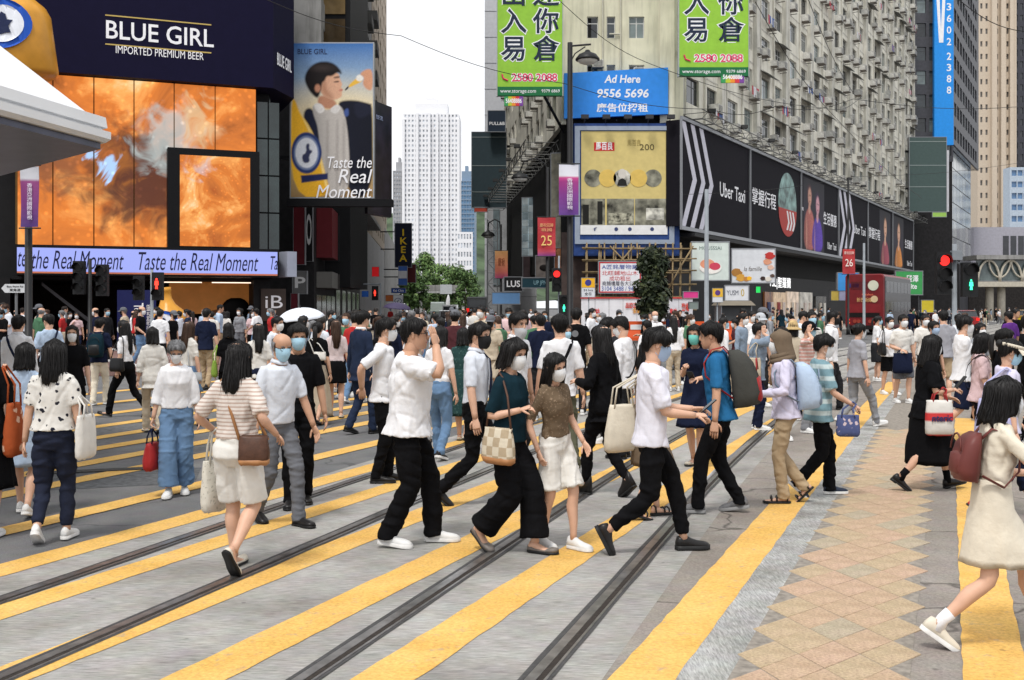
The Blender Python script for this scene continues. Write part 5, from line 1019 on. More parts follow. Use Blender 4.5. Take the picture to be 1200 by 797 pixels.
# red double-decker bus
BA = BANG - R(90); q = Vector((XP(1013, 70), 70, 0)); nose = Vector((-math.sin(BA), math.cos(BA), 0)); BL, BW, BH = 10.8, 2.45, 3.95
bus = empty('double_decker_bus', q + nose * (BL / 2), BA, 'red double decker bus seen from behind in the right street', 'bus')
M_BUS = mat('bus_red', (.16, .012, .015), .4, noise=.15, nscale=2, coat=.1); M_BGL = mat('bus_glass', (.018, .02, .024), .25, noise=.3, spec=.15); M_BSD = mat('bus_side_grey', (.035, .033, .036), .35, noise=.2)
def rrect(w, h, r_, z0, n=5):
    o = []
    for cx_, cz, a0 in ((w / 2 - r_, z0 + r_, -90), (w / 2 - r_, z0 + h - r_, 0), (-w / 2 + r_, z0 + h - r_, 90), (-w / 2 + r_, z0 + r_, 180)):
        for k in range(n): a = R(a0 + 90 * k / (n - 1)); o.append((cx_ + r_ * math.cos(a), cz + r_ * math.sin(a)))
    return o
mb = MB(); mb.loft([[(x * k, y, (z - 2.1) * k + 2.1) for x, z in rrect(BW, BH - .35, .22, .35)] for y, k in ((-BL / 2, .965), (-BL / 2 + .12, 1), (BL / 2 - .2, 1), (BL / 2, .95))], 0); mb.build('body', M_BUS, bus)
yb = -BL / 2
def bpart(nm, x0, x1, z0, z1, m, y=yb - .02, th=.03): mb = MB(); mb.box(x0, x1, y, y + th, z0, z1); return mb.build(nm, m, bus)
bpart('upper_rear_window', -.85, .85, 2.95, 3.45, mat('bus_dark_red', (.10, .012, .016), .3)); bpart('route_plate', -.95, -.35, 3.08, 3.34, C(60, 50, 110)); bpart('engine_grille', -.95, .95, 1.15, 1.42, C(20, 14, 14), yb - .03, .04); bpart('lower_panel', -1.0, 1.0, 1.45, 2.0, mat('bus_deep_red', (.20, .016, .02), .35)); bpart('bumper', -1.12, 1.12, .38, .62, C(30, 26, 26), yb - .06, .1)
text('新巴新線', C(226, 180, 120), bus, 0, yb - .03, 2.25, .3, .95); text('Citybus', C(230, 120, 90), bus, .2, yb - .03, 2.62, .2, .7)
for x, z, q_, c in ((.55, 3.2, .33, (206, 206, 186)), (.62, 2.32, .22, (206, 180, 140))): mb = MB(); mb.prism([(x + q_ * math.cos(2 * math.pi * k / 22), z + q_ * math.sin(2 * math.pi * k / 22)) for k in range(22)], yb - .035, yb - .01); mb.build('round_sticker', C(*c), bus)
for sx in (-1, 1):
    for z, c in ((.78, (230, 90, 40)), (.98, (220, 40, 30))): mb = MB(); mb.tube([(sx * 1.0, yb - .05, z), (sx * 1.0, yb, z)], .085, 12); mb.build('tail_light', lit('bus_tail_%d' % c[1], lin(c), .9), bus)
    for x in (.35, .6): mb = MB(); mb.tube([(sx * x, yb - .045, .88), (sx * x, yb, .88)], .12, 12); mb.build('round_lamp', C(150, 60, 46), bus)
    mb = MB(); mb.box(sx * BW / 2 - .03, sx * BW / 2 + .03, yb + .25, BL / 2 - .3, .62, 3.78); mb.build('side_panel', M_BSD, bus)
    for z0, z1 in ((1.45, 2.15), (2.75, 3.5)):
        for k in range(7): mb = MB(); y = yb + .5 + k * 1.42; mb.box(sx * (BW / 2 + .02) - .025, sx * (BW / 2 + .02) + .025, y, y + 1.34, z0, z1); mb.build('side_window', M_BGL, bus)
    for y in (-BL / 2 + 2.2, BL / 2 - 2.4): mb = MB(); mb.tube([(sx * (BW / 2 - .3), y, .5), (sx * (BW / 2 + .02), y, .5)], .5, 18); t_ = mb.build('wheel', mat('tyre', (.015, .015, .015), .8), bus); mb = MB(); mb.tube([(sx * (BW / 2 - .1), y, .5), (sx * (BW / 2 + .04), y, .5)], .28, 12); mb.build('rim', C(130, 132, 136, .4, metal=.7), t_)
# taxis and cars
vehicle('red_taxi', 'red taxi with a silver roof in front of the arched footbridge', 'taxi', GP(1133, 384) + Vector((0, 0, 0)), BA + R(8), 4.4, 1.72, 1.5, (150, 26, 26))
vehicle('yellow_taxi', 'dark yellow car at the far right under the footbridge', 'car', GP(1197, 381), BA, 4.3, 1.7, 1.5, (170, 130, 30))
# ================================================================== street furniture
M_POLB = mat('pole_black', (.014, .014, .015), .45, noise=.2); M_POLG = mat('pole_grey', (.22, .24, .26), .55, noise=.15)
def pole(name, lab, px, d, ytop, r_, m, z0=0.0, cat='pole'):
    root = empty(name, (XP(px, d), d, z0), 0, lab, cat); h = ZY(ytop, d) - z0; mb = MB(); mb.tube([(0, 0, 0), (0, 0, .4), (0, 0, .42), (0, 0, h)], [r_ * 1.7, r_ * 1.6, r_, r_ * .8], 12); mb.build('post', m, root, True); mb = MB(); mb.tube([(0, 0, -.01), (0, 0, .04)], r_ * 2.2, 12); mb.build('base_plate', m, root); return root, h
def lamp_head(root, x, z, s_=1.0):
    mb = MB(); mb.loft([[(x + rr_ * s_ * math.cos(a), rr_ * s_ * math.sin(a), z + dz * s_) for a in [2 * math.pi * k / 18 for k in range(18)]] for rr_, dz in ((.06, .30), (.10, .24), (.26, .17), (.36, .04), (.36, 0))], 0); mb.build('lamp_shade', M_POLB, root, True)
    mb = MB(); mb.ell((x, 0, z), (.30 * s_, .30 * s_, .13 * s_), 14, 7); mb.build('lamp_glass', C(190, 190, 185, .3), root, True)
def banner(lab, px0, px1, py0, py1, d, stops, txts, cat='banner'):
    w = XP(px1, d) - XP(px0, d); h = ZY(py0, d) - ZY(py1, d); r = empty('street_banner', (XP(px0, d), d, ZY(py1, d)), 0, lab, cat)
    mb = MB(); n = 9; mb.loft([[(w * k / n, .03 * math.sin(3 * z_ + k * .5), z_) for k in range(n + 1)] + [(w * k / n, .015 + .03 * math.sin(3 * z_ + k * .5), z_) for k in range(n, -1, -1)] for z_ in [h * q / 10 for q in range(11)]], 0); mb.build('cloth', grad('banner_%d' % px0, stops, h), r)
    mb = MB(); mb.tube([(-.05, .02, h + .03), (w + .05, .02, h + .03)], .02, 6); mb.tube([(-.05, .02, -.03), (w + .05, .02, -.03)], .02, 6); mb.build('bar', M_POLB, r)
    for bd, x, z, wd, hh, c, v in txts: text(bd, C(*c), r, w * x, -.045, h * z, .3, w * wd, vert=v, height=h * hh)
    return r
# tall black lamp post with purple banner
r, h = pole('lamp_post', 'tall black lamp post with one hanging lamp and a purple banner', 668, 32, 50, .095, M_POLB, cat='street lamp')
mb = MB(); z = ZY(54, 32); mb.tube([(0, 0, z), (.62, 0, z + .05)], .03, 8); mb.tube([(0, 0, z - .5), (.15, 0, z - .22), (.45, 0, z - .02)], .02, 6); mb.build('arm', M_POLB, r); lamp_head(r, .52, z - .42)
banner('purple and white street banner with vertical characters on the tall lamp post', 655, 678, 193, 252, 31.8, [(0, (90, 50, 130)), (.4, (120, 44, 130)), (.66, (150, 40, 120)), (.74, (190, 60, 130)), (.78, (214, 214, 222)), (1, (206, 206, 216))], [('香港亞洲國際影視', .55, .42, .3, .62, (235, 225, 240), True)])
# lamp post with the red anniversary banner
r, h = pole('lamp_post', 'black lamp post with drooping arm and the red 25 banner', 641.5, 56, 196, .1, M_POLB, .12, cat='street lamp'); zz = ZY(205, 56) - .12
mb = MB(); mb.tube([(0, 0, zz), (-.1, 0, zz + .55), (-.6, 0, zz + .9), (-1.2, 0, zz + .7), (-1.42, 0, zz + .2)], .035, 8); mb.build('arm', M_POLB, r, True); lamp_head(r, -1.42, zz - .2, 1.3)
banner('red 25 banner on the lamp post left of the tall lamp post', 630, 651, 255, 300, 55.8, [(0, (120, 50, 120)), (.12, (180, 60, 80)), (.2, (176, 42, 48)), (1, (170, 36, 44))], [('25', .5, .40, .6, .26, (236, 196, 120), False), ('慶祝回歸', .5, .80, .75, .10, (226, 170, 120), False), ('祖國', .5, .68, .6, .08, (226, 170, 120), False)])
r, h = pole('lamp_post', 'distant black lamp post with arched arm and an orange banner', 587, 84, 263, .1, M_POLB, .1, cat='street lamp'); zz = ZY(275, 84)
mb = MB(); mb.tube([(0, 0, zz), (-.1, 0, zz + .9), (-.5, 0, zz + 1.1), (-.95, 0, zz + .8), (-1.0, 0, zz + .2)], .05, 8); mb.build('arm', M_POLB, r, True); lamp_head(r, -1.0, zz - .2, 1.5)
banner('orange and pink banner on the distant lamp post', 580, 595, 294, 326, 83.8, [(0, (170, 60, 110)), (.25, (206, 110, 90)), (1, (216, 160, 100))], [('慶祝', .5, .6, .5, .3, (150, 80, 50), False)])
# red 26 banner in the right street
r, h = pole('lamp_post', 'thin black lamp post before the taxi billboards with a red banner', 994, 66, 208, .07, M_POLB, .12, cat='street lamp')
banner('red street banner in front of the last taxi billboards', 987.5, 1002, 292, 321, 65.8, [(0, (160, 40, 44)), (1, (178, 44, 44))], [('26', .5, .45, .6, .3, (240, 225, 215), False), ('慶祝回歸', .5, .85, .8, .12, (230, 200, 190), False)])
pole('grey_pole', 'short grey pole in front of the narrow chevron billboard', 1012.5, 60, 285, .08, M_POLG, .12); pole('grey_pole', 'grey steel pole in front of the pale dessert billboard', 828, 30, 222, .068, M_POLG)
pole('sign_pole', 'thin grey sign pole in front of the white hoarding', 690, 46, 345, .03, M_POLG)
r, w, h = board_at('no_stopping_sign', 'yellow no stopping sign beside the tall lamp post', 681.5, 697, 326, 348, 45.9, C(206, 208, 212, .5), 0, .03, 'sign'); mb = MB(); mb.box(0, w, -.012, -.002, h * .5, h); mb.build('yellow_panel', C(226, 170, 40), r); mb = MB(); mb.prism([(w / 2 + w * .24 * math.cos(2 * math.pi * k / 20), h * .76 + w * .24 * math.sin(2 * math.pi * k / 20)) for k in range(20)], -.022, -.013); mb.build('roundel', C(60, 60, 130), r); text('24 hrs', C(60, 60, 66), r, w / 2, -.006, h * .36, .12, w * .7); text('全日', C(60, 60, 66), r, w / 2, -.006, h * .15, .14, w * .5)
pole('sign_pole', 'thin sign pole with yellow no stopping plate near the kiosk', 840.5, 44, 338, .03, M_POLG)
r, w, h = board_at('no_stopping_sign', 'yellow and white no stopping plate near the grey kiosk', 835, 847, 338, 354, 43.9, C(206, 208, 212, .5), 0, .03, 'sign'); mb = MB(); mb.box(0, w, -.012, -.002, h * .38, h); mb.build('yellow_panel', C(222, 176, 60), r); mb = MB(); mb.prism([(w / 2 + w * .26 * math.cos(2 * math.pi * k / 20), h * .68 + w * .26 * math.sin(2 * math.pi * k / 20)) for k in range(20)], -.022, -.013); mb.build('roundel', C(90, 60, 120), r)
rsign('pink_sign', 'small pink sign on the right of the hoarding', 801, 818, 342, 349, 52, (206, 60, 130)); rsign('grey_oval_sign', 'grey plate sign on a post right of the hoarding', 808, 818, 354, 362, 50, (120, 130, 126))
rsign('green_exit_light', 'small green lit sign near the shop lettering', 886, 891, 336, 343, 68, (40, 200, 90), e=.6)
# traffic signals
def signal(root, x, z, w, h, lamps, y=-.02, rz=0):
    mb = MB(); mb.box(x - w / 2, x + w / 2, y - .18, y, z, z + h); hd = mb.build('signal_head', M_POLB, root)
    for k, (zz, c, on) in enumerate(lamps):
        mb = MB(); mb.tube([(x, y - .185, z + h * zz), (x, y - .20, z + h * zz)], w * .36, 14); mb.build('signal_lamp', lit('lamp_on_%d_%d' % (c[0], c[1]), lin(c), 1.3) if on else C(24, 22, 22, .3), hd)
        mb = MB(); mb.loft([[(x + w * .42 * math.cos(a), yy, z + h * zz + w * .42 * math.sin(a)) for a in [R(-20 + 220 * q / 12) for q in range(13)]] for yy in (y - .18, y - .36)], 0, False, False, closed=False); mb.build('visor', M_POLB, hd)
    return hd
def walker(root, x, z, h, c, y):
    mb = MB(); mb.ell((x, y, z + h * .88), (h * .09, .01, h * .1), 8, 6); mb.prism([(x - h * .14, z + h * .75), (x + h * .14, z + h * .75), (x + h * .18, z + h * .35), (x + h * .08, z + h * .35), (x + h * .12, z), (x + .01, z), (x, z + h * .3), (x - .01, z), (x - h * .12, z), (x - h * .08, z + h * .35), (x - h * .18, z + h * .35)], y - .01, y + .01); mb.build('signal_figure', lit('walker_%d' % c[0], lin(c), 1.4), root)
r, h = pole('traffic_signal', 'grey traffic signal post with red arrow lamp at the right street', 1118.5, 30, 286, .075, M_POLG, cat='traffic light')
signal(r, -.36, ZY(345, 30), .40, ZY(296, 30) - ZY(345, 30), ((.80, (240, 40, 36), True), (.48, (40, 40, 40), False), (.18, (40, 40, 40), False))); signal(r, .36, ZY(348, 30), .42, ZY(308, 30) - ZY(348, 30), ((.78, (40, 40, 40), False),)); walker(r, .36, ZY(340, 30), .30, (60, 230, 170), -.25)
mb = MB(); mb.tube([(-.3, 0, ZY(300, 30)), (.3, 0, ZY(312, 30))], .03, 6); mb.box(-.14, .14, -.2, -.05, ZY(305, 30), ZY(294, 30)); mb.build('bracket', M_POLG, r)
r, h = pole('traffic_signal', 'dark traffic signal post seen against the white ribbon sign', 105.5, 31, 303, .06, M_POLB, .12, cat='traffic light'); signal(r, -.26, ZY(345, 31) - .12, .32, .95, ((.8, (30, 30, 30), False), (.5, (30, 30, 30), False), (.2, (30, 30, 30), False))); signal(r, .40, ZY(347, 31) - .12, .32, .9, ((.8, (30, 30, 30), False), (.5, (30, 30, 30), False), (.2, (30, 30, 30), False)))
r, h = pole('traffic_signal', 'pedestrian signal post showing a red figure beside the beer bottle', 178, 33, 316, .055, M_POLG, .12, cat='traffic light'); signal(r, .22, ZY(352, 33) - .12, .32, .85, ((.25, (30, 30, 30), False),)); walker(r, .22, ZY(339, 33) - .12, .34, (255, 60, 44), -.24); signal(r, -.36, ZY(352, 33) - .12, .3, .75, ((.7, (30, 30, 30), False), (.3, (30, 30, 30), False)))
r, h = pole('traffic_signal', 'distant signal post with red figure at the mouth of the centre street', 446, 72, 332, .06, M_POLG, cat='traffic light'); signal(r, -.35, ZY(352, 72), .42, .95, ((.25, (30, 30, 30), False),)); walker(r, -.35, ZY(347, 72), .42, (255, 60, 44), -.24); mb = MB(); mb.tube([(0, 0, ZY(333, 72)), (-2.4, 0, ZY(333, 72))], .05, 6); mb.build('arm', M_POLG, r); mb = MB(); mb.box(-1.25, -.8, -.06, -.02, ZY(348, 72), ZY(341, 72)); mb.build('blue_plate', C(40, 90, 170), r)
r, h = pole('traffic_signal', 'signal post left of the tall lamp post with a red light', 655, 46, 300, .05, M_POLG, cat='traffic light'); signal(r, -.1, ZY(342, 46), .4, 1.0, ((.75, (240, 40, 36), True), (.45, (30, 30, 30), False), (.18, (30, 30, 30), False))); signal(r, .2, ZY(372, 46), .42, .95, ((.75, (30, 30, 30), False),), y=-.1); walker(r, .2, ZY(365, 46), .3, (60, 230, 190), -.33)
# black pole with a purple banner, finger sign, at far left
r, h = pole('lamp_post', 'thick black pole at the far left with a small purple banner', 33.5, 27.5, 120, .10, M_POLB, .0, cat='street lamp')
banner('small purple and white banner at the far left below the white canopy', 24, 45, 195, 266, 27.2, [(0, (70, 40, 110)), (.4, (110, 40, 110)), (.75, (130, 50, 110)), (.8, (190, 190, 196)), (1, (176, 176, 182))], [('香港亞洲國際影視', .55, .42, .3, .6, (225, 215, 230), True)])
fs = empty('finger_sign', (XP(18, 30), 30, .12), 0, 'white pointed street direction sign at the far left', 'sign'); mb = MB(); z = ZY(338, 30) - .12; mb.prism([(-.38, z), (-.28, z + .12), (.28, z + .12), (.28, z - .12), (-.28, z - .12)], -.02, .02); mb.build('plate', C(200, 202, 204, .5), fs); mb = MB(); mb.tube([(0, .06, 0), (0, .06, z + .12)], .04, 8); mb.build('post', C(110, 112, 114), fs); text('East Point Rd', C(60, 60, 60), fs, 0, -.026, z + .05, .07, .45); text('東角道', C(60, 60, 60), fs, 0, -.026, z - .05, .08, .3)
# white canopy, upper left, on posts outside the picture
cn = empty('shelter_canopy', (-7.5, 10.8, 0), 0, 'white metal shelter canopy with dark underside at the upper left', 'canopy')
rim = [(-4.45, 12.0), (-7.6, 15.4), (-12.5, 13.5), (-9.6, 6.0), (-5.45, 6.9)]; off = lambda k, dz, s_=0: [((x + 7.9) * k - .4, (y - 10.8) * k, dz) for x, y in rim]
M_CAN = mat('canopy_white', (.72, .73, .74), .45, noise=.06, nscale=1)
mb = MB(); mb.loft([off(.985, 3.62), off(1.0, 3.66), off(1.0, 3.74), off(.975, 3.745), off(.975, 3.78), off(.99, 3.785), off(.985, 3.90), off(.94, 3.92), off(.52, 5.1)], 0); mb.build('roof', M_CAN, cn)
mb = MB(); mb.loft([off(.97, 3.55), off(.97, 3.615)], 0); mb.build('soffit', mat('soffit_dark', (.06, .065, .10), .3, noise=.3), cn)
for x, y in ((.6, 2.6), (-.9, 1.4), (-.2, -1.0)):
    mb = MB(); mb.tube([(x, y, 3.50), (x, y, 3.549)], .08, 10); mb.build('downlight', C(40, 40, 44), cn)
for x, y in ((-2.6, .8), (-1.7, -3.2)): mb = MB(); mb.tube([(x, y, 0), (x, y, 3.549)], .09, 10); mb.build('post', C(70, 72, 74), cn, True)
# orange water barriers round the works
M_ORB = C(206, 84, 40, .5)
def barrier(lab, px, py, rz, m=None):
    r = empty('barrier', GP(px, py, .12), rz, lab, 'barrier', 'orange plastic barriers on the corner'); mb = MB(); mb.loft([[(-1, -.22, 0), (1, -.22, 0), (1, .22, 0), (-1, .22, 0)], [(-1, -.22, .15), (1, -.22, .15), (1, .22, .15), (-1, .22, .15)], [(-.95, -.09, .5), (.95, -.09, .5), (.95, .09, .5), (-.95, .09, .5)], [(-.95, -.07, .95), (.95, -.07, .95), (.95, .07, .95), (-.95, .07, .95)]], 0); mb.build('body', m or M_ORB, r)
    for k in range(2): mb = MB(); mb.box(-.8 + .9 * k, -.1 + .9 * k, -.10, -.075, .55, .8); mb.build('reflector', C(226, 226, 226), r)
for i, px in enumerate((741, 757, 773, 789, 805, 820, 836)): barrier('orange plastic barrier in front of the hoarding, number %s from the small tree side' % ('one two three four five six seven'.split()[i]), px, 398 + (i % 2), 0)
# overhead tram wires
M_WIRE = mat('wire', (.02, .02, .02), .5)
def wire(lab, pts, rad=.012):
    P_ = [AT(*p) for p in pts]; mb = MB(); o = P_[0]; out = []
    for a, b_ in zip(P_[:-1], P_[1:]):
        for k in range(9): t = k / 9; out.append(a.lerp(b_, t) - o - Vector((0, 0, .25 * math.sin(math.pi * t))))
    out.append(P_[-1] - o); mb.tube(out, rad, 5); r = mb.build('overhead_wire', M_WIRE, None, True); r.location = o; return tag(r, lab, 'wire')
wire('black overhead wire running from the portrait billboard past the left green sign', [(300, -6, 34), (470, 42, 36), (662, 98, 38), (832, 128, 40), (908, 125, 41), (1000, 116, 43), (1210, 124, 48)])
wire('black overhead wire crossing in front of the pale corner wall', [(655, 0, 30), (770, 78, 34), (968, 127, 42), (1010, 113, 44)], .010); wire('black overhead wire falling from the top across the cream block', [(945, -6, 30), (1002, 112, 40)], .010); wire('black overhead wire at the upper right in front of the cream tower', [(1118, -5, 30), (1210, 38, 30)], .012); wire('thin black wire falling across the taxi billboards towards the bus', [(885, 2, 34), (968, 126, 40), (1080, 232, 70)], .012); wire('thin wire across the centre of the taxi billboards', [(800, 228, 60), (1000, 207, 70), (1200, 190, 80)], .012)
# ================================================================== people
def fabric(name, c, c2=None, pat=None, per=0.03, rough=0.85):
    """woven cloth; pattern: stripe, floral, check, speck"""
    if name in MATS: return MATS[name]
    m = bpy.data.materials.new(name); m.use_nodes = True; MATS[name] = m
    t = m.node_tree; N = t.nodes; L = t.links; b = N['Principled BSDF']
    b.inputs['Roughness'].default_value = rough; b.inputs['Specular IOR Level'].default_value = 0.06
    tc = N.new('ShaderNodeTexCoord'); co = tc.outputs['Object']
    n = N.new('ShaderNodeTexNoise'); n.inputs['Scale'].default_value = 9; n.inputs['Detail'].default_value = 4; L.new(co, n.inputs['Vector'])
    mr = N.new('ShaderNodeMapRange'); mr.inputs[1].default_value = .3; mr.inputs[2].default_value = .7; mr.inputs[3].default_value = .90; mr.inputs[4].default_value = 1.06
    L.new(n.outputs['Fac'], mr.inputs[0])
    mx = N.new('ShaderNodeMix'); mx.data_type = 'RGBA'; mx.blend_type = 'MULTIPLY'; mx.inputs['Factor'].default_value = 1
    mx.inputs['A'].default_value = (*c, 1); L.new(mr.outputs[0], mx.inputs['B'])
    if pat:
        pm = N.new('ShaderNodeMix'); pm.data_type = 'RGBA'; pm.inputs['A'].default_value = (*c, 1); pm.inputs['B'].default_value = (*c2, 1)
        if pat == 'stripe':
            sx = N.new('ShaderNodeSeparateXYZ'); L.new(co, sx.inputs[0])
            a = N.new('ShaderNodeMath'); a.operation = 'MULTIPLY'; a.inputs[1].default_value = 2 * math.pi / per; L.new(sx.outputs['Z'], a.inputs[0])
            s_ = N.new('ShaderNodeMath'); s_.operation = 'SINE'; L.new(a.outputs[0], s_.inputs[0])
            g = N.new('ShaderNodeMapRange'); g.inputs[1].default_value = .1; g.inputs[2].default_value = .6; L.new(s_.outputs[0], g.inputs[0]); L.new(g.outputs[0], pm.inputs['Factor'])
        elif pat in ('floral', 'speck'):
            vo = N.new('ShaderNodeTexVoronoi'); vo.inputs['Scale'].default_value = 1 / per
            nn = N.new('ShaderNodeTexNoise'); nn.inputs['Scale'].default_value = 35; L.new(co, nn.inputs['Vector'])
            ad = N.new('ShaderNodeMix'); ad.data_type = 'RGBA'; ad.inputs['Factor'].default_value = .035; L.new(co, ad.inputs['A']); L.new(nn.outputs['Color'], ad.inputs['B'])
            L.new(ad.outputs['Result'], vo.inputs['Vector'])
            g = N.new('ShaderNodeMapRange'); g.inputs[1].default_value = .30; g.inputs[2].default_value = .24; L.new(vo.outputs['Distance'], g.inputs[0]); L.new(g.outputs[0], pm.inputs['Factor'])
        elif pat == 'check':
            ck = N.new('ShaderNodeTexChecker'); ck.inputs['Scale'].default_value = 1 / per; L.new(co, ck.inputs['Vector']); L.new(ck.outputs['Fac'], pm.inputs['Factor'])
        L.new(pm.outputs['Result'], mx.inputs['A'])
    L.new(mx.outputs['Result'], b.inputs['Base Color'])
    nb = N.new('ShaderNodeTexNoise'); nb.inputs['Scale'].default_value = 28; nb.inputs['Detail'].default_value = 5; L.new(co, nb.inputs['Vector'])
    bp = N.new('ShaderNodeBump'); bp.inputs['Strength'].default_value = .35; bp.inputs['Distance'].default_value = .012
    L.new(nb.outputs['Fac'], bp.inputs['Height']); L.new(bp.outputs[0], b.inputs['Normal'])
    return m
PALE = {'white': (.74, .74, .76), 'offwhite': (.66, .64, .60), 'cream': (.66, .60, .49), 'black': (.0055, .0055, .0065), 'charcoal': (.020, .021, .024),
        'navy': (.010, .014, .034), 'darkteal': (.007, .022, .032), 'teal': (.03, .10, .11), 'grey': (.25, .26, .28), 'midgrey': (.13, .135, .15), 'lightblue': (.40, .50, .64),
        'paleshirt': (.60, .63, .69), 'jeans': (.13, .22, .36), 'darkjeans': (.018, .022, .040), 'khaki': (.36, .27, .17), 'beige': (.50, .43, .33), 'olive': (.085, .085, .055),
        'brown': (.12, .075, .045), 'taupe': (.155, .115, .08), 'pink': (.62, .45, .46), 'palepink': (.60, .50, .50), 'maroon': (.075, .025, .03), 'red': (.40, .03, .03),
        'blue': (.022, .13, .29), 'purple': (.10, .03, .19), 'greyblue': (.22, .28, .36), 'lilac': (.58, .55, .68), 'tealmix': (.20, .30, .33), 'suit': (.018, .027, .055), 'green': (.07, .16, .09),
        'yellow': (.55, .38, .06), 'orange': (.5, .13, .03), 'silver': (.42, .44, .47), 'lavender': (.45, .45, .68), 'graytee': (.31, .31, .34), 'stripebase': (.60, .50, .45)}
def fab(k):
    if isinstance(k, bpy.types.Material): return k
    return fabric('cloth_' + k, PALE[k])
SKIN = [mat('skin_light', (.60, .36, .25), .5, noise=.07, nscale=14, spec=.35), mat('skin_mid', (.50, .285, .185), .5, noise=.07, nscale=14, spec=.35), mat('skin_tan', (.36, .19, .12), .5, noise=.08, nscale=14, spec=.35)]
def hairmat(nm, c):
    return mat('hair_' + nm, c, .5, noise=.5, nscale=55, stretch=(1, 1, .07), bump=.7, bscale=90, spec=.25, bdist=.006)
HAIR = {'black': hairmat('black', (.010, .009, .009)), 'brown': hairmat('brown', (.050, .026, .016)), 'grey': hairmat('grey', (.16, .16, .165)), 'dark': hairmat('dark', (.018, .014, .012))}
M_EYE = mat('eye_white', (.62, .60, .58), .3, noise=0); M_IRIS = mat('eye_iris', (.012, .008, .006), .15, noise=0)
M_LIP = mat('lips', (.38, .15, .13), .45, noise=.05)
MASKC = {'white': mat('mask_white', (.72, .73, .74), .8, noise=.04, bump=.2, bscale=120), 'blue': mat('mask_blue', (.38, .60, .74), .8, noise=.04, bump=.2, bscale=120),
         'black': mat('mask_black', (.012, .012, .013), .8, noise=.04), 'teal': mat('mask_teal', (.16, .52, .46), .8, noise=.04), 'grey': mat('mask_grey', (.45, .46, .48), .8, noise=.04),
         'paleblue': mat('mask_paleblue', (.34, .45, .62), .8, noise=.04)}
RUB = {'white': mat('sole_white', (.62, .61, .59), .6, noise=.1, nscale=20), 'black': mat('sole_black', (.012, .012, .012), .5, noise=.1), 'grey': mat('sole_grey', (.2, .2, .2), .6, noise=.1)}
SHOEM = {'white': mat('shoe_white', (.66, .66, .65), .5, noise=.06, nscale=18, bump=.15), 'black': mat('shoe_black', (.014, .013, .013), .32, noise=.1, bump=.1), 'grey': mat('shoe_grey', (.13, .13, .135), .7, noise=.3, nscale=30, bump=.3),
         'navy': mat('shoe_navy', (.02, .028, .05), .6, noise=.1), 'brown': mat('shoe_brown', (.10, .06, .04), .5, noise=.15), 'red': mat('shoe_red', (.42, .04, .03), .45, noise=.1),
         'cream': mat('shoe_cream', (.58, .53, .44), .5, noise=.1), 'taupe': mat('shoe_taupe', (.16, .14, .125), .4, noise=.1)}

def ik(a, b, l1, l2, pole):
    d = b - a; L = d.length
    if L > (l1 + l2) * .998: b = a + d * ((l1 + l2) * .998 / L); d = b - a; L = d.length
    L = max(L, abs(l1 - l2) + .01)
    x = (l1 * l1 - l2 * l2 + L * L) / (2 * L); h = math.sqrt(max(0, l1 * l1 - x * x)); u = d.normalized()
    p = pole - u * pole.dot(u)
    if p.length < 1e-6: p = u.orthogonal()
    return a + u * x + p.normalized() * h, b
def lerp_path(pts, n):
    """resample a polyline a-b-c with a rounded joint"""
    out = []
    a, b, c = pts
    for i in range(n + 1):
        t = i / n
        if t < .5: p = a.lerp(b, t * 2)
        else: p = b.lerp(c, t * 2 - 1)
        out.append(p)
    j = n // 2
    out[j] = out[j] * .70 + (out[j - 1] + out[j + 1]) * .15
    return out
def prof(t, tab):
    for (t0, r0), (t1, r1) in zip(tab[:-1], tab[1:]):
        if t <= t1: return r0 + (r1 - r0) * (t - t0) / max(1e-9, t1 - t0)
    return tab[-1][1]
HEADR = [(-.117, .016, .066, -.020), (-.108, .036, .082, .030), (-.090, .049, .087, .058), (-.062, .059, .089, .072), (-.034, .066, .089, .086), (-.004, .071, .086, .095), (.022, .074, .089, .100),
         (.048, .0755, .089, .101), (.072, .071, .082, .096), (.092, .058, .066, .082), (.106, .038, .044, .056), (.114, .014, .016, .022)]
def head_ring(z, w, f, b, n=20, ex=0.0):
    o = []
    for k in range(n):
        a = 2 * math.pi * k / n; c_, s_ = math.cos(a), math.sin(a)
        e = .86 if s_ > 0 else 1.0
        x = (w + ex) * math.copysign(abs(c_) ** e, c_); y = ((f + ex) * abs(s_) ** .92 if s_ > 0 else -(b + ex) * abs(s_))
        if s_ > .5 and abs(x) > .016 and -.012 < z < .018: y -= .005
        o.append(Vector((x, y, z)))
    return o
def skull_r(z):
    for r0, r1 in zip(HEADR[:-1], HEADR[1:]):
        if z <= r1[0]:
            q = max(0, (z - r0[0]) / (r1[0] - r0[0])); return tuple(r0[i] + (r1[i] - r0[i]) * q for i in (1, 2, 3))
    return HEADR[-1][1:]
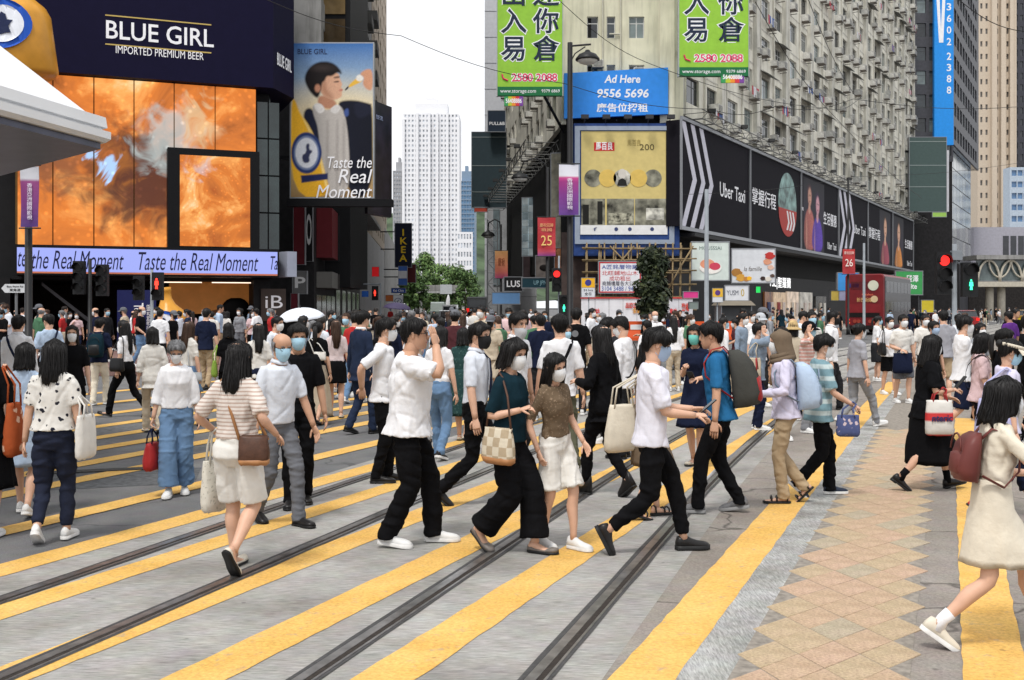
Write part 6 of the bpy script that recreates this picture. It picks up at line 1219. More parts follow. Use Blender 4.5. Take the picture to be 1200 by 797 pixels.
def hairshape(mb, M, style, rnd, length=-.12, vol=0.0, fringe=.058, mi=0, n=56, strands=0):
    rx, ry, rz_ = .081 + vol * .6, .103 + vol * .6, .124 + vol * .8
    short = style in ('short', 'crop', 'bald')
    ph = [rnd.uniform(0, 6.28) for _ in range(6)]
    def nz(a, k): return math.sin(a * k + ph[0]) * .5 + math.sin(a * (k * 2.3) + ph[1]) * .3 + math.sin(a * (k * 4.7) + ph[2]) * .2
    def zend(a):
        d = abs((math.degrees(a) + 180) % 360 - 180)        # 0 = brow, 180 = nape
        j = rnd.uniform(-1, 1)
        if style == 'bald':
            return (.16 if d < 75 else (.0 if d < 110 else -.05)) + (.0 if d < 75 else j * .01)
        fr = fringe + .010 * math.cos(math.radians(d) * 3) + j * .006
        if short:
            if d < 42: return fr
            if d < 66: return fr + (-.012 - fr) * (d - 42) / 24 + j * .004
            if d < 112: return -.012 + .022 * math.sin((d - 66) / 46 * math.pi) + j * .004
            return -.012 + (length + .012) * min(1, (d - 112) / 30) + j * .006
        if d < 40: return fr
        if d < 62: return fr + (-.07 - fr) * ((d - 40) / 22) ** 1.5
        if style == 'tied':
            return -.02 + (-.07 + .02) * min(1, max(0, d - 100) / 40) + (.018 * math.sin((d - 62) / 50 * math.pi) if d < 112 else 0) + j * .006
        k = min(1, (d - 62) / 30)
        return -.07 + (length + .07) * k + j * .018 + .012 * nz(a, 5)
    if style == 'bald':
        aa = [R(a) for a in range(78, 283, 6)]
        rows = []
        for z, e in ((.055, .002), (.045, .010), (.02, .013), (-.01, .013), (-.035, .011), (-.055, .008), (-.062, .0)):
            rows.append([M @ Vector((skull_r(z)[0] * math.sin(a) + math.sin(a) * (e + rnd.uniform(0, .004)), (skull_r(z)[2] + e + rnd.uniform(0, .004)) * math.cos(a), z * (1 if abs(math.degrees(a) - 180) < 60 else .72) + .004)) for a in aa])
        mb.loft(rows, mi, False, False, closed=False); return
    tk_ = .0085 + vol * .65
    def surf(z, sa, ca):
        zz = min(z, .1139); w, f, b_ = skull_r(zz)
        if z > .1139: k_ = max(0, 1 - (z - .1139) / (rz_ - .1139)) ** .5; return (w + tk_) * k_ * sa, ((f if ca > 0 else b_) + tk_) * k_ * ca
        k_ = min(1, .35 + (.1139 - zz) / .05) if zz > .08 else 1
        return (w + tk_ * 1.0) * sa, ((f if ca > 0 else b_) + tk_) * ca
    outer = [[] for _ in range(15)]; keep = []
    for k in range(n):
        a = 2 * math.pi * k / n; sa, ca = math.sin(a), math.cos(a)
        ze = zend(a); rid = 1 + .022 * nz(a, 7) + rnd.uniform(-.012, .012)
        if ze > rz_ - .002: ze = rz_ - .002
        path = []
        if ze >= 0 or short or style == 'tied':
            zc = max(-.12, ze); ph_e = math.acos(max(-1, min(1, zc / rz_)))
            for i in range(12):
                p = ph_e * (i + .25) / 11.25
                z = rz_ * math.cos(p); x, y = surf(z, sa, ca); path.append((x, y, z))
        else:
            hang = -ze; tot = 1.57 * .105 + hang
            for i in range(12):
                l = tot * (i + .25) / 11.25
                if l < 1.57 * .105:
                    p = l / .105; z = rz_ * math.cos(p); x, y = surf(z, sa, ca); path.append((x, y, z))
                else:
                    h = l - 1.57 * .105; g = 1 + .10 * min(1, h / .15) - (.22 * max(0, h - .22) / .3)
                    bk = -.030 * min(1, h / .2) if ca < .2 else 0
                    x, y = surf(0, sa, ca); path.append((x * g, y * g + bk, -h))
        for i, (x, y, z) in enumerate(path):
            f_ = 1 + (rid - 1) * min(1, i / 5)
            outer[i].append(M @ Vector((x * f_, y * f_, z)))
        keep.append(path)
        x, y, z = path[-1]
        for q, (f_, dz) in enumerate(((.90, .004), (.80, .02), (.62, .05))):
            outer[12 + q].append(M @ Vector((x * f_, y * f_, z + dz)))
    mb.loft(outer, mi)
    for k in range(strands):           # loose locks over the cap, some stray at the ends
        pth = keep[rnd.randrange(n)]; i0 = rnd.randrange(0, 5); sw_ = rnd.uniform(-.05, .05); out = rnd.uniform(.001, .0065); pts = []
        for j, i in enumerate(range(i0, 12, 2)):
            x, y, z = pth[i]; a = sw_ * j; l = 1 + out / .09 + (rnd.uniform(.0, .10) if i > 9 and rnd.random() < .35 else 0)
            pts.append(M @ Vector(((x * math.cos(a) - y * math.sin(a)) * l, (x * math.sin(a) + y * math.cos(a)) * l, z + out * .6 - (rnd.uniform(0, .022) if i > 9 else 0))))
        if len(pts) > 2: w = rnd.uniform(.0010, .0034) * M.to_scale().x; mb.tube(pts, [w] * (len(pts) - 1) + [w * .2], 4, mi)
def hand(mb, w, d, n, side, s, curl=.5, mi=0, spread=.0, nseg=6):
    d = d.normalized(); n = (n - d * n.dot(d)).normalized(); x = d.cross(n)      # x: across the palm
    rings = []
    for t, hw, ht in ((-.01, .025, .020), (.015, .029, .017), (.045, .038, .015), (.085, .040, .012), (.095, .036, .009)):
        c_ = w + d * (t * s) - n * (.10 * curl * t * s)
        rings.append([c_ + x * (math.cos(a) * hw * s) + n * (math.sin(a) * ht * s) for a in [2 * math.pi * k / 10 for k in range(10)]])
    mb.loft(rings, mi)
    sg = 1 if side > 0 else -1
    for i, (off, ln) in enumerate(((-.030, .066), (-.010, .078), (.011, .073), (.030, .056))):
        b = w + d * (.088 * s) + x * (off * sg * s)
        dd = (d + x * (off * sg * spread * 8)).normalized(); p = [b - dd * .01 * s]; a = curl * (.55 + .12 * i)
        cur = b.copy()
        for k in range(3):
            a2 = a * (k + 1) * .85; v = dd * math.cos(a2) + n * math.sin(a2)
            cur = cur + v * (ln * s * (.42, .32, .26)[k]); p.append(cur.copy())
        mb.tube(p, [.0092 * s, .0088 * s, .0080 * s, .0052 * s], nseg, mi)
    b = w + d * (.022 * s) - x * (.028 * sg * s)
    v1 = (d * .62 - x * sg * .72 + n * .25).normalized(); v2 = (d * .9 - x * sg * .25 + n * (.2 + .5 * curl)).normalized()
    mb.tube([b, b + v1 * .035 * s, b + v1 * .035 * s + v2 * .028 * s, b + v1 * .035 * s + v2 * .050 * s], [.0125 * s, .0108 * s, .0092 * s, .0055 * s], nseg, mi)

def shoe_mesh(mb, M, s, kind):
    """M places the foot frame: origin at the ankle, y to the toe, sole at z = -.075"""
    low = {'sneaker': .088, 'leather': .078, 'clog': .084, 'flat': .030, 'boot': .16, 'sandal': .02, 'sock': .075}[kind]
    prof_ = [(-.062, .018, .55), (-.050, .032, .95), (-.02, .036, 1.0), (.02, .036, .98), (.06, .040, .72), (.10, .046, .55), (.14, .046, .47), (.172, .040, .38), (.194, .024, .22)]
    up = []
    for y, w, hh in prof_:
        top = -.075 + .018 + low * hh
        if kind == 'boot' and y < .03: top = -.075 + .018 + low
        if kind == 'flat': top = -.075 + .016 + (.034 if y < 0 or y > .10 else .016)
        if kind == 'sandal': top = -.075 + .022
        r = []
        for k in range(12):
            a = 2 * math.pi * k / 12; c_, q = math.cos(a), math.sin(a)
            z = -.058 + (top + .058) * max(0, q) ** .62 if q > 0 else -.058
            taper = 1.04 - .14 * max(0, q)
            r.append(M @ (Vector((c_ * w * taper, y, z)) * s))
        up.append(r)
    mb.loft(up, 0)
    if kind == 'sandal':
        for y in (.07, .12, -.03): mb.tube([M @ (Vector((x, y, z)) * s) for x, z in ((-.044, -.05), (-.036, -.02 if y > 0 else .0), (0, -.006 if y > 0 else .012), (.036, -.02 if y > 0 else .0), (.044, -.05))], .009 * s, 6, 0)
    th = .026 if kind in ('sneaker', 'clog') else .014
    so = []
    for z in (-.075, -.073, -.073 + th):
        so.append([M @ (Vector((x, y, z)) * s) for x, y in [(w * 1.06, y) for y, w, _ in prof_] + [(0, .204)] + [(-w * 1.06, y) for y, w, _ in reversed(prof_)] + [(0, -.07)]])
    mb.loft(so, 1)
    if kind == 'leather': mb.box(-.03 * s, .03 * s, -.06 * s, .0, -.085 * s, -.07 * s, 1, M)

PEOPLE = []
def person(label, px, py, h, face, *, sex='m', skin=0, hair='short', hcol='black', hlen=None, vol=0.004, fringe=.058,
           top='white', tk='tee', topm=None, hem=None, ease=.012, bot='black', bk='pants', shoes=('sneaker', 'white', 'white'), socks=None,
           step=None, feet=None, L=None, Rr=None, lean=3, twist=0, side=0, look=(0, 0, 0), mask='white', glasses=False, fat=1.0,
           curl=(.5, .5), hat=None, hatc='cream', wr=.0085, group=None, collar=None, tie=None, detail=2, cat='person', skirt_hem=.45, flare=1.25, strap=None, loc=None, seed=None):
    """one walker. face: compass angle of the way they look, 0 = away from camera, 90 = left, 180 = at camera, 270 = right"""
    s = h / 1.70; female = sex == 'f'; rnd = random.Random(seed if seed is not None else hash((px, py)) & 0xffff)
    pos = loc if loc is not None else GP(px, py)
    root = empty('person', pos, R(face), label, cat, group)
    V = lambda x, y, z: Vector((x, y, z))
    # ---- legs
    hx = .088 if not female else .092
    if feet is None:
        if step is None: feet = {'L': (-.10, .0, 0), 'R': (.10, .03, 0)}
        else:
            a, b = step
            fl = lambda y: (-R(12) if y > .2 else (R(38) if y < -.22 else (R(16) if y < -.12 else 0)))
            feet = {'L': (-.075, a, fl(a)), 'R': (.075, b, fl(b))}
    ank = {}
    for k, f in feet.items():
        x, y, p = f[:3]
        z = (.075 * math.cos(p) + .13 * math.sin(p)) if p > 0 else (.075 * math.cos(p) + .05 * math.sin(-p))
        if len(f) > 3: z += f[3]
        ank[k] = V(x, y, z)
    hz = .905
    for k, a in ank.items():
        sx = -hx if k == 'L' else hx
        hz = min(hz, a.z + math.sqrt(max(.05, (.822 * .992) ** 2 - (a.x - sx) ** 2 - a.y ** 2)))
    T = Matrix.Translation((0, 0, hz)) @ Euler((-R(lean), R(side), R(twist)), 'XYZ').to_matrix().to_4x4() @ Matrix.Translation((0, 0, -.905))
    pel = lambda x, y, z: V(x, y, z - .905 + hz)
    tor = lambda x, y, z: T @ V(x, y, z)
    knee = {}
    for k in 'LR':
        sx = -hx if k == 'L' else hx
        knee[k], ank[k] = ik(pel(sx, 0, .905), ank[k], .425, .400, V(sx * .5, 1, .05))
    # ---- body rings (z, rx, ry front, ry back, y offset)
    if female: TR = [(.80, .12, .09, .10, 0), (.86, .160, .105, .125, 0), (.93, .163, .105, .115, 0), (1.00, .140, .10, .10, 0), (1.08, .120, .092, .088, 0), (1.17, .130, .098, .095, 0), (1.25, .142, .122, .098, 0), (1.32, .145, .105, .098, 0), (1.38, .138, .075, .088, -.005), (1.425, .098, .055, .07, -.012), (1.45, .055, .05, .055, -.014)]
    else: TR = [(.80, .12, .09, .10, 0), (.86, .150, .10, .115, 0), (.93, .155, .105, .11, 0), (1.00, .146, .107, .10, 0), (1.08, .140, .107, .097, 0), (1.17, .150, .112, .102, 0), (1.25, .162, .115, .107, 0), (1.33, .168, .105, .107, 0), (1.39, .155, .078, .095, -.005), (1.435, .105, .058, .07, -.012), (1.46, .062, .055, .058, -.014)]
    TR = [(z, rx * (.94 if z < 1.4 else 1), rf * (.92 if z < 1.4 else 1), rb * (.92 if z < 1.4 else 1), yo) for z, rx, rf, rb, yo in TR]
    fz = lambda z: 1 + (fat - 1) * (1 if z < 1.2 else max(.25, 1 - (z - 1.2) / .3))
    def tring(row, ex, n=20, fn=tor, fr=None):
        z, rx, rf, rb, yo = row; q = fz(z); o = []
        for k in range(n):
            a = 2 * math.pi * k / n; c_, s_ = math.cos(a), math.sin(a)
            x = (rx * q + ex) * math.copysign(abs(c_) ** .85, c_)
            y = ((rf * q ** 1.3 + ex) if s_ > 0 else (rb * q + ex)) * s_ + yo
            if fr: x *= fr; y *= fr
            o.append(fn(x, y, z) * s)
        return o
    b = MB()
    nk = [tor(0, -.012, 1.44), tor(0, -.004, 1.475), tor(0, .004, 1.505)]
    b.loft([tring((.84, .05, .03, .04, 0), 0)] + [tring(r_, -.048 if r_[0] < 1.03 else -.018 if r_[0] < 1.41 else (-.014 if r_[0] < 1.44 else -.006)) for r_ in TR[1:]], 0)
    hc = tor(0, .018, 1.585); HM = Matrix.Translation(hc * s) @ Euler((R(look[0] - lean), R(look[1] + side * .6), R(look[2] + twist)), 'XYZ').to_matrix().to_4x4() @ Matrix.Diagonal((s * .985, s * .985, s * .985, 1))
    b.tube([tor(0, -.014, 1.41) * s, nk[1] * s, HM @ V(0, -.018, -.07), HM @ V(0, -.010, -.02)], [(.050 if female else .058) * s, (.047 if female else .056) * s, (.048 if female else .056) * s, .045 * s], 14)
    b.loft([[HM @ p for p in head_ring(*r_)] for r_ in HEADR], 0)
    rn = [(.016, .006, .007, .084), (-.004, .008, .010, .090), (-.022, .012, .013, .094), (-.034, .014, .013, .093), (-.042, .009, .006, .088)]
    b.loft([[HM @ V(math.cos(a) * w, yc + math.sin(a) * dd, z) for a in [2 * math.pi * k / 8 for k in range(8)]] for z, w, dd, yc in rn], 0)
    for sg in (-1, 1):
        b.ell((0, 0, 0), (.007, .017, .030), 8, 6, 0, HM @ Matrix.Translation((sg * .074, -.008, -.010)) @ Euler((R(-8), R(sg * 12), R(sg * -18))).to_matrix().to_4x4())
    # ---- arms
    sw = (.130 if female else .153) * (1 + (fat - 1) * .35)
    arm = {}
    for k, sg, tgt in (('L', -1, L), ('R', 1, Rr)):
        sh = tor(sg * sw, -.012, 1.372)
        if tgt is None: tgt = (sg * (.258 if not female else .232) * (1 + (fat - 1) * .5), .03, .80)
        pole = V(sg * .45, -1, -.25)
        if len(tgt) > 3 and tgt[3] is not None: pole = V(*tgt[3])
        wr_t = V(tgt[0], tgt[1], tgt[2] - .905 + hz)
        el, wv = ik(sh, wr_t, .285, .245, pole); arm[k] = (sh, el, wv)
        pts = lerp_path([sh, el, wv], 10)
        rt = [(0, .052), (.15, .050), (.35, .042), (.5, .037), (.62, .038), (.8, .030), (1, .024)] if not female else [(0, .044), (.15, .043), (.35, .037), (.5, .032), (.62, .033), (.8, .026), (1, .0215)]
        f_ = 1 + (fat - 1) * .7
        slc = {'tee': .42, 'shirt': .44, 'long': .97, 'blouse': .40, 'jacket': .98, 'crop': .36, 'dress': .36, 'three': .66, 'sleeveless': .05, 'tucked': .42}[tk]
        b.tube([p * s for p in pts], [(prof(i / 10, rt) * f_ - (.013 if i / 10 < slc - .06 else 0)) * s for i in range(11)], 10)
        d = (wv - el).normalized()
        pn = V(-sg, .15, 0) if abs(d.z) > .6 else V(-sg * .35, .0, -1)
        if len(tgt) > 4 and tgt[4] is not None: pn = V(*tgt[4])
        if len(tgt) > 5: d = V(*tgt[5]).normalized()
        hand(b, wv * s, d, pn, sg, s * (.86 if female else .94), curl[0] if k == 'L' else curl[1], nseg=6 if detail > 1 else 5)
    # ---- legs and feet of the body
    for k in 'LR':
        sx = -hx if k == 'L' else hx
        hp = pel(sx, 0, .88); pts = lerp_path([hp, knee[k], ank[k]], 14)
        kd = (ank[k] - knee[k]).normalized(); bk_ = V(0, -1, 0) - kd * V(0, -1, 0).dot(kd)
        pts = [p + bk_ * ((.020 if bk in ('skirt', 'shorts', 'capri') else .004) * math.exp(-((i / 14 - .66) / .10) ** 2)) for i, p in enumerate(pts)]
        rt = [(0, .088), (.15, .082), (.35, .062), (.5, .050), (.56, .047), (.66, .053), (.8, .040), (.93, .030), (1, .032)]
        f_ = 1 + (fat - 1) * .8
        cov = .92 if bk in ('pants', 'skinny', 'wide', 'jogger', 'leggings') else (.7 if bk == 'capri' else .38)
        b.tube([p * s for p in pts], [(prof(i / 14, rt) * f_ - (.036 if i < 3 else .016 if i / 14 < cov else 0)) * s for i in range(15)], 12, ref=(1, 0, 0))
        p = feet[k][2]; FM = Matrix.Translation(ank[k] * s) @ Euler((-p, 0, R(5 if k == 'L' else -5))).to_matrix().to_4x4()
        fr = []
        for y, w, z0, z1 in ((-.056, .016, -.055, -.02), (-.04, .028, -.066, .01), (0, .028, -.066, .02), (.04, .030, -.066, -.012), (.09, .036, -.066, -.034), (.14, .036, -.066, -.046), (.175, .032, -.066, -.05), (.19, .015, -.062, -.055)):
            fr.append([FM @ (V(math.cos(a) * w, y, (z0 + z1) / 2 + math.sin(a) * (z1 - z0) / 2) * s) for a in [2 * math.pi * q / 10 for q in range(10)]])
        b.loft(fr, 0)
    b.build('body', SKIN[skin], root, True)
    # ---- face
    if detail > 1 and abs((face + look[2] + twist + 180) % 360 - 180) > 45:
        for sg in (-1, 1):
            e = MB(); e.ell((sg * .031, .0795, .004), (.0145, .0055, .0062), 10, 6, 0, HM); e.ell((sg * .031, .0835, .004), (.0068, .003, .0062), 8, 6, 1, HM)
            e.tube([HM @ V(sg * x, y, z) for x, y, z in ((.016, .0850, .007), (.026, .0868, .0115), (.038, .0852, .0108), (.047, .0780, .0065))], .0022 * s, 5, 1)
            e.build('eye', [M_EYE, M_IRIS], root, True)
        if not mask:
            mo = MB(); mo.ell((0, .085, -.064), (.024, .008, .008), 10, 6, 0, HM); mo.build('mouth', M_LIP, root, True)
    if mask:
        mk = MB(); chin = mask.endswith('_low'); mc = mask.replace('_low', ''); dz = -.035 if chin else 0
        cols = [R(a) for a in range(12, 169, 12)]; rows = []
        for z, w, f, bb, ex in ((-.002, .069, .087, .09, .010), (-.016, .068, .090, .09, .017), (-.034, .066, .091, .088, .021), (-.056, .061, .090, .08, .020), (-.078, .055, .088, .07, .014), (-.098, .047, .086, .06, .008), (-.116, .034, .072, .03, .004)):
            r_ = []
            for a in cols:
                c_, s_ = math.cos(a), math.sin(a); bul = ex * s_ ** 2 + .0035
                r_.append(HM @ V((w + bul * .5) * math.copysign(abs(c_) ** .86, c_), (f + bul) * s_ ** .92, z + dz + (.012 * s_ ** 6 if z > -.01 else 0)))
            rows.append(r_)
        mk.loft(rows, 0, False, False, closed=False)
        mk.loft([[HM @ (HM.inverted() @ p * .985) for p in r_] for r_ in rows], 0, False, False, closed=False)
        for sg in (-1, 1):
            for z in (-.014, -.086): mk.tube([HM @ V(sg * .071, .022, z + dz), HM @ V(sg * .078, -.012, (z + dz) * .6 - .012)], .0018 * s, 4, 0)
        mk.build('face_mask', MASKC[mc], root, True)
    # ---- hair
    hl = hlen if hlen is not None else {'short': -.075, 'crop': -.07, 'bald': -.06, 'bob': -.145, 'long': -.42, 'tied': -.07, 'pony': -.3, 'bun': -.07, 'hijab': -.17}[hair]
    hm_ = HAIR.get(hcol) or fab(hcol)
    if hair is not None:
        hb = MB(); nst = 190 if py > 540 else (90 if py > 470 else 30)
        if hair in ('pony', 'bun'):
            hairshape(hb, HM, 'tied', rnd, -.07, vol, fringe, strands=nst)
            if hair == 'pony':
                for q in range(5):
                    ox, oy = rnd.uniform(-.014, .014), rnd.uniform(-.012, .012); sl_ = rnd.uniform(.85, 1.08)
                    hb.tube([HM @ V(ox * .3, -.095, .045), HM @ V(ox, -.135 + oy, .03), HM @ V(ox * 1.6, -.150 + oy, -.06), HM @ V(ox * 2, -.142 + oy, -.16), HM @ V(ox * 1.5, -.13 + oy, hl * sl_)], [.014 * s, .023 * s, .026 * s, .020 * s, .004 * s], 7)
            else: hb.ell((0, -.112, .05), (.042, .036, .040), 10, 8, 0, HM)
        elif hair == 'hijab':
            hairshape(hb, HM, 'long', rnd, hl, .012, .05)
            hb.tube([HM @ V(math.sin(a) * .075, math.cos(a) * .085 - .005, -.13 - .02 * math.cos(a)) for a in [2 * math.pi * k / 14 for k in range(15)]], .034 * s, 8)
            hb.tube([HM @ V(math.sin(a) * .095, math.cos(a) * .10 - .015, -.17 - .02 * math.cos(a)) for a in [2 * math.pi * k / 14 for k in range(15)]], .03 * s, 8)
        else: hairshape(hb, HM, {'crop': 'short'}.get(hair, hair), rnd, hl, vol if hair != 'crop' else 0, fringe, strands=nst)
        if detail > 1 and hair != 'hijab':
            for sg in (-1, 1): hb.tube([HM @ V(sg * x, y, z) for x, y, z in ((.013, .0895, .020), (.028, .0905, .0245), (.046, .0795, .020))], .0032 * s, 4)
        hb.build('headscarf' if hair == 'hijab' else 'hair', hm_, root, True)
    if glasses:
        g = MB()
        for sg in (-1, 1):
            g.tube([HM @ V(sg * .033 + .021 * math.cos(a), .098 - .006 * abs(math.cos(a)), .001 + .016 * math.sin(a)) for a in [2 * math.pi * k / 12 for k in range(13)]], .0018 * s, 4)
            g.tube([HM @ V(sg * .054, .093, .004), HM @ V(sg * .077, .0, .004), HM @ V(sg * .079, -.02, -.006)], .0018 * s, 4)
        g.tube([HM @ V(-.012, .099, .004), HM @ V(.012, .099, .004)], .0018 * s, 4)
        g.build('glasses', C(30, 28, 28, .3), root, True)
    if hat:
        g = MB()
        if hat in ('cap', 'beanie', 'straw'):
            rr = []
            for i in range(9):
                p = 1.62 * (i + .2) / 8.2; up_ = .138 if hat != 'straw' else .15
                rr.append([HM @ V(.092 * math.sin(p) ** .8 * math.sin(a), .114 * math.sin(p) ** .8 * math.cos(a) - .002, .03 + (up_ - .03) * math.cos(p)) for a in [2 * math.pi * k / 22 for k in range(22)]])
            if hat == 'straw': rr += [[HM @ V(q * .092 * math.sin(a), q * .114 * math.cos(a), z) for a in [2 * math.pi * k / 22 for k in range(22)]] for q, z in ((1.35, .012), (1.75, -.02), (1.74, -.026), (1.0, .02))]
            g.loft(rr, 0)
        if hat in ('cap', 'visor'):
            if hat == 'visor': g.loft([[HM @ V(.092 * q * math.sin(a), .112 * q * math.cos(a), z) for a in [2 * math.pi * k / 22 for k in range(22)]] for q, z in ((1.0, .040), (1.02, .066), (.96, .072), (.94, .045))], 0)
            br = [R(a) for a in range(-72, 73, 12)]; ln = .075 if hat == 'cap' else .105
            g.loft([[HM @ V(.093 * math.sin(a) * q, .112 * math.cos(a) + ln * k_ * math.cos(a) ** .6, .036 - .03 * k_ * (1 - math.cos(a)) - .022 * k_ + dz) for a in br] for q, k_, dz in ((1, 0, .003), (1.03, .5, .004), (1.0, 1, .0), (1.0, 1, -.004), (1.03, .5, -.002), (1, 0, -.004))], 0, False, False, closed=False)
        g.build('hat' if hat != 'visor' else 'sun_visor', fab(hatc) if isinstance(hatc, str) else hatc, root, True)
    # ---- top
    def garment(mb, name, m, amp, vox=.0155, it=4):
        vox = .0105 if py > 545 else (.0135 if py > 480 else .017)
        o = mb.build(name, m, root, True)
        r_ = o.modifiers.new('r', 'REMESH'); r_.mode = 'VOXEL'; r_.voxel_size = vox * s; r_.use_smooth_shade = True
        sm = o.modifiers.new('s', 'SMOOTH'); sm.factor = .5; sm.iterations = it
        REM.append((o, amp * s, rnd.randrange(9999))); return o
    tm = topm or fab(top)
    hemz = hem if hem is not None else {'tee': .84, 'shirt': .92, 'long': .84, 'blouse': .90, 'jacket': .74, 'crop': .99, 'dress': 1.04, 'three': .90, 'sleeveless': .9, 'tucked': .985}[tk]
    slv = {'tee': .42, 'shirt': .44, 'long': .97, 'blouse': .40, 'jacket': .98, 'crop': .36, 'dress': .36, 'three': .66, 'sleeveless': .12, 'tucked': .42}[tk]
    g = MB()
    rows = [r_ for r_ in TR if r_[0] > hemz + .02]
    low = None
    for r0, r1 in zip(TR[:-1], TR[1:]):
        if r0[0] <= hemz <= r1[0]:
            q = (hemz - r0[0]) / (r1[0] - r0[0]); low = tuple([hemz] + [r0[i] + (r1[i] - r0[i]) * q for i in range(1, 5)])
    if low is None: low = (hemz,) + TR[0][1:] if hemz < .80 else rows[0]
    if hemz < .86: low = (hemz, .158 if not female else .166, .126, .130, 0)
    loose = 1.0 if tk not in ('tee', 'jacket', 'long', 'blouse') else 1.05
    def exz(z): return ease * (loose if z < 1.15 else (1.0 if z < 1.36 else .75 if z < 1.42 else .45))
    def wmin(r_):      # cloth hangs from the chest rather than hugging the waist
        if tk in ('tee', 'shirt', 'jacket', 'long', 'blouse', 'three'):
            k_ = .86 if not female else .84
            return (r_[0], max(r_[1], k_ * TR[6][1]), max(r_[2], k_ * TR[6][2]), max(r_[3], .92 * TR[6][3]), r_[4])
        return r_
    seq = [low] + [r_ for r_ in rows if r_[0] < 1.42]
    rings = [tring(wmin(r_), exz(r_[0])) for r_ in seq]
    nkf = lambda x, y, z: tor(x, y, z - .040 * max(0, y) / .06)
    rings.append(tring((1.428, .098, .060, .074, -.012), .010)); rings.append(tring((1.452, .058, .055, .058, -.012), .010, fn=nkf)); rings.append(tring((1.425, .045, .04, .045, -.012), 0, fn=nkf))
    g.loft(rings, 0)
    for k in 'LR':
        sh, el, wv = arm[k]; sg = -1 if k == 'L' else 1
        pts = [tor(sg * sw * .40, -.010, 1.392)] + lerp_path([sh, el, wv], 16)
        nlast = 1 + max(2, int(round(16 * slv))); pts = pts[:nlast + 1]
        f_ = 1 + (fat - 1) * .7; base = (.044 if female else .052) * f_
        rad = []
        for i, p in enumerate(pts):
            t = max(0, (i - 1) / 16)
            body_r = prof(t, [(0, base), (.35, base * .82), (.5, base * .74), (.62, base * .74), (1, base * .5)])
            rad.append(body_r + ease * (.25 + (1.0 if tk in ('tee', 'shirt', 'blouse', 'three') else .45) * min(1, t / .3)))
        rad[0] *= .62
        g.tube([p * s for p in pts], [q * s for q in rad], 12)
    garment(g, {'tee': 't_shirt', 'shirt': 'shirt', 'long': 'long_sleeved_top', 'blouse': 'blouse', 'jacket': 'jacket', 'crop': 'cropped_top', 'dress': 'dress_bodice', 'three': 'blouse', 'sleeveless': 'vest_top', 'tucked': 't_shirt'}[tk], tm, wr)
    if collar:
        g = MB()
        for z, q in ((1.445, 1.0),):
            rr = []
            for dz, ex in ((0, .014), (.028, .010), (.034, .013), (.006, .028), (0, .020)):
                rr.append([tor((.052 + ex) * math.sin(a), (.052 + ex) * math.cos(a) - .012, z + dz - .018 * max(0, math.cos(a)) ** 2) * s for a in [2 * math.pi * k / 20 for k in range(20)]])
            g.loft(rr, 0, False, False)
        g.build('collar', fab(collar) if isinstance(collar, str) else collar, root, True)
    if tie:
        g = MB(); yy = .118 + ease * 1.4
        g.loft([[tor(w * c_, y + .006 * q, z) * s for c_, q in ((-1, 0), (-1, 1), (1, 1), (1, 0))] for z, w, y in ((1.435, .016, .058), (1.40, .020, .088 + ease * .5), (1.385, .013, yy - .016), (1.25, .026, yy + .004), (1.06, .036, yy + .006), (1.0, .034, yy + .006), (.97, .002, yy + .006))], 0)
        g.build('necktie', fab(tie), root, True)
    # ---- bottoms
    bm = fab(bot) if bot else None
    if bk in ('pants', 'skinny', 'wide', 'shorts', 'jogger', 'leggings', 'capri'):
        g = MB(); ex = {'skinny': .008, 'leggings': .006}.get(bk, .014)
        wz = 1.005 if tk not in ('crop',) else 1.02
        pr = [r_ for r_ in TR if .84 < r_[0] < wz]
        g.loft([tring((.79, .09, .06, .07, 0), 0, fn=pel)] + [tring(r_, ex if hemz > .95 else ex - .020, fn=(pel if r_[0] < .95 else tor)) for r_ in pr] + [tring((wz, .128 if female else .138, .097, .092, 0), ex if hemz > .95 else ex - .024)], 0)
        for k in 'LR':
            sx = -hx if k == 'L' else hx
            end = {'shorts': .43 if female else .52, 'capri': .80}.get(bk, .955 if bk != 'wide' else .93)
            pts = lerp_path([pel(sx * .92, 0, .90), knee[k], ank[k]], 20); nl = int(round(20 * (end if bk != 'pants' else .99))); pts = pts[:nl + 1]
            if bk == 'pants': pts.append(pts[-1] + V(0, .004, -.035))
            tab = {'skinny': [(0, .092), (.2, .090), (.5, .060), (.7, .058), (1, .040)], 'leggings': [(0, .09), (.2, .086), (.5, .055), (.7, .055), (1, .036)],
                   'pants': [(0, .090), (.2, .085), (.5, .065), (.75, .062), (1, .060)], 'jogger': [(0, .090), (.2, .087), (.5, .069), (.75, .060), (.92, .052), (1, .046)],
                   'wide': [(0, .093), (.25, .092), (.5, .090), (.8, .100), (1, .112)], 'shorts': [(0, .092), (.25, .096), (.5, .099), (1, .10)], 'capri': [(0, .096), (.2, .096), (.5, .08), (.8, .075), (1, .07)]}[bk]
            f_ = 1 + (fat - 1) * .8
            g.tube([p * s for p in pts], [prof(i / 20, tab) * s * f_ * (1 if hemz > .95 or i > 4 else (.80, .82, .87, .93, .97)[i]) for i in range(len(pts))], 14, ref=(1, 0, 0))
        garment(g, {'shorts': 'shorts', 'leggings': 'leggings'}.get(bk, 'trousers'), bm, wr * 1.15)
    elif bk == 'skirt':
        g = MB(); z0 = 1.0 if tk != 'dress' else 1.09; z1 = skirt_hem
        mid = (knee['L'] + knee['R']) / 2; spread = abs(knee['L'].y - knee['R'].y) / 2; n = 44; rings = []
        ph = rnd.uniform(0, 6)
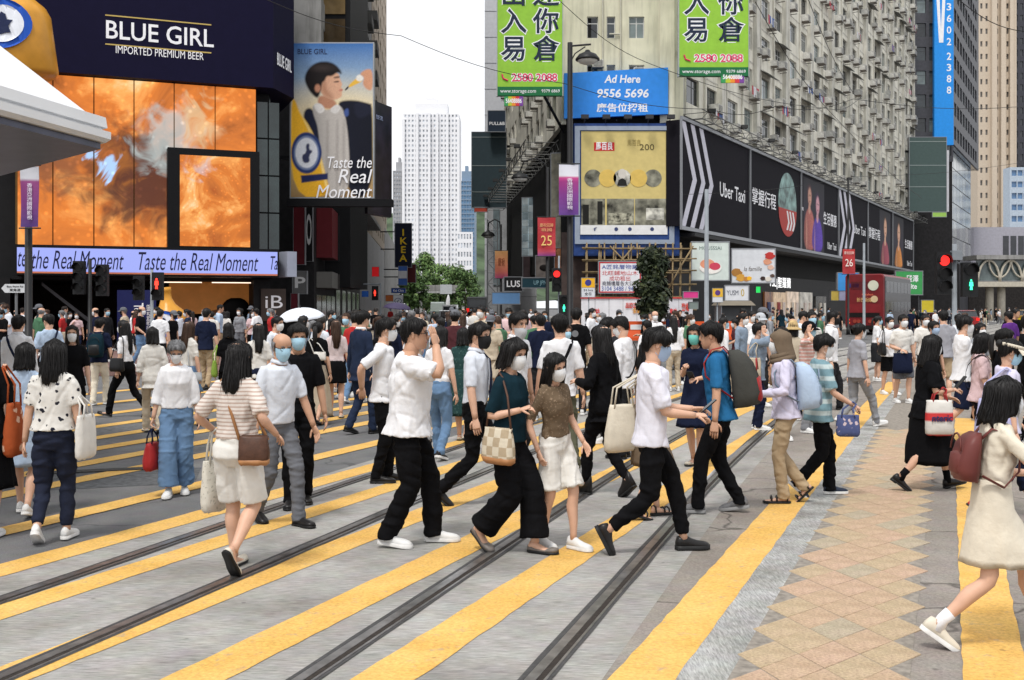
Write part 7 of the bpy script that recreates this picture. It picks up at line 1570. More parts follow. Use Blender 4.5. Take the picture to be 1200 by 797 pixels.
        for i in range(13):
            t = i / 12; z = z0 + (z1 - z0) * t
            base = (.130 if z0 < 1.05 else .124) + ease * .9
            if z > .86: rx = base + (.172 - base) * min(1, (z0 - z) / max(.01, z0 - .88)); ry = rx * .80
            else: q = (.86 - z) / max(.01, .86 - z1); rx = .172 * (1 + (flare - 1) * q); ry = .140 * (1 + (flare - 1) * q)
            q2 = max(0, min(1, (.9 - z) / .4)); ry += spread * q2 * .95; cy = mid.y * q2; cx = mid.x * q2
            rings.append([pel(cx + (rx + .012 * q2 * math.sin(9 * a + ph + 2 * math.sin(a * 3))) * math.cos(a) * (1 + (fat - 1)), cy + (ry + .012 * q2 * math.sin(9 * a + ph + 2 * math.sin(a * 3))) * math.sin(a) * (1 + (fat - 1)), z) * s for a in [2 * math.pi * k / n for k in range(n)]])
        r_ = rings[-1]; c_ = sum(r_, Vector()) / n
        rings.append([c_ + (p - c_) * .94 + Vector((0, 0, .01)) for p in r_]); rings.append([c_ + (p - c_) * .6 + Vector((0, 0, .12 * s)) for p in r_])
        g.loft(rings, 0)
        o = g.build('skirt', bm, root, True); folds(o.data, wr * s * .8, rnd.randrange(999))
    # ---- shoes
    if shoes:
        kind, cu, cs = shoes
        for k in 'LR':
            p = feet[k][2]; FM = Matrix.Translation(ank[k] * s) @ Euler((-p, 0, R(6 if k == 'L' else -6))).to_matrix().to_4x4()
            g = MB(); shoe_mesh(g, FM, s, kind); g.build('shoe', [SHOEM[cu], RUB[cs]], root, True)
            if socks:
                g = MB(); up = (knee[k] - ank[k]).normalized(); g.tube([ank[k] * s - Vector((0, 0, .03)), (ank[k] + up * .05) * s, (ank[k] + up * .11) * s], [.040 * s, .037 * s, .040 * s], 10); g.build('sock', fab(socks), root, True)
    if strap:            # a narrow strap across chest and back
        g = MB(); sg = 1 if strap[1] == 'R' else -1
        row = []
        for i in range(17):
            a = 2 * math.pi * i / 16; z = 1.20 + .235 * math.cos(a); x = sg * .125 * math.cos(a)
            q = prof(z, [(.9, .135), (1.2, .145), (1.33, .135), (1.43, .05)]) + ease + .006
            row.append(tor(x, (q if math.sin(a) > 0 else -q) * min(1, abs(math.sin(a)) ** .35) - .005, z) * s)
        g.tube(row, [(.016 * s, .003 * s)] * 17, 6, ref=(1, 0, 0)); g.build('bag_strap', fab(strap[0]), root, True)
    info = {'root': root, 's': s, 'hz': hz, 'arm': arm, 'T': T, 'HM': HM, 'M': Matrix.Translation(pos) @ Matrix.Rotation(R(face), 4, 'Z'), 'tor': tor}
    PEOPLE.append(info); return info
# ================================================================== things carried
LEATH = {'brown': mat('leather_brown', (.075, .035, .022), .45, noise=.2, nscale=30, bump=.2), 'tan': mat('leather_tan', (.36, .17, .07), .45, noise=.12), 'black': mat('leather_black', (.012, .012, .013), .4, noise=.1), 'red': mat('leather_red', (.32, .02, .02), .45, noise=.12, bump=.1), 'silver': mat('leather_silver', (.40, .42, .44), .35, noise=.15), 'maroon': mat('leather_maroon', (.13, .035, .03), .45, noise=.2)}
def bmat(k): return LEATH.get(k) if isinstance(k, str) and k in LEATH else fab(k)
def bag(inf, name, lab, p, size, m, anchor=None, yaw=0, strapm=None, two=True, slouch=.25, group=None, trim=None, rad=.008, cat='bag', tilt=0):
    """soft bag; p = middle of its mouth in the carrier's frame (1.70 m body), anchor = where the straps hang"""
    s = inf['s']; q = Vector(p); q.z += inf['hz'] - .905; W, H, Dp = size; P_ = inf['M'] @ (q * s)
    Mr = inf['M'].to_3x3() @ Matrix.Rotation(R(yaw), 3, 'Z') @ Matrix.Rotation(R(tilt), 3, 'Y'); r = bpy.data.objects.new(name, None); COL.objects.link(r); r.matrix_world = Matrix.Translation(P_) @ Mr.to_4x4(); tag(r, lab, cat, group); r.empty_display_size = .1
    mb = MB(); rings = []; n = 22; rn = random.Random(lab)
    for t in (0, .06, .2, .4, .6, .8, .94, 1.0):
        z = -H * t; w = W / 2 * (1 - slouch * .35 * (1 - t) ** 1.5); d_ = Dp / 2 * (.35 + .65 * math.sin(min(1, t * 1.15 + .12) * math.pi * .5)) * (1 if t < .9 else .86); w *= (1 if t < .9 else .95 if t < 1 else .82)
        if t == 1.0: d_ *= .6
        rings.append([(w * math.copysign(abs(math.cos(a)) ** .55, math.cos(a)) + rn.uniform(-.004, .004), d_ * math.copysign(abs(math.sin(a)) ** .7, math.sin(a)) + rn.uniform(-.005, .005), z + rn.uniform(-.004, .004)) for a in [2 * math.pi * k / n for k in range(n)]])
    mb.loft(rings, 0); mb.build('bag_body', bmat(m), r, True)
    if trim: mb = MB(); mb.loft([[(x * 1.015, y * 1.05, z) for x, y, z in rings[k]] for k in (5, 6, 7)], 0); mb.build('base_trim', bmat(trim), r, True)
    if anchor is not None:
        a_ = Vector(anchor); a_.z += inf['hz'] - .905; al = r.matrix_world.inverted() @ (inf['M'] @ (a_ * s))
        for sg in ((-1, 1) if two else (0,)):
            mb = MB(); y = sg * Dp * .2
            if two: pts = [(-W * .28, y, -.03), (-W * .2, y, al.z * .5), (al.x - .03, al.y + y * .3, al.z - .01), (al.x, al.y + y * .3, al.z + .012), (al.x + .03, al.y + y * .3, al.z - .01), (W * .2, y, al.z * .5), (W * .28, y, -.03)]
            else: pts = [(-W * .45, 0, -.03), (-W * .3 + al.x * .6, al.y * .6, al.z * .6), (al.x - .03, al.y, al.z - .02), (al.x, al.y, al.z + .01), (al.x + .03, al.y, al.z - .02), (W * .3 + al.x * .5, al.y * .5, al.z * .6), (W * .45, 0, -.03)]
            mb.tube(pts, rad, 6); mb.build('strap', bmat(strapm or m), r, True)
    return r
def backpack(inf, lab, m, m2, W=.31, H=.46, Dp=.20, z=1.40, pocket=True):
    s = inf['s']; T = inf['M'] @ Matrix.Diagonal((s, s, s, 1)) @ inf['T']; r = bpy.data.objects.new('backpack', None); COL.objects.link(r); B = T @ Matrix.Translation((0, -.125, z - H)); r.matrix_world = Matrix.Translation(B.translation) @ B.to_3x3().normalized().to_4x4(); tag(r, lab, 'backpack')
    mb = MB(); rings = []; n = 20
    for t, k, dk in ((0, .78, .6), (.05, .95, .95), (.25, 1, 1.05), (.5, .98, 1.0), (.75, .92, .85), (.92, .78, .62), (1, .5, .35)):
        rings.append([((W / 2 * k * math.copysign(abs(math.cos(a)) ** .6, math.cos(a))) * s, (-Dp / 2 * dk + Dp / 2 * dk * math.copysign(abs(math.sin(a)) ** .75, math.sin(a)) + .01) * s, H * t * s) for a in [2 * math.pi * q / n for q in range(n)]])
    mb.loft(rings, 0); o = mb.build('pack_body', bmat(m), r, True); folds(o.data, .006, 5)
    if pocket:
        mb = MB(); rings = [[(W * .36 * k * math.copysign(abs(math.cos(a)) ** .6, math.cos(a)) * s, (-Dp * (.98 if t < .9 else .85) - .04 * k * max(0, -math.sin(a)) + .03) * s, (.04 + H * .48 * t) * s) for a in [2 * math.pi * q / n for q in range(n)]] for t, k in ((0, .7), (.1, 1), (.5, 1), (.85, .95), (1, .6))]
        mb.loft(rings, 0); mb.build('front_pocket', bmat(m2), r, True)
        mb = MB(); mb.tube([(W * .32 * math.cos(a) * s, (-Dp * .93 - .0) * s, (H * .62 + .10 * math.sin(a)) * s) for a in [math.pi * q / 8 for q in range(9)]], .006 * s, 5); mb.build('zip', bmat(m2), r, True)
    for sg in (-1, 1):
        mb = MB(); pts = [(sg * .07, .0, H - .03), (sg * .085, .05, H + .035), (sg * .095, .14, H + .02), (sg * .115, .215, H - .09), (sg * .135, .210, H - .20), (sg * .160, .12, H - .30), (sg * .13, .0, H * .18)]
        mb.tube([(x * s, y * s, z_ * s) for x, y, z_ in pts], [(.022 * s, .006 * s)] * 7, 6, ref=(1, 0, 0)); mb.build('shoulder_strap', bmat(m2), r, True)
    return r
def handheld(inf, name, lab, cat, p, mb, m, rot=(0, 0, 0)):
    s = inf['s']; q = Vector(p); q.z += inf['hz'] - .905; r = mb.build(name, m); r.matrix_world = inf['M'] @ Matrix.Translation(q * s) @ Euler(tuple(R(a) for a in rot)).to_matrix().to_4x4(); return tag(r, lab, cat)
def phone(inf, lab, p, rot=(60, 0, 0), m=None):
    mb = MB(); mb.loft([[(x, y, z) for x, y in rr_] for z, rr_ in ((-.004, [(.036, .07), (.030, .076), (-.030, .076), (-.036, .07), (-.036, -.07), (-.030, -.076), (.030, -.076), (.036, -.07)]), (.004, [(.036, .07), (.030, .076), (-.030, .076), (-.036, .07), (-.036, -.07), (-.030, -.076), (.030, -.076), (.036, -.07)]))], 0)
    return handheld(inf, 'mobile_phone', lab, 'phone', p, mb, m or mat('phone_black', (.012, .012, .014), .15, noise=0), rot)
def umbrella(lab, px, d, z, rad, m, tilt=(0, 0)):
    r = empty('umbrella', (XP(px, d), d, z), 0, lab, 'umbrella'); r.rotation_euler = (R(tilt[0]), R(tilt[1]), .3); n = 8
    mb = MB(); rings = []
    for k in range(7):
        a = R(4 + 62 * k / 6); rr_ = rad * math.sin(a) / math.sin(R(66)); zz = rad * .42 * (math.cos(a) - 1) / (1 - math.cos(R(66)))
        rings.append([(rr_ * (1 - .06 * (k / 6) * abs(math.sin(j * math.pi * 8 / 32))) * math.cos(2 * math.pi * j / 32), rr_ * (1 - .06 * (k / 6) * abs(math.sin(j * math.pi * 8 / 32))) * math.sin(2 * math.pi * j / 32), zz + .02 * (k / 6) ** 2 * abs(math.sin(j * math.pi * 8 / 32))) for j in range(32)])
    rings += [[(x * .99, y * .99, zz - .006) for x, y, zz in q] for q in reversed(rings)]
    mb.loft(rings, 0); mb.build('canopy', m, r, True); mb = MB(); mb.tube([(0, 0, .06), (0, 0, -.85)], .008, 6); mb.build('shaft', C(60, 60, 62), r); mb = MB(); mb.tube([(0, 0, -.85), (0, .0, -.92), (.02, 0, -.95), (.05, 0, -.94)], .014, 7); mb.build('handle', C(30, 26, 24), r)
    for k in range(8): a = math.pi * k / 4; mb = MB(); mb.tube([(0, 0, -.012), (rad * .55 * math.cos(a), rad * .55 * math.sin(a), -rad * .12), (rad * .97 * math.cos(a), rad * .97 * math.sin(a), -rad * .43)], .004, 4); mb.build('rib', C(90, 90, 92), r)
    return r
# ================================================================== the people one can tell apart
SN = lambda c='white', so_=None: ('sneaker', c, so_ or ('white' if c in ('white', 'cream', 'navy', 'grey') else 'black'))
LE = ('leather', 'black', 'black'); FLT = lambda c: ('flat', c, 'black')
STR = fabric('cloth_stripe', (.64, .58, .53), (.44, .33, .28), 'stripe', .026); FLO = fabric('cloth_floral', (.66, .64, .60), (.02, .02, .03), 'floral', .050)
TEALS = fabric('cloth_tealstripe', (.17, .28, .32), (.44, .52, .52), 'stripe', .11); PINKS = fabric('cloth_pinkstripe', (.60, .34, .30), (.66, .58, .54), 'stripe', .05); TEALD = fabric('cloth_tealdress', (.022, .055, .055), (.06, .12, .11), 'speck', .035); KNIT = fabric('cloth_knit', (.14, .10, .065), (.26, .19, .13), 'speck', .02)
ORF = fabric('cloth_orangebag', (.34, .075, .025), (.66, .42, .30), 'floral', .11); CHK = fabric('cloth_checkbag', (.58, .52, .41), (.40, .32, .22), 'check', .065); LACE = fabric('cloth_lacebag', (.60, .57, .50), (.42, .40, .34), 'speck', .028); RWB = fabric('cloth_redwhite', (.64, .62, .58), (.55, .05, .05), 'stripe', .21); PRT = fabric('cloth_printbag', (.08, .10, .22), (.55, .45, .48), 'floral', .06)
P = person
# --- left
a = P('person in black at the left edge carrying an orange floral bag', -16, 628, 1.60, 8, sex='f', hair='long', top='black', bk='skirt', bot='black', skirt_hem=.42, mask=None, step=(.1, -.1)); bag(a, 'shoulder_bag', 'orange shoulder bag with pale floral print at the left edge', (.215, .02, 1.13), (.24, .42, .13), ORF, (.15, -.01, 1.44), 85, None, True, .8)
a = P('woman in black and white floral blouse and dark jeans, back turned', 62, 634, 1.56, 6, sex='f', hair='long', hlen=-.25, vol=.016, topm=FLO, tk='blouse', hem=.95, ease=.022, bk='skinny', bot='darkjeans', feet={'L': (-.09, -.13, R(32)), 'R': (.08, .10, 0)}, mask=None, fat=1.12, lean=2); bag(a, 'tote_bag', 'white tote bag on the arm of the floral blouse woman', (.265, .0, 1.08), (.27, .34, .09), 'offwhite', (.215, 0, 1.24), 80)
P('person in pale blue with bare legs half hidden behind the floral blouse', 28, 603, 1.52, 12, sex='f', hair='bob', vol=.01, top='lightblue', tk='sleeveless', bk='skirt', bot='lightblue', skirt_hem=.52, step=(.2, -.22), mask=None)
P('man in white shirt with a dark strap at the left, back turned', 20, 517, 1.72, 4, top='white', tk='long', collar='white', bot='midgrey', shoes=LE, step=(.15, -.15), mask=None, strap=('navy', 'L'))
P('man in light blue shirt with a dark shoulder strap', 58, 488, 1.70, 40, top='lightblue', tk='shirt', bot='charcoal', shoes=LE, mask=None, strap=('navy', 'R'), look=(-12, 0, 20))
P('masked woman in black top facing the camera behind the floral blouse', 86, 522, 1.58, 186, sex='f', hair='long', hcol='dark', hlen=-.3, top='black', bot='black', bk='skinny', mask='white', look=(0, 0, 12))
a = P('person in cream trousers with a dark backpack, back turned', 116, 474, 1.62, 2, hair='short', vol=.014, top='navy', bot='cream', step=(-.12, .15), shoes=SN('cream'), mask=None); backpack(a, 'dark teal backpack on the person in cream trousers', 'darkteal', 'black')
a = P('woman in white t-shirt and black trousers striding left', 148, 488, 1.64, 78, sex='f', hair='long', hlen=-.48, top='white', tk='tucked', bot='black', step=(.28, -.36), shoes=FLT('black'), Rr=(.14, .22, 1.02)); bag(a, 'handbag', 'black handbag carried by the woman striding left', (-.22, .04, 1.06), (.28, .22, .12), 'black', (-.15, 0, 1.42), 80, None, False)
P('man in white t-shirt beside the beer bottle display, back turned', 187, 441, 1.76, 0, top='white', bot='charcoal', mask=None)
P('woman with black bob in loose white blouse, back turned', 179, 507, 1.54, 24, sex='f', hair='bob', vol=.02, top='offwhite', tk='three', hem=.74, ease=.022, bot='beige', step=(.2, -.2), mask=None, shoes=FLT('cream'))
a = P('grey haired woman in white blouse and wide blue jeans looking down', 207, 579, 1.50, 193, sex='f', hair='short', hcol='grey', vol=.014, hlen=-.08, top='white', tk='three', hem=.97, ease=.02, bk='wide', bot='jeans', step=(-.10, .12), look=(-24, 0, 6), glasses=True, shoes=SN(), curl=(.5, 1.1), Rr=(.25, .06, .80), fat=1.04); bag(a, 'handbag', 'slouchy red handbag held by the grey haired woman', (.245, .08, .60), (.26, .26, .13), 'red', (.25, .10, .74), 70, 'navy', True, .7)
a = P('woman with long brown hair in white top and denim skirt', 219, 500, 1.62, 340, sex='f', hair='long', hcol='brown', hlen=-.36, top='offwhite', tk='tucked', bk='skirt', bot='jeans', skirt_hem=.58, flare=1.1, step=(-.25, .22), mask=None, shoes=FLT('black')); bag(a, 'handbag', 'small silver handbag on the denim skirt woman', (.2, -.05, .90), (.2, .14, .08), 'silver', (.05, 0, 1.42), 60, None, False)
P('tall man in navy polo and khaki trousers, back turned', 241, 457, 1.80, 358, top='navy', bot='khaki', step=(.12, -.14), mask=None, shoes=SN('black'))
a = P('woman in striped top and cream shorts walking away, sole of one shoe showing', 277, 668, 1.58, 344, sex='f', hair='long', hlen=-.26, topm=STR, tk='tee', hem=.99, ease=.018, bk='shorts', bot='offwhite', feet={'L': (-.08, .10, 0), 'R': (.09, -.20, R(58), .04)}, mask=None, fat=1.10, shoes=('flat', 'cream', 'black'), L=(-.29, .16, 1.03, None, (0, 0, 1)), Rr=(.27, .10, 1.02), curl=(1.2, .5), lean=2)
bag(a, 'tote_bag', 'pale lacy tote bag hanging from the striped top woman', (-.27, .14, .80), (.20, .36, .10), LACE, (-.27, .15, 1.02), 70); bag(a, 'shoulder_bag', 'dark brown bucket bag with tan strap on the striped top woman', (.20, -.10, 1.03), (.21, .20, .14), 'brown', (-.07, -.03, 1.44), 20, 'tan', False, .3, trim='tan', rad=.011)
P('balding man in pale shirt and blue mask walking towards the right', 326, 613, 1.62, 226, hair='bald', hcol='grey', top='paleshirt', tk='shirt', collar='paleshirt', bot='midgrey', shoes=LE, step=(.20, -.22), mask='blue', glasses=True, look=(-10, 0, -8), L=(-.27, .16, .86), skin=1)
P('man in black polo and blue mask behind the balding man', 349, 590, 1.67, 192, vol=.012, top='black', tk='shirt', hem=.97, bot='black', shoes=LE, step=(-.1, .14), mask='blue', look=(-6, 0, 10), skin=1, strap=('charcoal', 'R'))
a = P('woman in black top and long beige skirt under the white umbrella', 371, 497, 1.60, 352, sex='f', hair='pony', top='black', tk='tucked', bk='skirt', bot='beige', skirt_hem=.16, flare=1.3, step=(.18, -.18), mask=None, shoes=FLT('black')); bag(a, 'handbag', 'small white handbag on the long beige skirt woman', (.1, -.14, 1.22), (.2, .13, .07), 'offwhite', (-.08, -.06, 1.43), 0, None, False)
umbrella('white umbrella open in the middle of the crowd', 352, 23.5, 1.78, .52, mat('umbrella_white', (.66, .69, .75), .6, noise=.05), (8, -6))
P('woman with long brown hair in pink blouse and black mini skirt', 394, 489, 1.62, 12, sex='f', hair='long', hcol='brown', hlen=-.38, top='palepink', tk='tucked', bk='skirt', bot='black', skirt_hem=.62, flare=1.08, step=(.16, -.12), mask=None, shoes=FLT('cream'))
P('man in navy suit turned away near the middle', 422, 508, 1.78, 318, vol=.01, top='suit', tk='jacket', collar='white', bot='suit', shoes=LE, step=(-.14, .16), mask=None, wr=.006)
P('man in white t-shirt, glasses and mask with hands behind his back', 447, 564, 1.70, 276, vol=.012, top='white', bot='black', shoes=LE, feet={'L': (-.08, .06, 0), 'R': (.08, -.05, 0)}, L=(-.08, -.20, .98), Rr=(.08, -.20, .98), glasses=True)
a = P('heavy man in white t-shirt raising a hand to his forehead', 478, 637, 1.75, 263, vol=.004, hair='crop', top='white', ease=.022, bot='black', fat=1.27, feet={'L': (-.11, .17, 0), 'R': (.11, -.13, R(6))}, Rr=(.10, .23, 1.50, (.7, .9, -1), (-.4, -.7, .2), (-.15, -.25, 1)), curl=(.9, .15), mask=None, glasses=True, skin=1, look=(4, 0, 4)); phone(a, 'dark phone in the lowered hand of the heavy man', (-.31, .10, .70), (80, 0, 20))
P('woman in cropped white t-shirt and jeans, back turned', 514, 538, 1.60, 342, sex='f', hair='bob', vol=.014, top='white', tk='crop', bot='jeans', step=(.16, -.14), mask=None, shoes=('sneaker', 'black', 'white'))
P('woman with black bob in dark teal patterned dress, back turned', 542, 517, 1.54, 350, sex='f', hair='bob', vol=.012, topm=TEALD, tk='dress', bk='skirt', bot=TEALD, skirt_hem=.40, step=(.12, -.14), mask='white', fat=1.12, shoes=FLT('cream'))
P('man in dark maroon t-shirt and grey knit cap, back turned', 533, 482, 1.76, 358, top='maroon', bot='charcoal', mask=None, hat='beanie', hatc='midgrey', fat=1.1)
P('young man in white shirt, dark tie and black mask', 556, 590, 1.72, 268, vol=.012, top='paleshirt', tk='shirt', hem=.97, collar='paleshirt', tie='navy', bot='black', shoes=LE, step=(.30, -.30), mask='black', look=(0, 0, -16), twist=-14)
P('young man with mask pulled under his chin, white shirt', 603, 560, 1.76, 232, vol=.014, top='white', tk='shirt', collar='white', bot='charcoal', shoes=LE, mask='grey_low', look=(-4, 0, -14))
a = P('woman in dark teal t-shirt and wide black trousers with checked handbag', 596, 645, 1.60, 238, sex='f', hair='bob', hlen=-.13, vol=.020, top='darkteal', hem=.90, bk='wide', bot='black', feet={'L': (-.07, .20, 0), 'R': (.09, -.20, R(40), .02)}, Rr=(.10, .17, 1.16), L=(-.24, .0, .80), curl=(.6, 1.1), shoes=('flat', 'taupe', 'black'), fat=1.10, look=(-8, 0, -8)); bag(a, 'handbag', 'cream checked handbag with brown strap on the dark teal woman', (.24, .06, 1.03), (.30, .26, .13), CHK, (.13, .0, 1.43), 75, 'brown', False, .3, trim='tan')
P('girl in brown knit top and white shorts leaning on the woman in teal', 651, 641, 1.50, 222, sex='f', hair='long', hlen=-.40, topm=KNIT, tk='tucked', bk='shorts', bot='offwhite', step=(.14, -.10), side=9, lean=7, look=(-8, 6, -4), fat=.96, L=(-.16, .18, .92), Rr=(.22, .02, .86))
P('man in white t-shirt with a black strap, back turned, olive trousers', 657, 556, 1.74, 8, vol=.01, top='white', bk='pants', bot='olive', feet={'L': (-.1, .1, 0), 'R': (.10, -.26, R(40))}, strap=('black', 'R'), mask=None, shoes=('sneaker', 'black', 'white'))
a = P('man in black t-shirt with a round emblem on the back', 675, 486, 1.80, 352, top='black', bot='charcoal', mask=None, vol=.008); mb = MB(); mb.prism([(.055 * math.cos(k * .314), 1.36 + .055 * math.sin(k * .314)) for k in range(20)], -.186, -.170); mb.build('shirt_emblem', C(110, 112, 116), a['root'])
P('woman all in black with a long blazer, back turned', 709, 580, 1.66, 44, sex='f', hair='long', hlen=-.34, top='black', tk='jacket', hem=.76, ease=.028, bk='skinny', bot='black', step=(.18, -.24), shoes=('boot', 'black', 'black'), mask=None, L=(-.18, .20, 1.15))
a = P('man in white shirt with a dark rucksack strap, head bowed', 732, 536, 1.70, 62, vol=.008, top='white', tk='long', bot='charcoal', mask='white', look=(-22, 0, 0), shoes=LE, strap=('black', 'R'))
a = P('woman with dark bob in olive brown dress behind the white t-shirt man', 757, 606, 1.54, 290, sex='f', hair='bob', vol=.012, top='taupe', tk='dress', bk='skirt', bot='taupe', skirt_hem=.52, step=(.15, -.15), shoes=('sandal', 'black', 'black'), mask=None); bag(a, 'tote_bag', 'large cream canvas tote bag behind the white t-shirt man', (-.02, -.24, 1.10), (.36, .40, .14), 'cream', (.10, -.05, 1.42), 100, None, True, .9)
a = P('young man in white t-shirt and black joggers striding right with phone', 762, 646, 1.70, 271, vol=.020, fringe=.035, top='lilac', topm=fabric('cloth_tee_cool', (.66, .65, .72)), ease=.018, bk='jogger', bot='black', feet={'L': (-.07, .26, 0), 'R': (.07, -.32, R(62), .02)}, Rr=(.10, .31, 1.07), L=(-.08, .33, 1.10), curl=(.7, .9), mask='paleblue', shoes=('clog', 'black', 'black'), look=(-12, 0, 0)); phone(a, 'phone in the hands of the young man in black joggers', (.03, .42, 1.13), (40, 0, 0))
a = P('woman in navy dress and green mask looking at her phone', 816, 546, 1.62, 152, sex='f', hair='long', hlen=-.20, vol=.012, top='navy', tk='dress', bk='skirt', bot='navy', skirt_hem=.50, mask='teal', step=(.1, -.12), Rr=(.06, .24, 1.2), L=(-.10, .28, 1.08), shoes=FLT('cream'), curl=(.8, 1.1)); phone(a, 'phone held by the woman in the green mask', (-.06, .38, 1.12), (40, 0, 0))
a = P('man in blue t-shirt with grey and red backpack facing left', 845, 600, 1.71, 74, vol=.010, top='blue', bk='pants', bot='black', feet={'L': (-.09, .19, 0), 'R': (.09, -.16, R(10))}, shoes=SN('grey', 'grey'), mask=None, lean=6, skin=1); backpack(a, 'grey and red backpack on the man in the blue t-shirt', fabric('cloth_packgrey', (.055, .055, .05)), 'red', .32, .50, .24, 1.44)
mb = MB(); mb.tube([(0, 0, 0), (0, .05, -.30), (0, .08, -.52), (0, .08, -.62)], [.012, .028, .016, .005], 8); handheld(a, 'folded_umbrella', 'folded pale umbrella held by the man in the blue t-shirt', 'umbrella', (.26, -.22, .62), mb, mat('umbrella_grey', (.50, .52, .55), .6), (38, 0, 0))
a = P('woman in brown headscarf and lilac top with pale blue backpack facing left', 921, 588, 1.60, 76, sex='f', hair='hijab', hcol='taupe', top='lilac', tk='long', ease=.02, bk='pants', bot='khaki', feet={'L': (-.07, .02, 0), 'R': (.07, -.17, R(46))}, shoes=('sandal', 'black', 'black'), mask='white', L=(-.18, .24, 1.08), Rr=(.2, .22, 1.05)); backpack(a, 'pale blue backpack on the woman in the brown headscarf', 'lightblue', 'greyblue', .33, .46, .22, 1.38)
a = P('woman in striped teal top and white mask walking right', 960, 580, 1.56, 269, sex='f', hair='short', vol=.014, topm=TEALS, tk='tee', hem=.80, ease=.02, bot='black', feet={'L': (-.08, .13, 0), 'R': (.08, -.24, R(42))}, Rr=(.16, .30, .98), curl=(.5, 1.0), shoes=SN('navy'), fat=1.08, look=(-8, 0, 0)); bag(a, 'handbag', 'small floral printed bag carried by the striped teal woman', (.20, .24, .88), (.22, .20, .08), PRT, (.17, .30, 1.0), 80)
# --- right
P('woman in grey scrubs walking away to the right', 1004, 500, 1.62, 292, sex='f', hair='bun', top='graytee', bk='pants', bot='grey', step=(-.28, .32), mask='white', shoes=SN())
P('man in white shirt and dark mask behind the striped teal woman', 973, 480, 1.76, 250, top='white', tk='long', collar='white', bot='charcoal', mask='black', step=(.15, -.15), shoes=LE)
a = P('woman in white t-shirt with a black shoulder bag facing the camera', 1041, 462, 1.62, 196, sex='f', hair='tied', top='white', bk='shorts', bot='black', step=(.1, -.1), Rr=(.12, .18, 1.06)); bag(a, 'shoulder_bag', 'black shoulder bag on the woman left of the navy shopper', (.20, .06, 1.14), (.34, .26, .12), 'black', (.13, 0, 1.43), 75, None, True)
a = P('young man in white t-shirt carrying a navy shopping bag', 1057, 472, 1.68, 190, vol=.012, top='offwhite', bk='shorts', bot='midgrey', step=(.1, -.12), Rr=(.12, .18, 1.04)); bag(a, 'shopping_bag', 'large navy paper shopping bag near the black dress woman', (.10, .20, .98), (.40, .38, .13), 'navy', (.12, .18, 1.04), 0)
P('person with short dark hair in pale shirt behind the navy bag', 1083, 462, 1.66, 186, hair='short', vol=.012, top='offwhite', bot='navy', mask='white'); P('woman in black t-shirt with white print and lilac mask', 1092, 492, 1.60, 198, sex='f', hair='tied', top='black', bk='shorts', bot='black', mask='paleblue', step=(.12, -.1))
a = P('woman in long black dress and white mask striding right with carrier bag', 1084, 573, 1.58, 272, sex='f', hair='long', hlen=-.22, top='black', tk='tee', hem=.80, ease=.022, bk='skirt', bot='black', skirt_hem=.33, flare=1.35, step=(.28, -.30), shoes=LE, socks='black', Rr=(.14, .24, 1.12), L=(-.18, .34, 1.02), curl=(.4, .9), lean=5, look=(0, 0, 14)); cb_ = bag(a, 'carrier_bag', 'white and red printed carrier bag on the black dress woman', (.24, .05, 1.02), (.27, .34, .12), RWB, (.22, .10, 1.14), 88, 'red', True); text('nteric', C(50, 50, 90), cb_, 0, -.066, -.17, .09, .2, shear=.1, bold=.002)
phone(a, 'black phone in the hand of the woman in the long black dress', (.12, .33, 1.20), (50, 0, 0))
P('man in grey t-shirt and khaki shorts, back turned', 1106, 472, 1.76, 350, top='graytee', bk='shorts', bot='khaki', mask=None, step=(.1, -.12), shoes=SN('black')); P('man in white t-shirt and navy shorts striding with folded arms', 1126, 516, 1.74, 262, vol=.014, top='white', bk='shorts', bot='navy', step=(.28, -.30), L=(.06, .22, 1.14), Rr=(-.08, .24, 1.10), shoes=('sneaker', 'navy', 'white')); P('child or short woman behind the man with folded arms', 1146, 492, 1.56, 200, sex='f', hair='bob', top='grey', mask='white')
P('woman in pink t-shirt with a black strap walking right', 1147, 545, 1.54, 258, sex='f', hair='bob', vol=.008, top='pink', bot='black', mask='grey', step=(.2, -.2), strap=('black', 'R'), Rr=(.18, .20, .92))
P('woman in black top behind the pink t-shirt, hair tied back', 1172, 552, 1.60, 256, sex='f', hair='pony', top='black', bot='black', mask='paleblue', step=(.2, -.2))
a = P('woman in straw sun visor and red shoes with lavender bag', 1177, 606, 1.57, 262, sex='f', hair='bun', top='lilac', tk='tee', bk='capri', bot='navy', hat='visor', hatc='cream', mask='blue', step=(.26, -.26), shoes=('flat', 'red', 'black'), look=(-12, 0, 0)); bag(a, 'shoulder_bag', 'slouchy lavender shoulder bag on the woman with the sun visor', (.16, -.14, 1.16), (.32, .34, .12), 'lavender', (.12, -.02, 1.43), 85, None, True, .8)
a = P('woman in cream dress with maroon backpack in the right foreground', 1162, 754, 1.50, 268, sex='f', hair='long', hlen=-.17, vol=.016, top='cream', tk='dress', bk='skirt', bot='cream', skirt_hem=.58, flare=1.18, feet={'L': (-.07, .34, 0), 'R': (.08, -.36, R(34))}, shoes=SN('cream'), mask='white', Rr=(.13, .17, 1.36, (.8, .5, -1), (0, -1, .2), (-.1, .2, 1)), L=(-.15, .3, 1.1), curl=(.4, 1.0), lean=5, wr=.011, socks='white', fat=.94, ease=.012); backpack(a, 'small maroon leather backpack on the woman in the cream dress', 'maroon', 'maroon', .25, .30, .13, 1.36)
P('man in purple shirt near the right edge, back turned', 1184, 452, 1.72, 20, top='purple', bot='charcoal', mask=None, skin=2); P('man in black t-shirt cut by the right edge', 1202, 520, 1.72, 250, top='black', bot='black', mask='white')
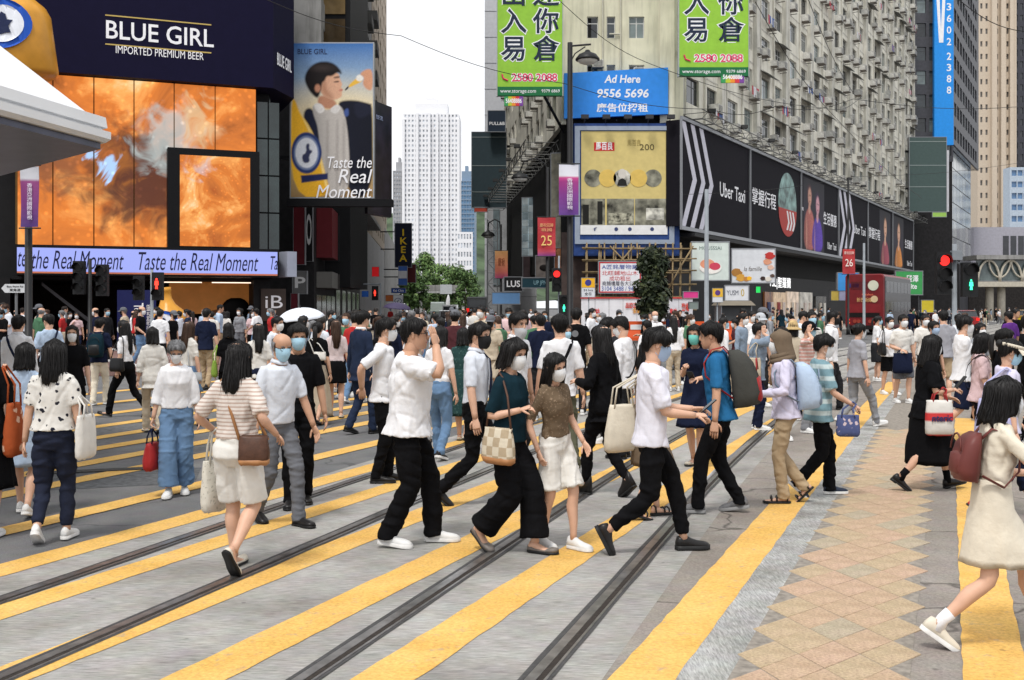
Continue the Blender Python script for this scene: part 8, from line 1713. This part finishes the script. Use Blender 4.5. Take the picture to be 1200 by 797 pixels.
P('man in grey jacket and mask looking sideways near the kiosk', 868, 468, 1.70, 236, top='greyblue', tk='jacket', hem=.86, bot='charcoal', vol=.006); P('man in pale cap and grey mask near the kiosk', 889, 476, 1.70, 205, top='white', bot='charcoal', hat='cap', hatc='silver', mask='grey'); P('man in white t-shirt behind the pale cap', 879, 452, 1.72, 220, top='white', bot='navy')
a = P('woman in grey blue top holding a phone to her ear', 886, 503, 1.58, 262, sex='f', hair='short', vol=.014, top='greyblue', tk='tee', hem=.80, ease=.04, bk='pants', bot='navy', mask='white', Rr=(.12, .10, 1.54, (.8, .3, -1), (-1, 0, 0), (0, .1, 1))); bag(a, 'tote_bag', 'beige tote bag on the woman phoning', (.24, -.08, 1.16), (.26, .30, .08), 'beige', (.18, -.02, 1.38), 85)
P('person in a wide straw hat facing away on the right', 929, 492, 1.58, 340, sex='f', hair='bob', top='beige', hat='straw', hatc=mat('straw', (.45, .32, .15), .8, noise=.25, nscale=20, bump=.3), mask=None); P('woman in black visor cap on the phone in pink striped top', 944, 506, 1.60, 232, sex='f', hair='tied', topm=PINKS, bot='grey', hat='cap', hatc='black', mask='blue', Rr=(.12, .10, 1.54, (.8, .3, -1), (-1, 0, 0), (0, .1, 1))); P('man with cropped hair and blue mask behind the pink striped top', 949, 478, 1.74, 196, hair='crop', top='offwhite', bot='navy', mask='blue'); P('woman with dark tied hair in front of the straw hat', 912, 515, 1.54, 250, sex='f', hair='tied', hcol='dark', vol=.01, top='brown', bot='navy', mask=None)
P('bald man in white shirt and mask by the small tree', 767, 446, 1.72, 184, hair='bald', hcol='grey', top='white', tk='shirt', collar='white', bot='midgrey', mask='white'); P('woman with very long black hair in white, back turned, near the barriers', 790, 458, 1.64, 8, sex='f', hair='long', hlen=-.50, top='white', tk='three', bot='beige', mask=None); P('woman with black mask beside the very long haired woman', 803, 450, 1.60, 190, sex='f', hair='long', hlen=-.3, top='offwhite', bot='navy', mask='black')
P('woman with brown fringe and blue mask behind the black emblem t-shirt', 661, 512, 1.58, 205, sex='f', hair='bob', hcol='brown', top='navy', bot='navy', mask='blue'); P('man bending in a dark top behind the blazer woman', 716, 520, 1.68, 120, top='charcoal', bot='charcoal', look=(-25, 0, 0), mask='white'); P('person with backpack straps in white behind the bald man', 760, 478, 1.58, 30, top='white', bot='charcoal', mask=None, strap=('black', 'L'))
P('man in dark top with short hair left of the black emblem t-shirt', 634, 492, 1.70, 10, top='navy', bot='charcoal', mask=None); P('woman with long dark hair in white behind the striped top', 303, 505, 1.58, 15, sex='f', hair='long', hlen=-.36, top='offwhite', bk='skirt', bot='navy', skirt_hem=.5, mask=None); P('man with black hair in pale top behind the balding man', 322, 490, 1.66, 250, top='paleshirt', bot='charcoal', mask='white')
a = P('woman with black hair and a lime green bag behind the striped top', 268, 492, 1.56, 20, sex='f', hair='bob', vol=.01, top='black', bot='black', mask=None); bag(a, 'handbag', 'lime green handbag in the crowd left of the striped top', (-.24, .0, 1.05), (.24, .26, .10), fabric('cloth_lime', (.22, .34, .06)), (-.2, 0, 1.3), 85)
P('older man with grey hair and pale blue rucksack in the centre', 482, 452, 1.74, 358, hcol='grey', top='lightblue', bot='charcoal', mask=None, strap=('blue', 'L')); P('woman with dark hair hidden behind the navy suit', 447, 500, 1.60, 30, sex='f', hair='long', hlen=-.25, hcol='dark', top='black', bot='black', mask=None)
umbrella('dark purple umbrella open far back in the centre street', 466, 46, 2.0, .62, mat('umbrella_purple', (.05, .04, .085), .6), (5, 4))
# ================================================================== the crowd further back: copies of a few walkers
TOPS = ['white', 'white', 'offwhite', 'black', 'black', 'navy', 'charcoal', 'grey', 'lightblue', 'maroon', 'greyblue', 'pink', 'green', 'black', 'paleshirt', 'suit', 'red', 'beige', 'darkteal']
BOTS = ['black', 'black', 'navy', 'charcoal', 'jeans', 'khaki', 'beige', 'midgrey', 'darkjeans']
far = (0, -400, 0)
HC = [p['root'].location.copy() for p in PEOPLE]
proto = [P('x', 0, 0, 1.70, 0, loc=Vector(far), detail=1, seed=1, step=(.15, -.15), mask=None), P('x', 0, 0, 1.74, 0, loc=Vector(far), detail=1, seed=2, tk='shirt', vol=.012, mask='white', shoes=LE), P('x', 0, 0, 1.68, 0, loc=Vector(far), detail=1, seed=3, tk='long', step=(-.2, .2), mask='blue', hair='crop'),
         P('x', 0, 0, 1.58, 0, loc=Vector(far), detail=1, seed=4, sex='f', hair='long', step=(.12, -.12), bk='skinny', mask='white'), P('x', 0, 0, 1.60, 0, loc=Vector(far), detail=1, seed=5, sex='f', hair='bob', vol=.012, tk='three', step=(-.12, .12), mask='white'), P('x', 0, 0, 1.57, 0, loc=Vector(far), detail=1, seed=6, sex='f', hair='pony', bk='skirt', tk='tucked', mask='blue', skirt_hem=.5), P('x', 0, 0, 1.62, 0, loc=Vector(far), detail=1, seed=7, sex='f', hair='long', hlen=-.25, hcol='brown', bk='shorts', mask=None),
         P('x', 0, 0, 1.72, 0, loc=Vector(far), detail=1, seed=8, L=(-.10, .28, 1.12), Rr=(.08, .28, 1.10), look=(-22, 0, 0), mask='blue', vol=.008), P('x', 0, 0, 1.68, 0, loc=Vector(far), detail=1, seed=9, hair='bald', hcol='grey', tk='shirt', step=(.2, -.2), fat=1.15, mask='white', Rr=(.2, .2, .95)), P('x', 0, 0, 1.56, 0, loc=Vector(far), detail=1, seed=10, sex='f', hair='bun', tk='blouse', step=(.22, -.24), Rr=(.13, .12, 1.30), mask='white'), P('x', 0, 0, 1.60, 0, loc=Vector(far), detail=1, seed=12, sex='f', hair='short', vol=.012, fat=1.12, L=(-.18, .20, 1.0), bk='capri', mask='white'), P('x', 0, 0, 1.74, 0, loc=Vector(far), detail=1, seed=13, hat='cap', hatc='midgrey', step=(-.12, .2), bk='shorts', mask='black')]
for p in proto: p['root']['proto'] = 1
finish_cloth(); REM.clear()
rc = random.Random(21); placed = list(HC); used = [False] * len(proto)
seen = set(); CN = {'offwhite': 'ivory', 'greyblue': 'slate-blue', 'lightblue': 'pale-blue', 'paleshirt': 'blue-white', 'suit': 'blue-black', 'darkteal': 'teal', 'midgrey': 'grey', 'darkjeans': 'dark-denim', 'jeans': 'denim'}
def dirn(f): f %= 360; return 'walking away' if f < 45 or f > 315 else ('heading left' if f < 135 else ('facing the camera' if f < 225 else 'heading right'))
def crowd(n, pxr, dr, where, z=lambda x, d: 0.0, faces=(0, 180, 90, 270), skip=None):
    k = 0; tries = 0
    while k < n and tries < n * 60:
        tries += 1; u = rc.random(); d = 1 / ((1 - u) / dr[0] + u / dr[1]) if rc.random() < .5 else rc.uniform(*dr); px = rc.uniform(*pxr); x = XP(px, d)
        if skip and skip(x, d): continue
        if any((x - q.x) ** 2 + (d - q.y) ** 2 < .42 for q in placed): continue
        i = rc.randrange(len(proto)); f = rc.choice(faces) + rc.uniform(-35, 35); root = proto[i]['root']
        o = root if not used[i] else copy_tree(root)
        if not used[i]: used[i] = True
        s_ = rc.uniform(.93, 1.06)
        o.location = (x, d, z(x, d)); o.rotation_euler = (0, 0, R(f)); o.scale = (s_, s_, s_); hr = rc.choice(['black', 'black', 'black', 'dark', 'brown', 'grey']) ; hn = {'dark': 'black'}.get(hr, hr)
        for _ in range(40):
            t, b = rc.choice(TOPS), rc.choice(BOTS); lab = '%s-haired pedestrian in %s top, %s bottoms, %s %s' % (hn, CN.get(t, t), CN.get(b, b), dirn(f), where)
            if lab not in seen: break
        seen.add(lab)
        for ch in o.children:
            nm = ch.name.split('.')[0]
            m = {'trousers': fab(b), 'skirt': fab(b), 'shorts': fab(b), 'leggings': fab(b), 'hair': HAIR[hr], 'body': SKIN[rc.choice([0, 0, 1])]}.get(nm)
            if nm in ('t_shirt', 'shirt', 'blouse', 'long_sleeved_top'): m = fab(t)
            if m and ch.material_slots: ch.material_slots[0].link = 'OBJECT'; ch.material_slots[0].material = m
        tag(o, lab, 'person', 'crowd ' + where); placed.append(Vector((x, d, 0))); k += 1
pv = lambda x, d: .12
crowd(46, (-5, 335), (28.6, 43.0), 'on the left pavement', pv, (0, 180, 90, 270), lambda x, d: (d - (LD + (x - LX) * .4)) > -1.2 or x > -5.4 - .2)
crowd(44, (330, 640), (20, 33), 'on the crossing', faces=(0, 0, 180, 300), skip=lambda x, d: x < -5.0 and d > 26)
crowd(52, (405, 640), (33, 95), 'in the centre street', faces=(0, 180, 180), skip=lambda x, d: x < LXL(d) + 1.2 or x > 3 - .09 * (d - 57))
crowd(22, (655, 835), (24, 52), 'before the white hoarding', faces=(90, 270, 180))
crowd(12, (835, 1000), (21, 36), 'behind the headscarf woman', faces=(90, 270, 250))
crowd(7, (1015, 1200), (21, 34), 'behind the black dress woman', faces=(200, 270, 20))
crowd(9, (835, 1000), (38, 62), 'on the right behind the kiosk', faces=(90, 270, 0), skip=lambda x, d: abs(x - XP(863, 59)) < 2 and d > 55)
crowd(12, (890, 985), (72, 95), 'outside the lit shop windows', pv, (90, 270), lambda x, d: x > 9.75 + .55 * (d - 65) - 1.0 + 3.0 or x < 9.75 + .55 * (d - 65) + 1.2)
crowd(14, (1040, 1110), (62, 120), 'right of the bus', faces=(0, 180, 90))
crowd(24, (1110, 1210), (100, 140), 'under the arched footbridge', faces=(90, 270, 180))
for i, p in enumerate(proto):
    if not used[i]: [bpy.data.objects.remove(c) for c in list(p['root'].children)]; bpy.data.objects.remove(p['root'])
for o in bpy.data.objects:
    if 'proto' in o: del o['proto']
finish_texts()
finish_cloth()
